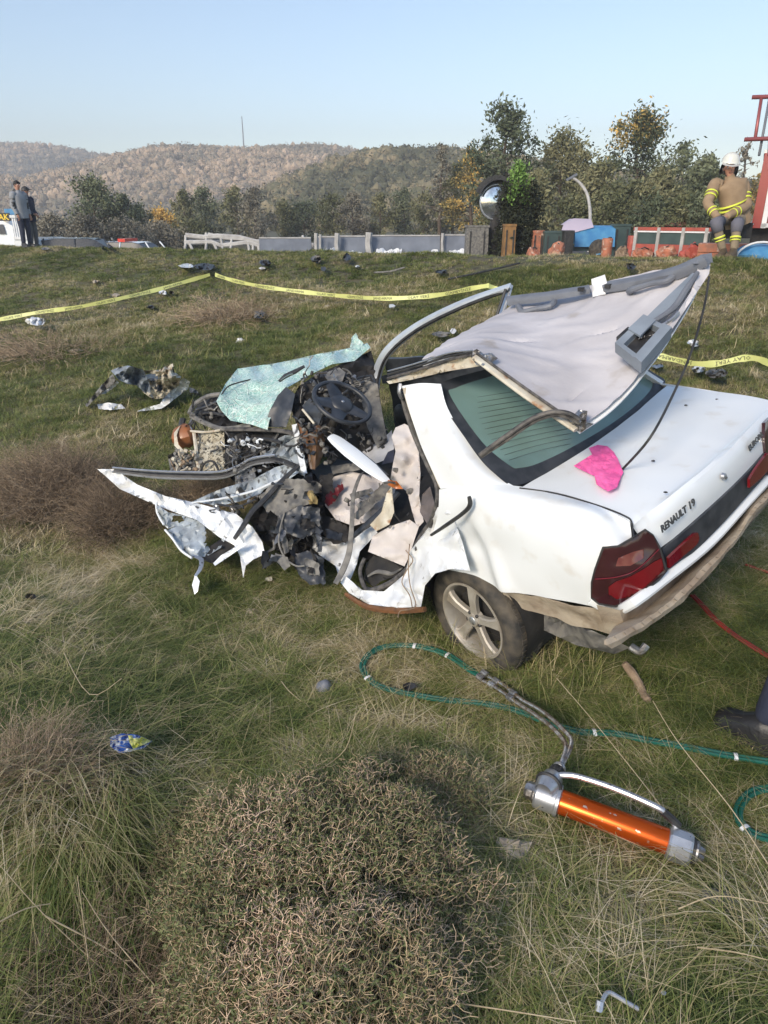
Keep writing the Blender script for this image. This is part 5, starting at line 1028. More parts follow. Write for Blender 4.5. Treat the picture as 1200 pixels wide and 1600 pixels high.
# debris further up the slope
D_ = [((55, 502, 20, 9, 10), 'white', 'crumpled white bag under the yellow tape at the left edge', .12, .25), ((292, 415, 14, 4, 8), 'paint_dirty', 'pale bent strip at the left end of the dark wreckage on the bank', .05, .2),
      ((318, 417, 20, 8, 9), 'black', 'dark shredded wreckage on the bank where the two tapes meet', .10, .35), ((255, 457, 9, 4, 7), 'white', 'pale tube shaped scrap below the left tape', .03, .1), ((268, 457, 5, 4, 6), 'black', 'black cap beside the pale scrap below the left tape', .03, .1),
      ((236, 480, 7, 4, 6), 'black', 'small black scrap below the left tape', .03, .1), ((181, 462, 9, 4, 7), 'stone', 'pale flat scrap above the left tape', .02, .06), ((415, 411, 12, 7, 8), 'black', 'black bent scrap on the bank, second from the road edge', .05, .25),
      ((410, 419, 6, 3, 6), 'white', 'white chip touching the black bent scrap on the bank', .02, .08), ((495, 404, 10, 8, 8), 'dust', 'grey fluffy scrap on top of the bank below the first barrier end', .05, .25), ((505, 420, 6, 5, 6), 'black', 'black lump just below the grey fluffy scrap', .04, .15),
      ((543, 402, 8, 7, 7), 'black', 'black scrap on top of the bank left of the white heap', .05, .2), ((558, 416, 4, 3, 6), 'white', 'white chip below the white heap on the bank', .02, .06), ((612, 478, 7, 4, 6), 'white', 'white and black scrap below the right part of the middle tape', .03, .1),
      ((404, 490, 10, 8, 8), 'dust', 'grey scrap in dry grass below the middle tape', .03, .15), ((690, 424, 12, 4, 8), 'black', 'flat dark scrap on the bare bank top', .02, .12), ((985, 416, 9, 7, 8), 'black', 'black crumpled scrap on the bank above the folded roof', .05, .2),
      ((1084, 536, 12, 6, 8), 'white', 'crumpled white paper on the slope right of the cord', .03, .15), ((1092, 576, 11, 8, 8), 'white', 'torn white fluff under the right end of the tape', .03, .15), ((1122, 583, 22, 9, 10), 'dust', 'grey brown torn fabric under the right end of the tape', .03, .18),
      ((1028, 572, 12, 4, 7), 'trim2', 'thin grey blue scrap beside the folded roof edge', .02, .08), ((690, 522, 16, 6, 8), 'dust', 'grey wreck scrap on the slope seen through the far door frame', .05, .2), ((708, 517, 5, 6, 6), 'white', 'white splinter beside the wreck scrap behind the door frame', .05, .2),
      ((165, 385, 9, 7, 8), 'black', 'black debris on the crest in front of the grey car', .05, .3), ((150, 440, 8, 3, 6), 'stone', 'pale pebble patch on the upper slope', .02, .05), ((70, 388, 10, 3, 6), 'dust', 'dark grey scrap on the crest below the two men', .03, .1)]
for k, ((u, v, w, h, n), m, lab, h0, h1) in enumerate(D_): scrap(poly(u, v, w, h, n, 40 + k, h0 * .5, h1 * .8), m, lab, crumple=.10, freq=40, thick=.015, seed=50 + k, step=3)
one(MB().tube(spl([gp(700, 436, .05), gp(740, 428, .06), (gp(775, 420, .07)), gp(812, 411, .06)], 4), .016, 7), 'dark_pipe', M['black'], 'long thin dark pipe lying on the bare bank', 'pipe')
one(MB().tube(spl([gp(585, 426, .05), gp(610, 424, .08), gp(632, 418, .10)], 4), .016, 6), 'dark_pipe', M['dust'], 'short dark bent rod on the bank below the barriers', 'pipe')
one(MB().tube(spl([gp(0, 863, .04), gp(60, 866, .03), gp(150, 868, .03), gp(220, 872, .03)], 4), .006, 6), 'thin_cable', M['black'], 'thin dark cable in the grass below the brown bush', 'cable') if False else None

# ------------------------------------------------------------------ police tape
def tape(pix, label, w=.075, txts=(), flip=False, tilt=0.5):
    P = spl([gp(u, v, h) for u, v, h in pix], 8); root = empty('barrier_tape', P[len(P) // 2], label, 'barrier tape'); root.location.z -= .2
    rows = [[], []]; vcx = []
    for i, p in enumerate(P):
        t = (P[min(i + 1, len(P) - 1)] - P[max(i - 1, 0)]).normalized(); toC = (Vector(CAM) - p).normalized()
        a = .55 * math.sin(i * .23 + len(pix)); wv = Vector((0, 0, 1)) * math.cos(a * .6) + toC * math.sin(a * .6); wv = (wv - t * wv.dot(t)).normalized()
        ww = w * (1 - .25 * abs(math.sin(i * .31))) * .5; rows[0].append(p + wv * ww); rows[1].append(p - wv * ww); vcx.append(wv)
    o = MB().grid(rows).build('tape_band', M['tape']); o.data.transform(Matrix.Translation(-root.location)); o.parent = root
    L = [0]
    for a, b in zip(P, P[1:]): L.append(L[-1] + (b - a).length)
    def at(s):
        s = max(0, min(L[-1] - 1e-4, s)); k = max(i for i in range(len(L)) if L[i] <= s); k = min(k, len(P) - 2); q = (s - L[k]) / (L[k + 1] - L[k]); return P[k].lerp(P[k + 1], q), (P[k + 1] - P[k]).normalized(), vcx[k].lerp(vcx[k + 1], q)
    s = .12; step = 0
    words_ = ['JANDARMA', 'OLAY YER\u0130', 'G\u0130RMEY\u0130N\u0130Z']
    while s < L[-1] - .5:
        cu = bpy.data.curves.new('t', 'FONT'); cu.body = words_[step % 3]; cu.size = .062; cu.resolution_u = 1; to = bpy.data.objects.new('t', cu); COL.objects.link(to)
        dg = bpy.context.evaluated_depsgraph_get(); me = bpy.data.meshes.new_from_object(to.evaluated_get(dg)); bpy.data.objects.remove(to); bpy.data.curves.remove(cu)
        wd = max(v.co.x for v in me.vertices)
        for v in me.vertices:
            x, y = v.co.x, v.co.y - .022
            if flip: x, y = wd - x, -y
            p, t, wv = at(s + x); nn = t.cross(wv)
            if nn.dot(Vector(CAM) - p) < 0: nn = -nn
            v.co = p + wv * y * (w / .075) * .85 + nn * .004 - root.location
        me.materials.append(M['tapetext']); to = bpy.data.objects.new('tape_lettering', me); COL.objects.link(to); to.parent = root
        s += wd + .22; step += 1
    return root
tape([(-60, 508, .12), (0, 499, .15), (60, 488, .20), (120, 480, .24), (180, 468, .28), (240, 454, .32), (290, 440, .36), (328, 429, .40)], 'yellow printed tape from the left edge up to the dark wreckage', .070)
tape([(336, 429, .40), (360, 437, .36), (400, 446, .30), (440, 452, .26), (490, 458, .22), (540, 463, .18), (590, 466, .18), (640, 465, .20), (690, 460, .25), (740, 450, .32), (764, 446, .36)], 'long sagging yellow printed tape across the middle of the slope', .070)
tape([(764, 447, .36), (775, 451, .30), (788, 459, .26), (800, 470, .2)], 'short crumpled end of yellow tape behind the far door frame', .07)
tape([(1012, 548, .30), (1030, 556, .28), (1055, 562, .24), (1085, 568, .22), (1120, 568, .24), (1160, 560, .30), (1185, 561, .32), (1215, 574, .26), (1260, 590, .2)], 'yellow printed tape behind the boot at the right edge', .065, flip=True)
# ------------------------------------------------------------------ thorn bush and other plants in the foreground
def ribbon(V, F, T, a, b, w0, w1, ti):
    """one thin three-sided twig"""
    d = b - a
    if d.length < 1e-6: return
    d.normalize(); s = d.orthogonal().normalized(); t = d.cross(s); o = len(V)
    for p, w in ((a, w0), (b, w1)):
        for k in range(3):
            an = 2.094 * k; V.append(p + s * (w * math.cos(an)) + t * (w * math.sin(an)))
    T.extend([ti] * 6)
    for k in range(3): q = (k + 1) % 3; F.append((o + k, o + q, o + 3 + q)); F.append((o + k, o + 3 + q, o + 3 + k))
def thorn_bush(name, c, rx, ry, rz, nb, gens, mat_, label, cat='bush', seed=0, w=.0011, seglen=.022, tint=(.2, 1.0), spread=1.75, leaf=0, leafm=None, group=None):
    r = random.Random(seed); V, F, T = [], [], []; LV, LF, LT_ = [], [], []
    root = empty(name, (c[0], c[1], gz(c[0], c[1])), label, cat, group)
    def grow(p, d, g, ti):
        if g <= 0: return
        L = seglen * r.uniform(.7, 1.2); q = p + d * L; n = Vector((q.x / rx, q.y / ry, q.z / rz)).length
        if n > 1.12: return
        ti2 = ti + .10 * n; ww = w * (.8 + .12 * g)
        ribbon(V, F, T, p, q, ww, ww * .8, max(0, min(1, ti2 - .08 * (g > 4) + r.uniform(-.08, .08))))
        axis = d.cross(Vector((r.gauss(0, 1), r.gauss(0, 1), r.gauss(0, 1)))).normalized(); an = spread * r.uniform(.75, 1.15)
        out = Vector((q.x / rx ** 2, q.y / ry ** 2, q.z / rz ** 2 + .2)).normalized()
        for sg in (-1, 1):
            if g > 1 and r.random() < .06: continue
            nd = Matrix.Rotation(sg * an * .5, 3, axis) @ d; nd = (nd + out * .16 + Vector((0, 0, .03))).normalized(); grow(q, nd, g - 1, ti)
        if g == 1 or (g < 4 and r.random() < .25):
            pass
        if leaf and r.random() < leaf:
            for _ in range(2):
                dd = Vector((r.gauss(0, 1), r.gauss(0, 1), r.gauss(0, 1))).normalized(); e = dd.orthogonal() * .0022; o = len(LV)
                b = q + dd * r.uniform(.008, .018); LV.extend([q + e, q - e, b]); LF.append((o, o + 1, o + 2)); LT_.extend([r.uniform(0, .5)] * 3)
    for k in range(nb):
        a = r.uniform(0, 6.283); z = r.random() ** .75; rr_ = math.sqrt(max(0, 1 - z * z)); d = Vector((rr_ * math.cos(a), rr_ * math.sin(a), z)); k0 = r.uniform(.45, .92) * (.90 + .35 * noise.noise(Vector((d.x * 2.1 + seed, d.y * 2.1, d.z * 2.1))))
        s = Vector((d.x * rx, d.y * ry, d.z * rz)); p = s * k0
        ti = tint[0] + (tint[1] - tint[0]) * (.5 + .5 * noise.noise(Vector((s.x * 3.2 + seed, s.y * 3.2, s.z * 2)))) * r.uniform(.8, 1.1)
        if r.random() < .3: ribbon(V, F, T, Vector((r.uniform(-.05, .05), r.uniform(-.05, .05), 0)), p, w * 2.2, w * 1.3, ti * .5)
        grow(p, (d + Vector((r.gauss(0, .5), r.gauss(0, .5), r.gauss(0, .5)))).normalized(), gens, ti)
    tw = npmesh('twigs', [tuple(v) for v in V], F, mat_, parent=root, attr=T)
    if leaf: npmesh('leaves', [tuple(v) for v in LV], LF, leafm, parent=root, attr=LT_)
    return root
M['twigtan'] = tintmat('pale_twigs', [(0, (.15, .125, .065)), (.35, (.31, .25, .15)), (.6, (.50, .385, .25)), (.8, (.66, .49, .345)), (1, (.78, .58, .43))], .7)
M['twigbr'] = tintmat('brown_twigs', [(0, (.09, .066, .045)), (.4, (.23, .17, .115)), (.7, (.35, .265, .18)), (1, (.48, .385, .27))], .8)
M['leafm'] = tintmat('tiny_leaves', [(0, (.070, .095, .035)), (.5, (.15, .165, .065)), (1, (.25, .24, .12))], .6)
def gpl(u, v): p = gpick(u, v); return (p[0], p[1])
thorn_bush('thorn_bush', gpl(490, 1430), .62, .64, .25, 1050, 6, M['twigtan'], 'large pale thorny bush in the middle foreground', seed=3, leaf=.85, leafm=M['leafm'], tint=(.15, 1.15))
thorn_bush('thorn_bush', gpl(655, 1260), .38, .32, .12, 260, 5, M['twigtan'], 'low greyer lobe of thorny bush behind the large pale one', seed=5, leaf=.7, leafm=M['leafm'], tint=(-.2, .75))
thorn_bush('thorn_bush', gpl(330, 1370), .26, .34, .20, 260, 5, M['twigtan'], 'narrow thorny lobe along the left side of the large pale bush', seed=8, leaf=.6, leafm=M['leafm'], tint=(-.1, 1.0))
thorn_bush('thorn_bush', gpl(520, 1590), .46, .34, .28, 480, 6, M['twigtan'], 'reddish lower part of the thorny bush at the bottom edge', seed=6, leaf=.5, leafm=M['leafm'], tint=(.15, 1.15))
# dry brown bushes on the left
def wiry_bush(c, rx, ry, rz, n, m, label, seed, seg=.05, w=.0014, tint=(.1, .9), steps=6, name='dry_bush', updir=.25):
    r = random.Random(seed); V, F, T = [], [], []; root = empty(name, (c[0], c[1], gz(c[0], c[1])), label, 'bush')
    for k in range(n):
        a = r.uniform(0, 6.283); z = r.random(); q = math.sqrt(1 - z * z); s = Vector((q * math.cos(a) * rx, q * math.sin(a) * ry, z * rz)) * r.uniform(.15, .95)
        d = (s.normalized() + Vector((r.gauss(0, .7), r.gauss(0, .7), r.gauss(0, .4) + updir))).normalized(); ti = r.uniform(*tint); p = s
        for j in range(steps):
            e = p + d * seg * r.uniform(.6, 1.2); ribbon(V, F, T, p, e, w * (1 - .1 * j), w * (.9 - .1 * j), ti)
            if r.random() < .5:
                sd_ = (d + Vector((r.gauss(0, .8), r.gauss(0, .8), r.gauss(0, .6)))).normalized(); ribbon(V, F, T, e, e + sd_ * seg * .8, w * .7, w * .4, min(1, ti + .1))
            d = (d + Vector((r.gauss(0, .35), r.gauss(0, .35), r.gauss(0, .3) - .05))).normalized(); p = e
    npmesh('twigs', [tuple(v) for v in V], F, m, parent=root, attr=T); return root
wiry_bush(gpl(85, 790), .62, .55, .42, 5200, M['twigbr'], 'tangled dry reddish brown bush at the left edge beside the torn wing', 1, tint=(.1, .85))
wiry_bush(gpl(185, 830), .34, .34, .26, 1800, M['twigbr'], 'darker low dry bush under the tip of the torn wing', 2, tint=(.0, .55))
wiry_bush(gpl(330, 790), .40, .35, .16, 1000, M['twigbr'], 'flat dry scrub under the open nose of the car', 7, tint=(.2, .9))
wiry_bush(gpl(355, 500), .8, .7, .16, 520, M['twigbr'], 'dry brown weeds on the slope below where the tapes meet', 3, seg=.08, w=.0035, tint=(.3, 1.0))
wiry_bush(gpl(60, 555), 1.3, .8, .14, 520, M['twigbr'], 'grey brown weeds on the slope at the far left', 4, seg=.08, w=.0035, tint=(.3, 1.0))
wiry_bush(gpl(40, 1235), .26, .26, .16, 700, M['twigbr'], 'mat of brown dry stems at the left edge below the crisp packet', 8, seg=.05, w=.0011, tint=(.2, 1.0))
wiry_bush(gpl(150, 1560), .45, .30, .14, 1600, M['twigbr'], 'dark tangle of dry stems in the lower left corner', 9, seg=.05, w=.0011, tint=(.1, .8))
# long draping grass tussocks
def tussock(c, n, R, L0, L1, w, m, label, seed, lean=(0, 0), tint=(.2, .7), el=(.4, 1.4), droop=1.5, seg=7, name='grass_tussock', cat='grass tussock', bias=None):
    r = random.Random(seed); V, F, T = [], [], []
    for _ in range(n):
        a = r.uniform(0, 6.283); q = R * math.sqrt(r.random()); x, y = q * math.cos(a), q * math.sin(a); L = r.uniform(L0, L1)
        h = (bias + r.gauss(0, .7)) if bias is not None else r.uniform(0, 6.283); e = r.uniform(*el); ti = r.uniform(*tint); z0 = gz(c[0] + x, c[1] + y) - gz(*c); p = Vector((x, y, z0)); b = len(V); dr = droop * r.uniform(.6, 1.3)
        for k in range(seg + 1):
            t = k / seg; ww = w * r.uniform(.9, 1.1) * .5 * (1 - t) ** .5 if k < seg else 0; sx, sy = -math.sin(h) * ww, math.cos(h) * ww
            if k < seg: V += [(p.x + sx, p.y + sy, p.z), (p.x - sx, p.y - sy, p.z)]; T += [ti + .1 * t] * 2
            else: V.append(tuple(p)); T.append(ti + .15)
            ee = e - dr * t; h += r.gauss(0, .06); p = p + Vector((math.cos(h) * math.cos(ee), math.sin(h) * math.cos(ee), math.sin(ee))) * (L / seg)
            gzz = gz(c[0] + p.x, c[1] + p.y) - gz(*c) if k > 2 else -9; p.z = max(p.z, gzz + .005)
        for k in range(seg - 1): i = b + 2 * k; F += [(i, i + 1, i + 3), (i, i + 3, i + 2)]
        i = b + 2 * (seg - 1); F.append((i, i + 1, i + 2))
    o = npmesh(name, V, F, m, attr=T); o.location = (c[0], c[1], gz(*c)); return tag(o, label, cat)
G2 = M['grassmat']
tussock(gpl(110, 1270), 900, .28, .30, .60, .0030, G2, 'long grass draping over the ditch at the lower left', 1, tint=(.15, .75), droop=2.0, bias=-1.4)
tussock(gpl(190, 1420), 500, .25, .30, .55, .0030, G2, 'dark drooping grass beside the left side of the thorny bush', 2, tint=(.0, .45), droop=2.0, bias=-1.6)
tussock(gpl(1205, 1500), 130, .16, .30, .55, .0032, G2, 'grey green arching grass tuft in the lower right corner', 3, tint=(.45, .95), droop=1.9, el=(.5, 1.3), bias=2.6)
tussock(gpl(100, 950), 700, .40, .20, .42, .0028, G2, 'flattened pale green grass on the left, above the crisp packet', 4, tint=(.45, .85), droop=1.3, el=(.1, .8), bias=0.3)
tussock(gpl(850, 1040), 420, .34, .15, .32, .0030, G2, 'grass growing up in front of the rear wheel', 5, tint=(.3, .8), droop=1.0, el=(.5, 1.4))
tussock(gpl(640, 990), 420, .34, .12, .26, .0030, G2, 'grass along the lower edge of the crushed sill', 6, tint=(.25, .7), droop=1.0, el=(.5, 1.4))
# single dry stalks
def stalk(pts, r, label, tint='twigstalk', group='dry grass stalks in the lower left corner'):
    P = spl(pts, 4); n = len(P); mb = MB().tube(P, [r * (1 - .6 * i / n) for i in range(n)], 5); one(mb, 'dry_stalk', M['straw'], label, 'dry stalk', group=None)
M['straw'] = mat('dry_straw', (.44, .37, .25), .7, 0, (.34, .27, .17), 30)
SK = [([(285, 1600, .02), (180, 1530, .14), (72, 1432, .30), (0, 1352, .42)], 'pale straight dry stalk running from the left edge to the bottom'), ([(72, 1432, .30), (170, 1484, .26), (210, 1518, .22)], 'pale dry stalk lying towards the thorny bush in the lower left corner'),
      ([(300, 1602, .02), (180, 1470, .3), (128, 1392, .42)], 'long pale dry stalk leaning left beside the thorny bush'), ([(150, 1600, .05), (138, 1500, .24), (121, 1368, .45)], 'upright pale dry stalk left of the leaning one'),
      ([(205, 1600, .06), (212, 1520, .2)], 'short pale dry stalk beside the foot of the thorny bush'), ([(182, 1520, .12), (180, 1435, .3)], 'thin upright dry stalk in front of the dark hollow'),
      ([(0, 1440, .3), (40, 1420, .32), (78, 1412, .33)], 'pale dry stalk coming in from the left edge'), ([(505, 1200, .06), (540, 1170, .3), (556, 1115, .5)], 'curved thin dry stalk standing up out of the thorny bush'),
      ([(1090, 1335, .05), (1010, 1230, .08), (930, 1130, .12), (870, 1060, .2)], 'long straw stalk crossing above the orange ram'), ([(1200, 1350, .05), (1140, 1260, .15), (1060, 1160, .25), (1020, 1095, .32)], 'long straw stalk right of the orange ram'),
      ([(100, 1020, .08), (140, 1085, .1), (190, 1060, .22)], 'pale stalk above the crisp packet'), ([(440, 1065, .05), (452, 1080, .07), (470, 1095, .05)], 'short pale stalk in the grass left of the grey cone'),
      ([(1060, 1420, .12), (1120, 1400, .2), (1200, 1412, .25)], 'arching pale blade at the right edge above the dark stone'), ([(1090, 1480, .12), (1150, 1488, .2), (1200, 1500, .22)], 'straight pale blade in the lower right corner'),
      ([(700, 1565, .06), (800, 1580, .12), (900, 1596, .14)], 'thin green yellow stalk along the bottom edge right of the bush')]
for pts, lab in SK: stalk([gp(u, v, h) for u, v, h in pts], .0026, lab)
# small broad-leaved weeds
def weed(u, v, n, L, label, m, seed):
    r = random.Random(seed); c = gp(u, v); root = empty('leafy_weed', c, label, 'weed')
    for k in range(n):
        a = 2 * math.pi * k / n + r.uniform(-.3, .3); e = r.uniform(.25, .9); d = Vector((math.cos(a) * math.cos(e), math.sin(a) * math.cos(e), math.sin(e))); s = Vector((-math.sin(a), math.cos(a), 0)); l = L * r.uniform(.7, 1.2); rows = []
        for t, w in ((0, .03), (.25, .12), (.55, .24), (.8, .18), (1.0, .01)):
            p = d * l * t - Vector((0, 0, 1)) * l * .35 * t * t; rows.append([p - s * w * l, p + Vector((0, 0, -.03 * l)), p + s * w * l])
        MB().grid(rows).build('leaf', m, root)
M['weed'] = mat('fresh_leaf', (.075, .16, .035), .5, 0, (.11, .20, .05), 12); M['weed2'] = mat('dull_leaf', (.07, .11, .045), .6, 0, (.10, .13, .06), 12)
weed(745, 1560, 9, .07, 'broad leaved green weed at the bottom edge right of the thorny bush', M['weed2'], 1)
weed(822, 1588, 12, .028, 'small bright green weed at the bottom edge', M['weed'], 2)
weed(1062, 1050, 8, .05, 'round leaved green weed in the grass right of the dead branch', M['weed'], 3)
weed(995, 1104, 8, .03, 'small yellow green weed just under the dead branch', mat('yellow_flower', (.55, .50, .05), .6), 4)
weed(262, 1235, 8, .05, 'small green weed beside the bare earth below the crisp packet', M['weed2'], 5)
weed(240, 1345, 9, .06, 'green weed in the ditch left of the thorny bush', M['weed2'], 6)
# ------------------------------------------------------------------ trees
LEAFC = {'pine': [(0, (0.041, 0.060, 0.034)), (.5, (0.094, 0.115, 0.064)), (1, (0.176, 0.196, 0.112))], 'olive': [(0, (0.055, 0.067, 0.030)), (.5, (0.131, 0.139, 0.067)), (1, (0.233, 0.223, 0.119))],
         'gold': [(0, (0.093, 0.085, 0.031)), (.45, (0.202, 0.171, 0.062)), (.7, (0.512, 0.341, 0.093)), (1, (0.775, 0.512, 0.155))], 'grey': [(0, (0.078, 0.074, 0.062)), (.5, (0.155, 0.147, 0.116)), (1, (0.264, 0.240, 0.186))],
         'mid': [(0, (.060, .065, .035)), (.4, (.11, .11, .06)), (.7, (.19, .165, .095)), (1, (.30, .24, .14))],
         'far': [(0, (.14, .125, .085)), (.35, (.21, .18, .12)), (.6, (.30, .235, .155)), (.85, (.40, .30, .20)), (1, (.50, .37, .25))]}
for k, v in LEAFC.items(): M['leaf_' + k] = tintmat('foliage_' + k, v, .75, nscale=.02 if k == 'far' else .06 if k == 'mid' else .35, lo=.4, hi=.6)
def leafcloud(r, centres, n, spread, size, up=.3):
    C_ = np.array(centres); i = r.integers(0, len(C_), n); P = C_[i, :3] + r.normal(0, 1, (n, 3)) * (C_[i, 3:4] * spread)
    a = r.normal(0, 1, (n, 3)); a /= np.linalg.norm(a, axis=1, keepdims=True); b = r.normal(0, 1, (n, 3)); b -= a * (a * b).sum(1, keepdims=True); b /= np.linalg.norm(b, axis=1, keepdims=True)
    s = size * r.uniform(.5, 1.4, (n, 1)); V = np.stack([P - a * s, P + b * s * .45, P + a * s, P - b * s * .45], 1).reshape(-1, 3); k = np.arange(n)[:, None] * 4
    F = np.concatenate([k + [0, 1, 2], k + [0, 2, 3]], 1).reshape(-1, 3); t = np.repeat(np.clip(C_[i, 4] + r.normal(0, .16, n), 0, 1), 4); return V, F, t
def tree(x, y, H, Wd, kind, label, seed, n=5200, size=.10, group=None, crown0=.25, name='tree', trunks=1, open_=.55, zb=None, mt=None, lean=0.0):
    r = np.random.default_rng(seed); rd = random.Random(seed); z0 = gz(x, y) if zb is None else zb; root = empty(name, (x, y, z0), label, 'tree', group)
    tm = MB(); cen = []
    for q in range(trunks):
        bx = rd.uniform(-.3, .3) * (trunks > 1); P = [Vector((bx, 0, -.3))]; 
        for k in range(7): P.append(Vector((bx + lean * (k + 1) / 7 + rd.uniform(-.05, .05) * H * .3, rd.uniform(-.05, .05) * H * .3, H * .88 * (k + 1) / 7)))
        R_ = [H * .022 * (1 - .85 * i / 7) + .01 for i in range(8)]; tm.tube(P, R_, 7)
        nb = int(16 + H * 1.5)
        for k in range(nb):
            t = crown0 + (1 - crown0) * (k + rd.random()) / nb; i = min(int(t * 7), 6); p = P[i].lerp(P[i + 1], t * 7 - i); a = rd.uniform(0, 6.283)
            env = math.sin(min(1, (1 - t) * 2.2 + .22) * math.pi / 2) * (.6 + .5 * math.sin(math.pi * min(1, (t - crown0) / (1 - crown0) + .25)))
            L = Wd * .5 * env * rd.uniform(.45, 1.12); e = rd.uniform(-.05, .55); d = Vector((math.cos(a) * math.cos(e), math.sin(a) * math.cos(e), math.sin(e)))
            Q = [p, p + d * L * .5 + Vector((0, 0, L * .06)), p + d * L + Vector((0, 0, L * rd.uniform(0, .22)))]; tm.tube(Q, [R_[i] * .45, R_[i] * .25, .008], 5)
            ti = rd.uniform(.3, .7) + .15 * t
            for s_ in (.45, .7, .95, 1.05):
                if rd.random() < open_ + .25: c = p + d * L * s_ + Vector((rd.gauss(0, .12), rd.gauss(0, .12), rd.gauss(0, .08))) * L; cen.append((c.x, c.y, c.z, .11 * Wd * rd.uniform(.35, .9) * (1.2 - .3 * s_), ti))
        cen.append((P[-1].x, P[-1].y, P[-1].z + .02 * H, Wd * .05, .6))
    tm.build('trunk', M['bark'], root)
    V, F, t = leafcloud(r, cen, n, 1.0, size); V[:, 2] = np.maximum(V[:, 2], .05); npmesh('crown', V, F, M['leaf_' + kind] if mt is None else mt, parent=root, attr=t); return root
def tw(u, s): p = wp(u, 340, s); return p[0], p[1]
def top(v, s, z0): return CH + (340 - v) / FPX * s * .93 - z0
def ptree(u, vt, s, wpx, kind, label, seed, **k):
    x, y = tw(u, s); z0 = gz(x, y) if k.get('zb') is None else k['zb']; return tree(x, y, top(vt, s, z0), wpx * s / FPX, kind, label, seed, **k)
TG = 'trees standing beyond the road'
ptree(785, 157, 36, 120, 'pine', 'tall dark tree with loose branches behind the round mirror', 1, n=6500, open_=.35, crown0=.3)
ptree(872, 203, 38, 125, 'olive', 'round olive green tree between the two tallest trees', 2, n=8000)
ptree(985, 167, 37, 125, 'pine', 'tall tree with yellow tinged top right of the olive tree', 3, n=7000, open_=.4, crown0=.3)
x_, y_ = tw(985, 36.6); r_ = np.random.default_rng(8); gt = leafcloud(r_, [(x_ + a * .9 - .3, y_ - .2, gz(x_, y_) + b - .75, .30, .8) for a, b in ((-.9, 5.7), (-.3, 6.3), (.4, 6.6), (1.0, 6.0), (.7, 5.6), (-.6, 5.5), (.2, 5.9))], 900, 1.0, .08)
yo = npmesh('yellow_leaves', gt[0], gt[1], M['leaf_gold'], attr=gt[2]); tr_ = [o for o in bpy.data.objects if o.get('label', '').startswith('tall tree with yellow')][0]; yo.data.transform(Matrix.Translation(-tr_.location)); yo.parent = tr_
ptree(1058, 214, 40, 50, 'pine', 'slim pointed conifer left of the firefighter', 4, n=2200, open_=.3)
ptree(1022, 262, 33, 85, 'olive', 'dense green tree in front of the yellow topped tree', 5, n=6000)
ptree(1095, 240, 34, 85, 'pine', 'broad dark tree directly behind the firefighter', 6, n=6500)
ptree(1150, 208, 42, 46, 'grey', 'nearly bare pale tree above the firefighter helmet', 7, n=500, open_=.2)
ptree(1180, 262, 44, 50, 'gold', 'orange leaved tree between firefighter and fire engine', 8, n=2400)
ptree(735, 226, 46, 70, 'gold', 'tree with orange yellow autumn crown left of the tallest tree', 9, n=4500)
ptree(688, 214, 48, 46, 'grey', 'thin bare topped tree left of the orange yellow one', 10, n=1300, open_=.2)
ptree(708, 250, 50, 60, 'olive', 'yellow green tree under the thin bare topped tree', 11, n=4500)
ptree(930, 250, 34, 80, 'olive', 'green tree behind the bent lamp post', 12, n=6500)
ptree(838, 262, 33, 75, 'olive', 'green tree right behind the dark column shrub', 13, n=6000)
ptree(148, 276, 44, 105, 'pine', 'dark green spreading pine on the left with layered boughs', 14, n=8500, crown0=.15)
ptree(196, 300, 46, 60, 'pine', 'smaller dark conifer right of the spreading pine', 15, n=4200, crown0=.1)
ptree(218, 322, 48, 50, 'olive', 'yellow green low tree right of the smaller conifer', 16, n=3200, crown0=.1)
ptree(252, 326, 50, 62, 'gold', 'low orange autumn tree on the left', 17, n=3600, crown0=.1)
MIDL = ['first from the left', 'second from the left', 'third from the left', 'fourth from the left', 'fifth from the left', 'sixth from the left', 'seventh from the left', 'eighth from the left', 'ninth from the left', 'tenth from the left', 'eleventh from the left', 'twelfth from the left']
rd_ = random.Random(4)
for k in range(12):
    u = 292 + k * 37 + rd_.uniform(-8, 8); ptree(u, 300 - 10 * math.sin(k * .9) + rd_.uniform(-8, 10), 52 + rd_.uniform(-3, 5), rd_.uniform(52, 74), ['olive', 'pine', 'olive', 'grey'][k % 4], MIDL[k] + ' in the dark row of trees behind the barriers', 30 + k, n=3600, crown0=.12, group='dark row of trees behind the barriers')
for k, (u, vt, s, w, kd, lab) in enumerate([(80, 335, 40, 70, 'grey', 'grey brown leafless thicket behind the two men'), (130, 338, 38, 80, 'grey', 'grey leafless thicket behind the grey car'), (190, 345, 40, 80, 'grey', 'dull thicket below the smaller conifer'), (245, 350, 42, 80, 'grey', 'dark low thicket under the orange autumn tree'), (300, 345, 44, 70, 'olive', 'low green thicket at the left end of the guardrail'),
    (770, 300, 34, 70, 'olive', 'green thicket behind the round mirror post'), (900, 305, 30, 70, 'olive', 'green thicket left of the lamp post'), (965, 300, 29, 80, 'olive', 'green thicket right of the lamp post'), (1020, 310, 28, 80, 'pine', 'dark green thicket above the red rail'), (1075, 300, 27, 70, 'olive', 'green thicket left of the firefighter'), (1110, 290, 26, 60, 'pine', 'dark thicket behind the firefighter shoulder')]):
    ptree(u, vt, s, w, kd, lab, 60 + k, n=4800, crown0=.05, name='thicket', trunks=3, size=.08)
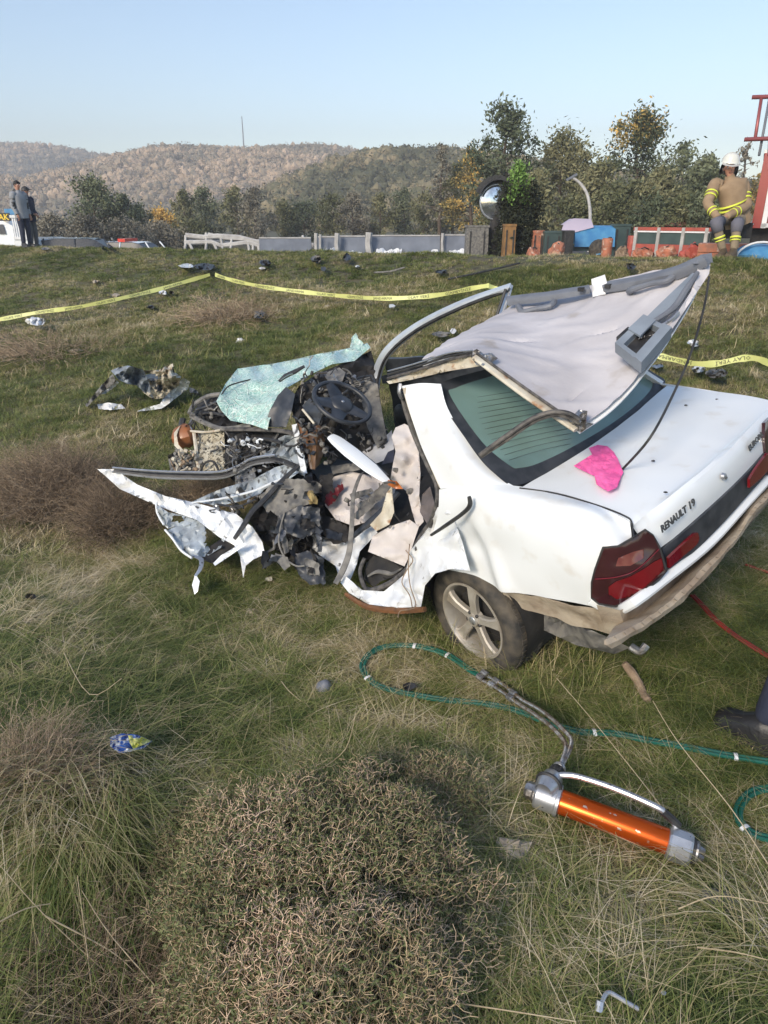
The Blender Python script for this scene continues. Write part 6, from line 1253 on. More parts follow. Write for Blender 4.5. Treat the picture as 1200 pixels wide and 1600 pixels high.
# wooded hillsides: one object of tree crowns per hill
fs = []
for k in range(5):
    r = np.random.default_rng(90 + k); bm_ = MB(); tt = []
    for q in range(7):
        a = r.uniform(0, 6.3); rd0 = r.uniform(.1, .75); c = (math.cos(a) * rd0, math.sin(a) * rd0, r.uniform(.7, 2.0)); n0 = len(bm_.v); bm_.sphere(c, r.uniform(.35, .6), 8, 0, (1, 1, .9), .8); tt += [float(r.uniform(.1, .8))] * (len(bm_.v) - n0)
    F3 = [(f[0], f[1], f[2]) for f in bm_.f] + [(f[0], f[2], f[3]) for f in bm_.f]
    cen = [(math.cos(a) * q, math.sin(a) * q, z, .22, t) for a, q, z, t in zip(r.uniform(0, 6.3, 12), r.uniform(.1, .95, 12), r.uniform(.6, 2.3, 12), r.uniform(.15, .85, 12))]
    V, F, t = leafcloud(r, cen, 120, 1.0, .16); V = np.concatenate([np.array(bm_.v), V]); F = np.concatenate([np.array(F3), F + len(bm_.v)]); fs.append(npmesh('c', V, F, M['leaf_far'], parent=False, attr=np.concatenate([tt, t])))
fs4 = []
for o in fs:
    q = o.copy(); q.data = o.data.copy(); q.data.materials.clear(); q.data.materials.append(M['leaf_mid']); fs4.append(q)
def forest(h, n, s0, s1, seed, cond=None):
    r = np.random.default_rng(seed); me = h.data; co = np.empty(len(me.vertices) * 3, np.float32); me.vertices.foreach_get('co', co); co = co.reshape(40, 160, 3)
    i = r.uniform(0, 33, n); j = r.uniform(0, 158.9, n); a, b = i.astype(int), j.astype(int); fa, fb = (i - a)[:, None], (j - b)[:, None]
    P = (co[a, b] * (1 - fa) * (1 - fb) + co[a + 1, b] * fa * (1 - fb) + co[a, b + 1] * (1 - fa) * fb + co[a + 1, b + 1] * fa * fb)
    uu = P[:, 0] / P[:, 1]; P = P[(np.abs(uu) < .75)]; m = len(P)
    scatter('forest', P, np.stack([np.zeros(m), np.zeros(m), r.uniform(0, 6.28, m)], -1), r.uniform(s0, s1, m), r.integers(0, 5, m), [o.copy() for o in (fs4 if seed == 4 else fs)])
for k, (n, a, b) in enumerate(((9000, 2.0, 3.8), (15000, 1.6, 3.0), (5000, 1.6, 2.8), (9000, 1.1, 2.1))): forest(HILLS[k], n, a, b, k + 1)
x, y = wp(381, 230, 400)[:2]; mz = lambda v: float(wp(381, v, 400)[2])
one(MB().tube([(x, y, mz(245)), (x, y, mz(205)), (x, y, mz(184))], [.42, .32, .22], 6), 'radio_mast', M['trim'], 'thin radio mast on the far ridge', 'mast')

# ------------------------------------------------------------------ roadside: barriers, guardrail, clutter
def rg(u, s): x, y = wp(u, 340, s)[:2]; return x, y, gz(x, y)
M['conc'] = mat('barrier_concrete', (.20, .225, .275), .8, 0, (.14, .16, .20), 2.5, bump=.3, bscale=10)
M['concw'] = mat('pale_concrete', (.50, .49, .47), .8, 0, (.34, .33, .32), 4, bump=.2)
M['bluep'] = mat('blue_tarpaulin', (.05, .20, .42), .45, 0, (.09, .28, .48), 5, bump=.6, bscale=8)
M['orangep'] = mat('orange_red_plastic', (.45, .15, .075), .6, 0, (.26, .12, .08), 7, col3=(.50, .38, .30), scale3=9, c3=(.56, .66))
M['redp'] = mat('red_plastic', (.42, .085, .06), .55, 0, (.30, .07, .05), 5)
M['greenp'] = mat('dark_green_metal', (.035, .06, .06), .5, 0, (.055, .09, .085), 3)
def barrier(u0, u1, s, vt, m, label, name='road_barrier', h0=None):
    x0, y0, z0 = rg(u0, s); x1, y1, z1 = rg(u1, s); z = min(z0, z1); h = top(vt, s, z); root = empty(name, ((x0 + x1) / 2, (y0 + y1) / 2, z), label, 'barrier', 'barrier sections along the road')
    L = math.hypot(x1 - x0, y1 - y0) * .97; an = math.atan2(y1 - y0, x1 - x0); M3 = Matrix.Rotation(an, 3, 'Z')
    pr = [(-.30, 0), (-.30, .08), (-.12, .32 * h / .7), (-.08, h - .02), (-.06, h), (.06, h), (.08, h - .02), (.12, .32 * h / .7), (.30, .08), (.30, 0)]
    mb = MB().grid([[M3 @ Vector((xx, p[0], p[1] - .1)) for p in pr] for xx in (-L / 2, L / 2)])
    for e in (0, 1): mb.f.append(tuple(range(e * len(pr), (e + 1) * len(pr)))); mb.m.append(0)
    mb.build('barrier_body', m, root, False); MB().box((0, 0, h - .08), (L, .17, .035), M3).build('top_rail', M['concw'], root, False); return root
barrier(402, 486, 21.5, 367, M['conc'], 'blue grey barrier section furthest left, beside the guardrail')
barrier(491, 523, 20.3, 365, M['conc'], 'short blue grey barrier section between the white posts')
barrier(529, 571, 20.1, 364, M['conc'], 'blue grey barrier section left of the white heap')
barrier(578, 690, 19.9, 363, M['conc'], 'longest blue grey barrier section behind the white heap')
barrier(695, 756, 19.7, 362, M['conc'], 'lighter blue grey barrier section ending at the round mirror')
for u, s, vt, w, lab in [(492, 20.0, 364, .09, 'white concrete post at the left end of the short barrier'), (499, 19.9, 366, .06, 'thin white post beside the left white post'), (525, 19.8, 364, .12, 'white leaning post between the short and the next barrier'), (575, 19.6, 363, .16, 'thick white post with flared foot left of the longest barrier'), (692, 19.5, 364, .07, 'pinkish white post between the two right barrier sections')]:
    x, y, z = rg(u, s); h = top(vt, s, z); one(MB().tube([(x + w * .9, y, z - .1), (x + w * .3, y, z + .25 * h), (x, y, z + .7 * h), (x + w * .2, y, z + h)], [w * 1.1, w * .7, w * .55, w * .6], 6), 'barrier_post', M['concw'], lab, 'post')
def heap(u0, u1, vt, s, m, label, seed, name='plastic_sheet', cat='plastic sheet', amp=.12, d=.5):
    r = random.Random(seed); x0, y0, z0 = rg(u0, s); x1, y1, z1 = rg(u1, s); h = top(vt, s, min(z0, z1)); rows = []
    for j in range(8):
        q = j / 7; row = []
        for i in range(22):
            t = i / 21; x = x0 + (x1 - x0) * t; y = y0 + (y1 - y0) * t + (q - .5) * d; e = math.sin(math.pi * min(1, t * 6 if t < .1 else (1 - t) * 6 if t > .9 else .5)) if (t < .09 or t > .91) else 1
            e = min(1, t * 7, (1 - t) * 7); hh = h * e * math.sin(math.pi * max(0, min(1, q))) ** .6 * (.75 + .5 * noise.noise(Vector((t * 5 + seed, q * 3, 0)))); row.append((x, y, gz(x, y) - .05 + max(0, hh)))
        rows.append(row)
    return one(MB().grid(rows), name, m, label, cat, True, 30)
heap(500, 528, 378, 19.4, M['white'], 'small white plastic pile between the left white posts', 1)
heap(530, 570, 384, 19.3, M['white'], 'white plastic pile at the foot of the barrier left of the thick post', 2)
heap(580, 636, 380, 19.0, M['white'], 'white heap with a dark tuft in front of the longest barrier', 3)
heap(632, 694, 386, 19.1, M['white'], 'low white sheet right of the dark tuft', 4)
heap(696, 745, 383, 19.0, M['white'], 'white and pink sheet in front of the lighter barrier', 5)
heap(735, 762, 379, 18.6, M['bluep'], 'blue plastic sheet at the foot of the mirror post', 6)
x, y, z = rg(618, 18.9); tussock((x, y), 160, .14, .3, .6, .02, M['leaf_pine'], 'dark spiky tuft on the white heap', 77, tint=(.1, .5), name='spiky_tuft', cat='plant', droop=.8)
# bent guardrail
gr = empty('bent_guardrail', rg(380, 22.5), 'mangled pale guardrail with broken posts left of the barriers', 'guardrail')
def grb(mb, name, m=None): o = mb.build(name, m or M['concw'], None, True, auto=30); o.data.transform(Matrix.Translation(-gr.location)); o.parent = gr
def gv(u, v, s=22.5): return Vector(wp(u, v, s))
grb(MB().tube([gv(290, 368), gv(318, 371), gv(340, 369), gv(372, 371), gv(400, 378), gv(470, 381), gv(490, 384)], .05, 6, 0, 1.6), 'rail')
grb(MB().tube([gv(288, 379), gv(330, 378), gv(345, 384), (gv(386, 379)), gv(405, 384), gv(455, 388), gv(488, 386)], .05, 6, 0, 1.4), 'rail')
grb(MB().tube([gv(325, 366), gv(350, 372), gv(382, 374), gv(396, 380)], .04, 6, 0, 1.4), 'rail')
for u0, v0, u1, v1 in ((290, 368, 288, 396), (296, 380, 302, 397), (322, 364, 321, 396), (333, 378, 340, 396), (345, 372, 348, 396), (362, 374, 358, 397), (386, 376, 390, 398), (395, 378, 394, 398), (403, 380, 404, 398), (410, 380, 411, 398), (473, 368, 474, 384)):
    grb(MB().tube([gv(u0, v0), gv((u0 + u1) / 2 + 1, (v0 + v1) / 2), gv(u1, v1)], .045, 6), 'rail_post')
for u0, u1, v in ((292, 320, 374), (324, 345, 374), (350, 398, 377)): grb(MB().box((gv(u0, v) + gv(u1, v)) / 2 + Vector((0, .1, 0)), ((gv(u1, v) - gv(u0, v)).length, .04, .14)), 'rail_panel', M['conc'])
# round mirror on dark post
x, y, z = rg(774, 18.0); mr = empty('traffic_mirror', (x, y, z), 'round silver traffic mirror with black hood on a thick dark post', 'traffic mirror')
hm = top(316, 18, z); R_ = .42
MB().lathe([(.001, .06), (R_ * .5, .045), (R_ * .85, .015), (R_ * .93, 0)], (0, -.08, hm), (0, -1, 0), 28).build('mirror_face', mat('mirror_silver', (.70, .74, .76), .12, .9, (.35, .38, .40), 5, bump=.3, bscale=8), mr)
MB().lathe([(R_ * .93, .02), (R_, .03), (R_ * 1.02, -.04), (.05, -.1)], (0, -.06, hm), (0, -1, 0), 28).build('mirror_frame', M['gmetal'], mr)
MB().grid([[(1.06 * R_ * math.cos(a), yy, hm + 1.06 * R_ * math.sin(a) + .05) for a in np.linspace(.35, 2.9, 18)] for yy in (-.30, .05)]).grid([[(k * R_ * math.cos(a), .02, hm + k * R_ * math.sin(a) + .05) for a in np.linspace(.5, 2.8, 16)] for k in (.7, 1.35)]).build('hood', M['black'], mr)
MB().tube([(.02, 0, -.1), (0, 0, hm * .5), (0, 0, hm - .3)], [.20, .17, .10], 10).build('post', M['dark'], mr)
MB().box((.14, -.16, hm * .38), (.03, .03, hm * .9)).build('white_edge', M['concw'], mr, False)
# dark column shrub with bright tip
x, y, z = rg(812, 17.5); cs = empty('column_shrub', (x, y, z), 'tall narrow dark shrub with a bright green tip right of the round mirror', 'shrub'); H_ = top(256, 17.5, z)
r = np.random.default_rng(5); cen = [(.30 * math.cos(a) * w, .25 * math.sin(a) * w, q * H_ * .95, .11, .15 + .3 * r.random()) for a, q, w in zip(r.uniform(0, 6.3, 130), np.linspace(.02, .80, 130), 1.35 - .8 * np.linspace(.02, .8, 130) ** 2)]
V, F, t = leafcloud(r, cen, 7000, 1.0, .05); npmesh('foliage', V, F, tintmat('dark_foliage', [(0, (.012, .018, .010)), (1, (.045, .05, .025))], .7), parent=cs, attr=t)
cen = [(-.10 + .17 * math.cos(a) * w, .18 * math.sin(a) * w - .1, q * H_, .07, .5 + .4 * r.random()) for a, q, w in zip(r.uniform(0, 6.3, 60), np.linspace(.62, .97, 60), 1.1 - np.linspace(0, 1, 60) ** 2)]
V, F, t = leafcloud(r, cen, 2200, 1.0, .04); npmesh('bright_foliage', V, F, tintmat('bright_foliage', [(0, (.05, .11, .02)), (1, (.20, .34, .08))], .6), parent=cs, attr=t)
MB().tube([(0, 0, -.1), (0, 0, H_ * .7)], [.07, .03], 8).build('stem', M['bark'], cs)
# bent lamp post
P = [wp(u, v, 22) for u, v in ((922, 372), (922, 345), (921, 320), (916, 300), (905, 285), (893, 277))]; P = [(p[0], p[1], p[2]) for p in P]; P[0] = (P[0][0], P[0][1], gz(P[0][0], P[0][1]))
lp = one(MB().tube(spl(P, 4), [.05] * 8 + [.045] * 8 + [.04] * 5, 8), 'lamp_post', M['concw'], 'thin pale lamp post with its head bent left', 'lamp post')
lh = MB().box(P[-1], (.36, .12, .06), Matrix.Rotation(-.5, 3, 'Y')).build('lamp_head', M['trim'], None, False); lh.data.transform(Matrix.Translation(-lp.location)); lh.parent = lp
# crates, drums and gear in a row
def crate(u0, u1, vt, s, m, label, name, cat, d=.35, kind='box', lift=0.0):
    x0, y0, z0 = rg(u0, s); x1, y1, z1 = rg(u1, s); z = min(z0, z1) + lift; h = top(vt, s, z); w = math.hypot(x1 - x0, y1 - y0); c = ((x0 + x1) / 2, (y0 + y1) / 2); root = empty(name, (c[0], c[1], z), label, cat)
    if kind == 'box':
        MB().box((0, 0, h / 2 - .04), (w, d, h + .08 - .05), taper=.95).build('body', M[m], root, False); MB().box((0, 0, h - .02), (w * 1.04, d * 1.05, .05)).build('lid', M[m], root, False)
        for q in (-.3, .3): MB().box((q * w, -d / 2 - .006, h * .45), (.03, .02, h * .8)).build('rib', M['black'], root, False)
    elif kind == 'bag':
        mb = MB().sphere((0, 0, h * .36), 1, 20, 0, (w / 2, d / 2, h * .60), .2); sd0 = u0 * .37; mb.v = [tuple(Vector(p) * (1 + .45 * noise.noise(Vector(p) * 5 + Vector((sd0, 0, 0))) + .2 * noise.noise(Vector(p) * 13))) for p in mb.v]; mb.build('body', M[m], root, False); MB().tube([(-w * .2, -.02, h * .9), (0, -.03, h * 1.08), (w * .2, -.02, h * .9)], .014, 6).build('handle', M['black'], root)
    elif kind == 'drum':
        MB().lathe([(.001, h), (w * .46, h), (w * .5, h - .03), (w * .48, h * .66), (w * .5, h * .62), (w * .48, h * .58), (w * .48, h * .3), (w * .5, h * .26), (w * .48, h * .2), (w * .48, -.05)], (0, 0, 0), (0, 0, 1), 18).build('body', M[m], root); MB().lathe([(.001, h + .03), (.04, h + .025), (.04, h)], (w * .2, 0, 0), (0, 0, 1), 10).build('cap', M['black'], root)
    return root
CR = [(728, 764, 352, 17.8, 'dust', 'dull brown crate left of the mirror post', 'crate', 'crate', 'box'), (788, 806, 350, 17.0, mat, 'amber yellow box between mirror post and column shrub', 'box', 'box', 'box'), (833, 850, 360, 17.2, 'orangep', 'orange brick coloured crate right of the column shrub', 'crate', 'crate', 'box'),
      (828, 849, 387, 16.2, 'orangep', 'orange bag lying in front of the brick coloured crate', 'bag', 'bag', 'bag'), (851, 879, 361, 17.0, 'greenp', 'dark green box with pale top edge', 'box', 'box', 'box'), (864, 888, 382, 16.0, 'orangep', 'salmon orange bag with white side beside the dark green box', 'bag', 'bag', 'bag'),
      (881, 897, 360, 16.8, 'black', 'black upright box left of the blue tarpaulin', 'box', 'box', 'box'), (945, 962, 372, 16.0, 'orangep', 'orange round drum right of the blue tarpaulin', 'drum', 'drum', 'drum'), (958, 985, 350, 17.4, 'greenp', 'tall dark teal cabinet with pale edge', 'cabinet', 'cabinet', 'box'),
      (985, 1000, 368, 15.8, 'redp', 'red orange drum right of the teal cabinet', 'drum', 'drum', 'drum'), (968, 990, 386, 15.2, 'wood', 'brown sack at the foot of the teal cabinet', 'sack', 'sack', 'bag'), (996, 1030, 388, 15.0, 'orangep', 'orange bag below the left end of the red rail', 'bag', 'bag', 'bag'), (1034, 1066, 386, 14.6, 'orangep', 'orange brown bag below the middle of the red rail', 'bag', 'bag', 'bag'),
      (1074, 1108, 382, 14.0, 'redp', 'bright red bag beside the firefighter boots', 'bag', 'bag', 'bag')]
M['amberbox'] = mat('amber_board', (.30, .16, .05), .7, 0, (.18, .10, .04), 6)
for k, (u0, u1, vt, s, m, lab, nm, ct, kd) in enumerate(CR): crate(u0, u1, vt, s, 'amberbox' if m is mat else m, lab, nm, ct, kind=kd)
# blue tarpaulin over a low trailer
x, y, z = rg(925, 17.6); tb = empty('covered_trailer', (x, y, z), 'low trailer under a blue tarpaulin with a pale lilac front', 'trailer'); h = top(352, 17.6, z); w = 62 * 17.6 / FPX
MB().grid([[(-w / 2 * k, -.5, h * .35), (-w / 2 * k, -.42, h * .9), (-w / 2 * k * .9, -.2, h), (-w / 2 * k * .9, .3, h), (-w / 2 * k, .45, h * .4)] for k in (1, .5, 0, -.5, -1)]).build('tarpaulin', M['bluep'], tb)
MB().grid([[(-w / 2 - .35, -.4, h * .75), (-w / 2 - .25, -.2, h * 1.02), (-w / 2 - .2, .3, h * 1.02)], [(-w / 2, -.46, h * .8), (-w / 2, -.3, h * 1.22), (-w / 2, .3, h * 1.2)], [(-.05, -.44, h * .95), (-.1, -.3, h * 1.2), (-.1, .3, h * 1.18)]]).build('pale_cover', mat('lilac_cover', (.45, .40, .50), .5), tb)
MB().box((0, 0, h * .3), (w, .8, .12)).build('frame', M['greenp'], tb, False); MB().lathe([(.001, .06), (.2, .05), (.24, 0), (.2, -.05), (.001, -.06)], (.1, -.5, .2), (0, 1, 0), 18).build('wheel', M['tyre'], tb); MB().grid([[(.0, -.52, h * .4), (.35, -.52, h * .4)], [(.05, -.56, h * .1), (.3, -.56, h * .15)]]).build('hanging_flap', M['bluep'], tb)
# red road rail right
rb_ = empty('red_barrier', rg(1050, 15.6), 'long red and white plastic road barrier with dark panel behind the bags', 'barrier'); A0 = Vector(wp(992, 357, 15.8)); A1 = Vector(wp(1112, 359, 14.6))
def rbp(mb, n, m): o = mb.build(n, m, None, False); o.data.transform(Matrix.Translation(-rb_.location)); o.parent = rb_
ang = math.atan2(A1.y - A0.y, A1.x - A0.x); LL = (A1 - A0).length; mid = (A0 + A1) / 2; M3 = Matrix.Rotation(ang, 3, 'Z')
rbp(MB().box(mid, (LL, .10, .07), M3), 'top_rail', M['redp']); rbp(MB().box(mid + Vector((0, 0, -.055)), (LL * .98, .11, .03), M3), 'white_strip', M['white']); rbp(MB().box(mid + Vector((0, 0, -.19)), (LL * .97, .05, .23), M3), 'dark_panel', M['greenp']); rbp(MB().box(mid + Vector((0, 0, -.40)), (LL, .12, .18), M3), 'lower_panel', M['redp'])
for q in (-.46, -.15, .17, .46): rbp(MB().box(mid + M3 @ Vector((LL * q, 0, -.28)), (.07, .13, .62), M3), 'rail_post', M['concw'])
# small hut with a red roof among the trees
x, y, z = rg(1062, 27); ht = empty('garden_hut', (x, y, z), 'small hut with a red tiled roof showing between the thickets', 'hut'); h = top(352, 27, z)
MB().box((0, 0, h / 2), (1.0, .9, h)).build('wall', M['rust'], ht, False); MB().add([(-.6, -.55, h), (.6, -.55, h), (.6, .55, h), (-.6, .55, h), (0, 0, h + .28)], [(0, 1, 4), (1, 2, 4), (2, 3, 4), (3, 0, 4), (3, 2, 1, 0)]).build('roof', mat('dull_roof', (.24, .11, .08), .8), ht, False); MB().box((0, -.46, h * .4), (.3, .03, h * .75)).build('door', M['dark'], ht, False)
# spoil heap
heap(165, 236, 366, 29, mat('bare_spoil', (.20, .14, .10), .95, 0, (.13, .10, .07), 2, bump=.5, bscale=3), 'brown heap of earth behind the police car', 9, 'earth_heap', 'earth heap', d=2.0)

# ------------------------------------------------------------------ vehicles
def simple_car(u, s, rot, paint, label, name, cat, Lc=4.3, Wc=1.72, Hc=1.42, ztop=None, stripe=None, bar=None):
    x, y, z = rg(u, s);
    if ztop is not None: z = CH + (340 - ztop) / FPX * s * .93 - Hc
    root = empty(name, (x, y, z), label, cat, None, (0, 0, rot))
    prof = [(-Lc / 2, .35), (-Lc / 2, .75), (-Lc / 2 + .1, .88), (-Lc * .28, .92), (Lc * .20, .95), (Lc * .44, .86), (Lc / 2, .66), (Lc / 2, .32)]
    rows = []
    for k, yy in enumerate((-Wc / 2, -Wc / 2 + .05, 0, Wc / 2 - .05, Wc / 2)):
        rows.append([(px_ * (1 if 0 < k < 4 else .985), yy, pz * (1 if 0 < k < 4 else .97)) for px_, pz in prof])
    mb = MB().grid(rows)
    for e in (0, 4): mb.f.append(tuple(range(e * 8, e * 8 + 8))); mb.m.append(0)
    mb.build('body', paint, root, auto=30)
    cab = [(-Lc * .40, .90), (-Lc * .30, Hc - .04), (-Lc * .18, Hc), (Lc * .06, Hc), (Lc * .12, Hc - .05), (Lc * .27, .93)]; rows = []
    for yy, k in ((-Wc / 2 + .06, 0), (-Wc / 2 + .20, 1), (0, 1), (Wc / 2 - .20, 1), (Wc / 2 - .06, 0)):
        rows.append([(px_, yy, (pz - .03) if k else .92 + (pz - .92) * .0) for px_, pz in cab])
    gm = MB().grid(rows); gm.build('window_glass', M['plas'], root, auto=20)
    MB().grid([[(-Lc * .27, yy, Hc - .025 - .03 * abs(yy)), (-Lc * .18, yy, Hc + .005 - .03 * abs(yy)), (Lc * .06, yy, Hc + .005 - .03 * abs(yy)), (Lc * .11, yy, Hc - .035 - .03 * abs(yy))] for yy in (-.66, -.4, 0, .4, .66)]).build('roof', paint, root)
    for px_ in (-Lc * .40, -Lc * .06, Lc * .26):
        for sd_ in (-1, 1): MB().tube([(px_, sd_ * (Wc / 2 - .055), .92), (px_ * .72 - .02, sd_ * (Wc / 2 - .195), Hc - .02)], .03, 5).build('pillar', paint, root)
    for px_ in (-Lc * .3, Lc * .31):
        for sd_ in (-1, 1): MB().lathe([(.001, .02), (.17, .02), (.19, 0), (.27, .02), (.31, -.02), (.31, -.16), (.2, -.18)], (px_, sd_ * (Wc / 2 - .0), .31), (0, sd_, 0), 20).build('wheel', M['tyre'], root)
    if stripe: MB().box((.0, -Wc / 2 - .004, .72), (Lc * .9, .012, .12)).box((Lc * .3, 0, .935), (.8, 1.2, .012)).build('stripe', stripe, root, False)
    if bar:
        MB().box((-.2, 0, Hc + .05), (.28, 1.15, .11)).build('light_bar', bar, root, False)
    return root
x_silver = mat('grey_car_paint', (.22, .24, .27), .3, .4, (.18, .20, .23), 3, coat=.5)
fe_rot = -rad(26)
simple_car(128, 26, .15, mat('dark_car_paint', (.05, .055, .065), .25, .3, (.06, .065, .07), 3, coat=.6), 'dark car behind the crest with reflecting windows', 'parked_car', 'car', ztop=371)
simple_car(80, 27.5, .3, x_silver, 'grey car roof showing between the two men and the dark car', 'parked_car', 'car', ztop=370, Lc=4.0)
simple_car(203, 27, -.1, M['paint'], 'white police car with red light bar in front of the earth heap', 'police_car', 'police car', ztop=377, stripe=mat('green_stripe', (.05, .35, .25), .4), bar=mat('red_beacon', (.70, .06, .04), .3, 0, (.6, .05, .03), 4, coat=.5))
def wv(u, v, s): return Vector(wp(u, v, s))
# white pickup with stake sides
x, y, z = rg(20, 25.5); z = CH - .085 * 25.5 * .93 * .6 - .95; pkp = empty('pickup_truck', (x, y, z), 'white pickup with slatted cargo sides behind the two men', 'pickup'); hh = 2.1
px1 = lambda u: (u - 20) * 25.5 / FPX
zt = lambda v: CH + (340 - v) / FPX * 25.5 * .93 - z
MB().box((px1(50) - .02, 0, (zt(375) + zt(395)) / 2), (px1(66) - px1(34), 1.7, .5)).build('cargo_bed', M['paint'], pkp, False)
for k in range(9):
    MB().box((px1(37) + k * (px1(63) - px1(37)) / 8, -.85, (zt(340) + zt(370)) / 2), (.045, .03, zt(340) - zt(371))).build('slat', M['white'], pkp, False)
for v in (338, 371): MB().box((px1(50), -.87, zt(v)), (px1(66) - px1(34), .05, .09)).build('side_rail', M['white'], pkp, False)
MB().add([(px1(-40), -.8, zt(392)), (px1(34), -.8, zt(392)), (px1(34), -.8, zt(352)), (px1(20), -.75, zt(345)), (px1(-4), -.75, zt(345)), (px1(-14), -.8, zt(365)), (px1(-40), -.8, zt(370))] + [(px1(-40), .8, zt(392)), (px1(34), .8, zt(392)), (px1(34), .8, zt(352)), (px1(20), .75, zt(345)), (px1(-4), .75, zt(345)), (px1(-14), .8, zt(365)), (px1(-40), .8, zt(370))],
    [tuple(range(7)), tuple(range(13, 6, -1))] + [(i, (i + 1) % 7, 7 + (i + 1) % 7, 7 + i) for i in range(7)][::1]).build('cab', M['paint'], pkp, False)
MB().add([(px1(-8), -.815, zt(365)), (px1(8), -.815, zt(365)), (px1(8), -.79, zt(350)), (px1(-2), -.79, zt(350))], [(0, 1, 2, 3)]).build('side_window', M['plas'], pkp, False)
MB().add([(px1(11), -.815, zt(365)), (px1(22), -.815, zt(365)), (px1(20), -.79, zt(350)), (px1(11), -.79, zt(350))], [(0, 1, 2, 3)]).build('side_window', M['plas'], pkp, False)
for u in (-25, 50): MB().lathe([(.001, .02), (.16, .02), (.18, 0), (.28, .02), (.32, -.02), (.32, -.18)], (px1(u), -.82, zt(397)), (0, -1, 0), 20).build('wheel', M['tyre'], pkp)
one(MB().box(wv(19, 331, 25.5), (.36, .4, .2)).box(wv(22, 326, 25.5), (.12, .2, .1)), 'blue_load', M['bluep'], 'blue bundle on top of the pickup', 'bundle', False)
sg = empty('roof_sign', wv(2, 339, 25.2), 'black sign with yellow letters above the pickup cab', 'sign'); MB().box((0, 0, 0), (.62, .05, .26)).build('board', M['black'], sg, False)
def text(txt, size, m, parent, loc, rot=(rad(90), 0, 0), name='lettering', ext=.004):
    cu = bpy.data.curves.new(name, 'FONT'); cu.body = txt; cu.size = size; cu.extrude = ext; cu.align_x = 'CENTER'; cu.offset = size * .02; to = bpy.data.objects.new(name, cu); COL.objects.link(to); dg = bpy.context.evaluated_depsgraph_get(); me = bpy.data.meshes.new_from_object(to.evaluated_get(dg)); bpy.data.objects.remove(to); bpy.data.curves.remove(cu)
    me.materials.append(m); o = bpy.data.objects.new(name, me); COL.objects.link(o); o.parent = parent; o.location = loc; o.rotation_euler = rot; return o
text('LAK', .27, mat('sign_yellow', (.75, .52, .04), .5), sg, (0.03, -.035, -.095))
# fire engine at the right edge
fs_ = 12.9; x0, y0, z0 = rg(1178, fs_); fe = empty('fire_engine', (x0, y0, z0), 'red fire engine with white roller shutter and roof ladder at the right edge', 'fire engine'); k_ = fs_ / FPX
fu = lambda u: (u - 1178) * k_ * .97; fz = lambda v: CH + (340 - v) * k_ * .93 - z0
M['fred'] = mat('fire_engine_red', (.30, .02, .025), .3, 0, (.25, .016, .02), 3, coat=.6); W_ = 3.4
def fb(c, d, n, m, **k): return MB().box(c, d, **k).build(n, m, fe, False)
zb_, zt_ = fz(356), fz(243)
fb((W_ / 2 + .02, .98, (zb_ + zt_) / 2), (W_, 1.85, zt_ - zb_), 'body', M['fred']); fb((.06, -.02, (zb_ + zt_) / 2), (.15, .14, zt_ - zb_), 'corner_post', M['fred']); fb((.18, -.01, (zb_ + zt_) / 2), (.08, .12, zt_ - zb_), 'shutter_frame', M['white']); fb((W_ / 2, 1.0, zt_ + .03), (W_ + .06, 1.95, .06), 'roof', M['gmetal'])
for k in range(17): fb((.22 + .75, -.0, zb_ + .06 + k * (zt_ - zb_ - .08) / 17), (1.45, .035, (zt_ - zb_ - .08) / 17 - .008), 'shutter_slat', M['white'])
fb((.95, -.03, zb_ + .05), (1.45, .05, .05), 'shutter_handle', M['black']); fb((1.75, -.01, (zb_ + zt_) / 2), (.1, .12, zt_ - zb_), 'shutter_frame', M['fred'])
for k in range(17): fb((2.55, -.0, zb_ + .06 + k * (zt_ - zb_ - .08) / 17), (1.45, .035, (zt_ - zb_ - .08) / 17 - .008), 'shutter_slat', M['white'])
fb((W_ / 2, .95, (fz(356) + fz(383)) / 2), (W_, 1.6, fz(356) - fz(383)), 'chassis', M['dark']); fb((W_ / 2, .0, fz(352)), (W_, .14, .07), 'lower_trim', M['gmetal'])
for i in range(5):
    for j in range(2): fb((-.55 + i * .62, .12, fz(388) - j * .16), (.60, .5, .15), 'step_panel', M['orangep'])
for u in (1300, 1500): MB().lathe([(.001, .03), (.22, .03), (.25, 0), (.42, .03), (.47, -.02), (.47, -.3)], (fu(u), .05, .42), (0, -1, 0), 26).build('wheel', M['tyre'], fe)
M['ladder'] = mat('red_painted_tube', (.34, .10, .10), .4, .3)
FR = Matrix.Rotation(rad(26), 3, 'Z')
def ft(P, r, n, m): MB().tube([FR @ (Vector(wp(u, v, 12.5 - (u - 1160) * .0045 + yy * .5)) - Vector((x0, y0, z0))) for u, v, yy in P], r, 8).build(n, m, fe)
ft([(1175, 152, .3), (1260, 149, .3), (1400, 146, .3)], .035, 'ladder_rail', M['ladder']); ft([(1163, 218, .1), (1260, 214, .1), (1400, 212, .1)], .035, 'ladder_rail', M['ladder'])
for u in (1190, 1250, 1310, 1370): ft([(u, 151, .3), (u - 10, 216, .1)], .028, 'ladder_rung', M['ladder'])
ft([(1203, 150, .34), (1194, 200, .3), (1186, 243, .25)], .022, 'roof_stay', M['trim']); ft([(1206, 200, .2), (1204, 243, .2)], .05, 'deck_box', M['gmetal']); MB().lathe([(.001, .1), (.08, .1), (.1, .0), (.08, -.1), (.001, -.1)], (fu(1207), .2, fz(196)), (0, 0, 1), 14).build('searchlight', M['black'], fe)
one(MB().sphere(Vector(rg(1195, 11.6)) + Vector((0, 0, .10)), 1, 18, 0, (.42, .28, .20), .2), 'blue_bag', M['bluep'], 'blue bag with a white stripe in the lower corner by the fire engine', 'bag')
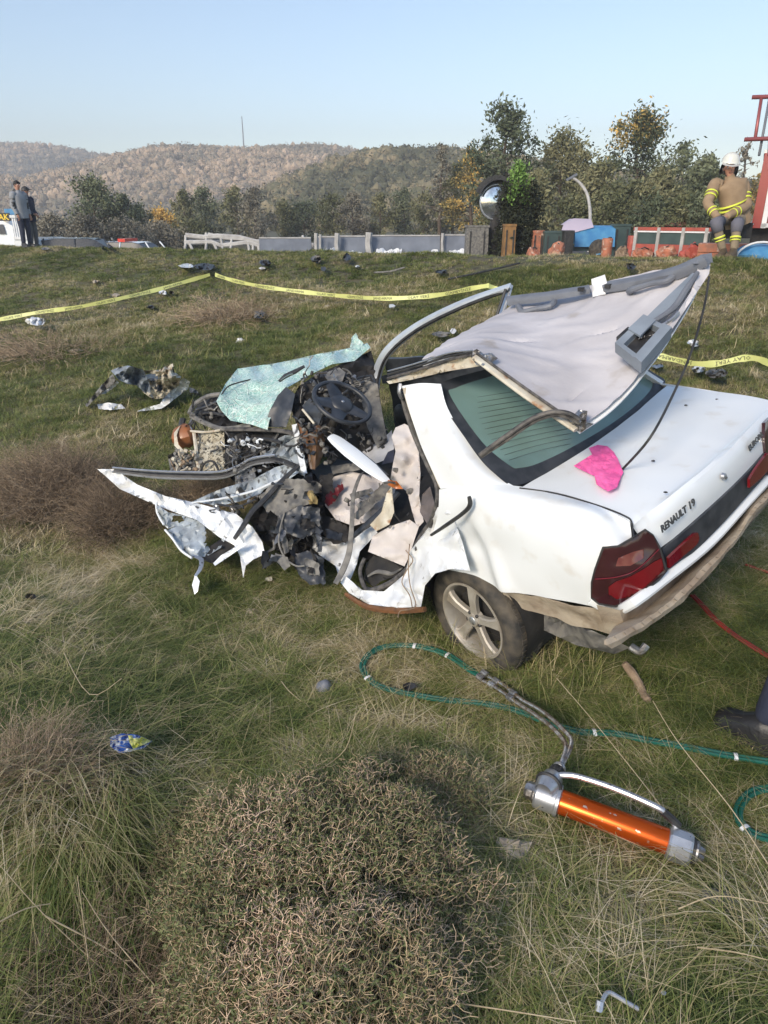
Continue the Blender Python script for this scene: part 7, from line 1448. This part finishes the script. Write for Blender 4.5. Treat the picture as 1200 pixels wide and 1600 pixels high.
q = Vector(rg(1195, 11.6)); bb = bpy.data.objects['blue_bag']; st_ = MB().tube([q + Vector((.40 * math.sin(a) - .05, -.2, .08 + .25 * math.cos(a))) for a in np.linspace(-1.5, .5, 9)], .018, 6).build('white_stripe', M['white']); st_.data.transform(Matrix.Translation(-bb.location)); st_.parent = bb
fe.rotation_euler = (0, 0, fe_rot)
one(MB().box(wv(1168, 352, 12.1), (.10, .08, .16)).tube([wv(1160, 345, 12.1), wv(1168, 362, 12.0), wv(1176, 350, 12.1)], .02, 6), 'pipe_fitting', M['gmetal'], 'small metal pump fitting between firefighter and fire engine', 'fitting')
# ------------------------------------------------------------------ people
def skinned(name, chains, m, parent, root_i=0, sub=2):
    """chains: list of [(point, rx, ry), ...]; equal points are welded; a Skin modifier grows one continuous surface"""
    V, E, R_ = [], [], []
    def idx(p, r):
        for i, q in enumerate(V):
            if (q - p).length < 1e-4: return i
        V.append(p); R_.append(r); return len(V) - 1
    for c in chains:
        prev = None
        for p, rx, ry in c:
            i = idx(Vector(p), (rx, ry))
            if prev is not None and prev != i: E.append((prev, i))
            prev = i
    me = bpy.data.meshes.new(name); me.from_pydata([tuple(v) for v in V], E, []); o = bpy.data.objects.new(name, me); COL.objects.link(o)
    md = o.modifiers.new('skin', 'SKIN'); md.use_smooth_shade = True; md.branch_smoothing = .6
    if not me.skin_vertices: 
        bpy.context.view_layer.objects.active = o
    lay = me.skin_vertices[0] if me.skin_vertices else None
    if lay:
        for i, (a, b) in enumerate(R_): lay.data[i].radius = (a, b)
        lay.data[root_i].use_root = True
    if sub: s = o.modifiers.new('sub', 'SUBSURF'); s.levels = s.render_levels = sub
    dg = bpy.context.evaluated_depsgraph_get(); me2 = bpy.data.meshes.new_from_object(o.evaluated_get(dg)); bpy.data.objects.remove(o)
    me2.name = name; me2.materials.clear(); me2.materials.append(m)
    me2.polygons.foreach_set('use_smooth', [True] * len(me2.polygons))
    q = bpy.data.objects.new(name, me2); COL.objects.link(q); q.parent = parent; q.data.transform(Matrix.Translation(-parent.location)); return q
def person(label, J, look, skin='skin', group=None, hair=None, jacket=None, trousers=None, shoes=None, k=1.0, bulk=1.0):
    """J: world joints; look: unit vector the face points along"""
    pel = Vector(J['pelvis']); root = empty('person', (pel.x, pel.y, min(J['ankL'][2], J['ankR'][2]) - .08 * k), label, 'person', group)
    che, nk, hd = Vector(J['chest']), Vector(J['neck']), Vector(J['head']); look = Vector(look).normalized(); up = (hd - nk).normalized()
    ch = [[(pel, .15 * k, .11 * k), (pel.lerp(che, .5), .14 * k, .10 * k), (che, .17 * k, .115 * k), (nk, .06 * k, .06 * k), (nk.lerp(hd, .45), .055 * k, .06 * k), (hd - up * .02, .078 * k, .09 * k), (hd + up * .075 * k, .07 * k, .08 * k)]]
    for sd in 'LR':
        sh, el, wr = [Vector(J[a + sd]) for a in ('sho', 'elb', 'wri')]; hp_, kn, an, to = [Vector(J[a + sd]) for a in ('hip', 'kne', 'ank', 'toe')]
        hdv = (wr - el).normalized()
        ch.append([(che, .17 * k, .115 * k), (sh, .062 * k, .062 * k), (sh.lerp(el, .5), .050 * k, .050 * k), (el, .040 * k, .040 * k), (el.lerp(wr, .4), .038 * k, .038 * k), (wr, .026 * k, .024 * k), (wr + hdv * .05 * k, .040 * k, .020 * k), (wr + hdv * .09 * k, .036 * k, .016 * k)])
        ch.append([(pel, .15 * k, .11 * k), (hp_, .095 * k, .095 * k), (hp_.lerp(kn, .5), .080 * k, .080 * k), (kn, .058 * k, .058 * k), (kn.lerp(an, .35), .056 * k, .056 * k), (an, .034 * k, .034 * k), (to, .030 * k, .020 * k)])
    body = skinned('body', ch, M[skin], root)
    s_ = look.cross(up).normalized()
    def pp(mb, name, m): o = mb.build(name, m, None); o.data.transform(Matrix.Translation(-root.location)); o.parent = root; return o
    # fingers on each hand
    for sd in 'LR':
        el, wr = Vector(J['elb' + sd]), Vector(J['wri' + sd]); d = (wr - el).normalized(); a = d.cross(Vector((0, 0, 1)));  a = a.normalized() if a.length > .1 else s_; dn = d.cross(a).normalized()
        if dn.z > 0: dn = -dn
        fm = MB()
        for f in range(4):
            b = wr + d * .085 * k + a * (.024 - .016 * f) * k; l = (.068, .076, .072, .056)[f] * k; fm.tube([b - d * .02 * k, b + d * l * .45, b + d * l * .8 + dn * l * .3, b + d * l * .85 + dn * l * .65], [.0085 * k, .0085 * k, .008 * k, .006 * k], 6)
        b = wr + d * .025 * k + a * .03 * k; fm.tube([b, b + d * .03 * k + a * .022 * k, b + d * .055 * k + a * .024 * k + dn * .012 * k], [.011 * k, .010 * k, .007 * k], 6); pp(fm, 'fingers', M[skin])
    # face
    fc = MB(); f0 = hd + look * .088 * k
    fc.tube([f0 + up * .025 * k - look * .01, f0 + look * .018 * k - up * .012 * k, f0 - up * .02 * k], [.008 * k, .014 * k, .008 * k], 6); pp(fc, 'nose', M[skin])
    for e in (-1, 1):
        pp(MB().sphere(f0 + up * .02 * k + s_ * e * .032 * k - look * .014 * k, .011 * k, 8), 'eye', M['white']); pp(MB().sphere(f0 + up * .02 * k + s_ * e * .032 * k - look * .006 * k, .006 * k, 6), 'pupil', M['black'])
        pp(MB().tube([f0 + up * .042 * k + s_ * e * .018 * k - look * .008, f0 + up * .046 * k + s_ * e * .045 * k - look * .018], .005 * k, 5), 'eyebrow', M['black']); pp(MB().sphere(hd + s_ * e * .082 * k, .024 * k, 8, 0, (.5, .8, 1.2)), 'ear', M[skin])
    pp(MB().tube([f0 - up * .045 * k - s_ * .022 * k - look * .014, f0 - up * .046 * k - look * .002, f0 - up * .045 * k + s_ * .022 * k - look * .014], .006 * k, 5), 'mouth', mat('lips', (.35, .12, .10), .5))
    if hair:
        hm = MB(); rows = []
        for i in range(8):
            th = (math.pi * .56) * i / 7; rows.append([hd + up * .02 * k + (up * math.cos(th) * .118 + (look * math.cos(p_) * .098 + s_ * math.sin(p_) * .090) * math.sin(th)) * k - look * .012 * k if not (math.cos(p_) > .3 and i > 4) else hd + up * .075 * k + (look * .085 + s_ * math.sin(p_) * .07) * k for p_ in np.linspace(0, 2 * math.pi, 17)])
        hm.grid(rows); pp(hm, 'hair', M[hair])
    def limb(chains, name, m): return skinned(name, chains, m, root)
    if jacket:
        jm = MB(); sl = (Vector(J['shoL']) - Vector(J['shoR'])); sw_ = sl.length * .5; sl.normalize(); ud = (nk - pel).normalized(); jb = bulk; rows = []
        for t, wx, wy, off in ((-.16, .185, .155, 0), (.0, .19, .155, 0), (.30, .175, .145, .0), (.60, .20, .155, .0), (.80, .185 + sw_ * .12, .145, .0), (.90, sw_ * 1.0, .115, .0), (.97, sw_ * .62, .095, 0), (1.04, .075, .08, 0), (1.12, .068, .075, 0)):
            c = pel.lerp(nk, t) if t > 0 else pel + ud * t; u2 = ud; s2 = (sl - u2 * sl.dot(u2)).normalized(); f2 = s2.cross(u2).normalized(); rows.append([c + s2 * (math.copysign(abs(math.cos(a)) ** .8, math.cos(a)) * wx * k * (jb if t < .95 else 1)) + f2 * (math.copysign(abs(math.sin(a)) ** .8, math.sin(a)) * wy * k * (jb if t < .95 else 1)) + Vector((0, 0, .006 * math.sin(a * 3 + t * 9))) for a in np.linspace(0, 2 * math.pi, 25)])
        jm.grid(rows)
        for sd in 'LR':
            sh, el, wr = [Vector(J[q_ + sd]) for q_ in ('sho', 'elb', 'wri')]; P = spl([sh.lerp(che, .35) + ud * .02, sh, sh.lerp(el, .5), el, el.lerp(wr, .5), el.lerp(wr, .95)], 5)
            jm.tube(P, [r_ * k * jb * (1 + .05 * math.sin(i * 1.9)) for i, r_ in enumerate(np.interp(np.linspace(0, 1, len(P)), [0, .2, .4, .6, .8, 1], [.085, .093, .078, .070, .060, .050]).tolist())], 14)
        pp(jm, 'jacket', jacket)
    if trousers:
        c2 = [[(pel + up * .02, .155 * k, .12 * k), (pel, .16 * k, .125 * k)]]
        for sd in 'LR': hp_, kn, an = [Vector(J[a + sd]) for a in ('hip', 'kne', 'ank')]; c2.append([(pel, .16 * k, .125 * k), (hp_, .108 * k, .108 * k), (hp_.lerp(kn, .5), .094 * k, .094 * k), (kn, .078 * k, .078 * k), (kn.lerp(an, .5), .070 * k, .070 * k), (kn.lerp(an, .95), .062 * k, .064 * k)])
        limb(c2, 'trousers', trousers)
    if shoes:
        for sd in 'LR':
            an, to = Vector(J['ank' + sd]), Vector(J['toe' + sd]); d = (to - an); d.z = 0; d.normalize(); z = an.z - .075 * k; hl_ = Vector((an.x, an.y, z)) - d * .06 * k; tt = Vector((to.x, to.y, z)) + d * .05 * k; w = d.cross(Vector((0, 0, 1)))
            sm = MB(); rows = []
            for t, ww, hh in ((-.06, .034, .09), (.06, .050, .15), (.35, .054, .14), (.6, .056, .095), (.85, .056, .08), (.99, .046, .06), (1.03, .01, .02)):
                c = hl_.lerp(tt, t); rows.append([c + w * ww * k * 1.05, c + w * ww * k + Vector((0, 0, hh * .6 * k)), c + w * ww * .5 * k + Vector((0, 0, hh * k)), c - w * ww * .5 * k + Vector((0, 0, hh * k)), c - w * ww * k + Vector((0, 0, hh * .6 * k)), c - w * ww * k * 1.05])
            sm.grid(rows); pp(sm, 'shoe', shoes); so = MB()
            so.grid([[r_[0] + w * .004 + Vector((0, 0, .012)), r_[0] + w * .004 - Vector((0, 0, .015)), r_[-1] - w * .004 - Vector((0, 0, .015)), r_[-1] - w * .004 + Vector((0, 0, .012))] for r_ in rows]); pp(so, 'shoe_sole', M['black'])
    return root, pp
def stand(u, s, H, face, lean=0.0, arm='down'):
    x, y = wp(u, 386, s)[:2]; z = float(gz(x, y)); f = Vector((math.cos(face), math.sin(face), 0)); l = Vector((-math.sin(face), math.cos(face), 0)); o = Vector((x, y, z)); q = H / 1.78; up = Vector((0, 0, 1))
    J = dict(pelvis=o + up * .95 * q, chest=o + up * 1.30 * q + f * .01, neck=o + up * 1.47 * q, head=o + up * 1.65 * q + f * .02)
    for sd, e in (('L', 1), ('R', -1)):
        J['hip' + sd] = o + up * .90 * q + l * .10 * e; J['kne' + sd] = o + up * .49 * q + l * .10 * e + f * .03; J['ank' + sd] = o + up * .09 * q + l * .11 * e; J['toe' + sd] = o + up * .035 + l * .13 * e + f * .15
        J['sho' + sd] = o + up * 1.41 * q + l * .185 * e; J['elb' + sd] = o + up * 1.12 * q + l * .23 * e - f * .02
        J['wri' + sd] = o + up * .88 * q + l * .21 * e + f * .08 if arm == 'down' else o + up * 1.0 * q + l * .05 * e + f * .22
    return J, f
M['hairk'] = mat('black_hair', (.015, .013, .012), .7)
J, f = stand(43, 20.8, 1.79, rad(-25)); 
r1, pp1 = person('man in grey and black hooded jacket standing nearest the pickup', J, f, hair='hairk', jacket=mat('grey_jacket', (.30, .31, .33), .8, 0, (.24, .25, .27), 5), trousers=M['navy'], shoes=M['black'])
sl2 = []
for sd in 'LR': sh, el, wr = [Vector(J[a + sd]) for a in ('sho', 'elb', 'wri')]; skinned('black_sleeve', [[(sh + Vector((0, 0, .05)), .085, .085), (sh, .096, .096), (sh.lerp(el, .5), .082, .082), (el, .073, .073), (el.lerp(wr, .9), .052, .052)]], M['black'], r1)
hk = Vector(J['neck']) - f * .06; pp1(MB().sphere(hk, .13, 12, 0, (1, 1, .7), .3), 'hood', M['black'])
J, f = stand(54, 21.3, 1.70, rad(-15), arm='front')
r2, pp2 = person('man in dark jacket and black cap standing just behind the first man', J, f, hair='hairk', jacket=M['navy'], trousers=mat('grey_jeans', (.12, .125, .135), .9, 0, (.08, .085, .09), 8), shoes=M['dust'])
h_ = Vector(J['head']); pp2(MB().lathe([(.001, .13), (.06, .12), (.095, .08), (.105, .03), (.108, .02)], h_, (0, 0, 1), 18), 'cap', M['black']); pp2(MB().box(h_ + f * .13 + Vector((0, 0, .045)), (.12, .13, .015), Matrix.Rotation(rad(-15), 3, 'Z')), 'cap_peak', M['black'])
# firefighter seated at the fire engine
fs2 = 11.6; g = lambda u, v, s=0.0: Vector(wp(u, v, fs2 + s))
J = dict(pelvis=g(1150, 338, .15), chest=g(1141, 300, .02), neck=g(1141, 281, -.04), head=g(1140, 262, -.12), shoL=g(1161, 290, .05), elbL=g(1166, 322, .0), wriL=g(1133, 340, -.25), shoR=g(1117, 289, -.02), elbR=g(1106, 318, -.10), wriR=g(1122, 342, -.30),
         hipL=g(1157, 342, .10), kneL=g(1152, 350, -.42), ankL=g(1146, 396, -.38), toeL=g(1137, 401, -.55), hipR=g(1140, 342, .10), kneR=g(1119, 348, -.42), ankR=g(1130, 397, -.30), toeR=g(1124, 402, -.48))
for s_n in ('ankL', 'ankR', 'toeL', 'toeR'):
    p = J[s_n]; p.z = gz(p.x, p.y) + (.09 if 'ank' in s_n else .035)
M['tan'] = mat('tan_turnout_cloth', (.33, .235, .145), .85, 0, (.26, .18, .11), 6, bump=.3, bscale=20); M['hiviz'] = mat('yellow_reflective', (.72, .80, .08), .5); M['tan2'] = mat('olive_tan_trousers', (.26, .21, .14), .85, 0, (.20, .16, .11), 8, bump=.3, bscale=25)
r3, pp3 = person('firefighter in tan turnout coat and white helmet sitting with his forearms on his knees', J, Vector((-.25, -1, -.30)), bulk=1.12, jacket=M['tan'], trousers=M['tan2'], shoes=mat('brown_boot', (.10, .07, .04), .6))
def band(a, b, t, r, w=.018, m='hiviz', nm='reflective_band', ry=None):
    a, b = Vector(a), Vector(b); c = a.lerp(b, t); d = (b - a).normalized(); pp3(MB().lathe([(r, -w), (r + .004, -w), (r + .004, w), (r, w)], c, d, 22), nm, M[m])
def oband(c, up, rx, ry, w, side):
    up = up.normalized(); s_ = side; f_ = s_.cross(up).normalized(); R_ = [[c + up * e + s_ * rx * math.cos(a) + f_ * ry * math.sin(a) for a in np.linspace(0, 2 * math.pi, 29)] for e in (-w, w)]; pp3(MB().grid(R_), 'reflective_band', M['hiviz'])
sdv = (J['shoR'] - J['shoL']); sdv.z = 0; sdv.normalize(); upv = (J['chest'] - J['pelvis']).normalized(); sdv = (sdv - upv * sdv.dot(upv)).normalized()
for t in (.40, .56): oband(J['pelvis'].lerp(J['chest'], t), Vector((0, 0, 1)), .232, .20, .014, sdv)
for sd in 'LR':
    for t in (.48, .66): band(J['sho' + sd], J['elb' + sd], t, .098 if t < .6 else .092, .012)
    for t in (.45, .62): band(J['elb' + sd], J['wri' + sd], t, .078 if t < .6 else .072, .012)
    band(J['kne' + sd], J['ank' + sd], .48, .078, .014); band(J['kne' + sd], J['ank' + sd], .58, .076, .008)
    kn, an = J['kne' + sd], J['ank' + sd]; pp3(MB().tube([J['hip' + sd].lerp(kn, .72) , kn + (kn - an).normalized() * .0 , kn.lerp(an, .30)], [.092, .098, .080], 10), 'knee_patch', mat('grey_patch', (.13, .13, .16), .9))
hp_ = J['head']; lk_ = Vector((-.25, -1, -.40)).normalized(); u_ = Vector((0, -.25, 1)).normalized()
hl_ = MB().lathe([(.001, .125), (.05, .120), (.09, .100), (.118, .062), (.132, .022), (.136, .0), (.146, -.008), (.146, -.014)], hp_ + u_ * .085 - lk_ * .035, u_, 26)
pp3(hl_, 'helmet', mat('cream_helmet', (.72, .72, .66), .3, 0, (.66, .66, .60), 6, coat=.5)); pp3(MB().grid([[hp_ + u_ * e + lk_.normalized() * (.135 + x_) * math.cos(a) + lk_.cross(u_).normalized() * (.135 + x_ * .5) * math.sin(a) for a in np.linspace(-1.2, 1.2, 13)] for e, x_ in ((.085, .0), (.07, .04))]), 'helmet_peak', M['concw'])
pp3(MB().tube([hp_ + u_ * .085 - lk_ * .035 + lk_.cross(u_).normalized() * .13 * math.cos(a) + (u_ * .125) * math.sin(a) for a in np.linspace(0, math.pi, 14)], .010, 6), 'helmet_ridge', M['concw']); pp3(MB().grid([[hp_ + u_ * e - lk_ * .12 * math.cos(a) * x_ + lk_.cross(u_).normalized() * .12 * math.sin(a) * x_ for a in np.linspace(-1.7, 1.7, 15)] for e, x_ in ((.02, 1.12), (-.06, 1.18), (-.13, 1.05))]), 'neck_guard', M['black'])
pp3(MB().tube([hp_ + lk_.cross(u_).normalized() * .10 * e + u_ * z_ + lk_ * .03 for e, z_ in ((-1.1, .0), (-.8, -.08), (-.2, -.115), (.2, -.115), (.8, -.08), (1.1, .0))], .010, 6), 'chin_strap', M['black'])
pp3(MB().grid([[J['neck'] + Vector((.10 * math.cos(a), .09 * math.sin(a), -.06 + e)) for a in np.linspace(0, 2 * math.pi, 20)] for e in (-.03, .05)]), 'collar', M['tan'])
one(MB().box((J['pelvis'] + Vector((.05, .18, -.22))), (.5, .4, .24)), 'equipment_case', M['dark'], 'dark case the firefighter sits on', 'case', False)
# rescuer whose boot shows at the right edge
bx = gp(1190, 1166); o = Vector((bx.x - .01, bx.y - .0, gz(bx.x + .03, bx.y))); up = Vector((0, 0, 1)); f = Vector((-.62, .78, 0)).normalized(); l = Vector((-f.y, f.x, 0))
J = dict(ankL=o + up * .09, toeL=o + up * .035 + f * .15, kneL=o + up * .50 + Vector((.10, -.03, 0)) + f * .05, hipL=o + up * .90 + Vector((.42, -.12, 0)), pelvis=o + up * .96 + Vector((.52, -.15, 0)), chest=o + up * 1.30 + Vector((.60, -.16, 0)), neck=o + up * 1.48 + Vector((.62, -.16, 0)), head=o + up * 1.66 + Vector((.64, -.15, 0)))
b2 = o + Vector((.72, -.28, 0)); b2.z = gz(b2.x, b2.y); J.update(ankR=b2 + up * .09, toeR=b2 + up * .035 + f * .15, kneR=b2 + up * .50 + f * .04, hipR=o + up * .90 + Vector((.62, -.20, 0)), shoL=J['chest'] + up * .1 + l * .18, shoR=J['chest'] + up * .1 - l * .18)
J.update(elbL=J['shoL'] - up * .28 + l * .05, elbR=J['shoR'] - up * .28 - l * .05); J.update(wriL=J['elbL'] - up * .25 + f * .08, wriR=J['elbR'] - up * .25 + f * .08)
r4, pp4 = person('person in navy trousers of whom only one black boot shows at the right edge', J, f, hair='hairk', jacket=M['navy'], trousers=M['navy'], shoes=M['boot'])

# ------------------------------------------------------------------ haze over the valley
hz_ = MB().box((0, 410, 43), (1500, 920, 92)); hzo = hz_.build('haze', bpy.data.materials.new('haze_air'), None, False); tag(hzo, kind='stuff')
hm_ = hzo.data.materials[0]; hm_.use_nodes = True; N = hm_.node_tree.nodes; N.remove(N['Principled BSDF']); pv = N.new('ShaderNodeVolumePrincipled'); pv.inputs['Color'].default_value = (.93, .95, 1.0, 1); pv.inputs['Density'].default_value = .0013; pv.inputs['Anisotropy'].default_value = -.1
hm_.node_tree.links.new(pv.outputs[0], N['Material Output'].inputs['Volume'])
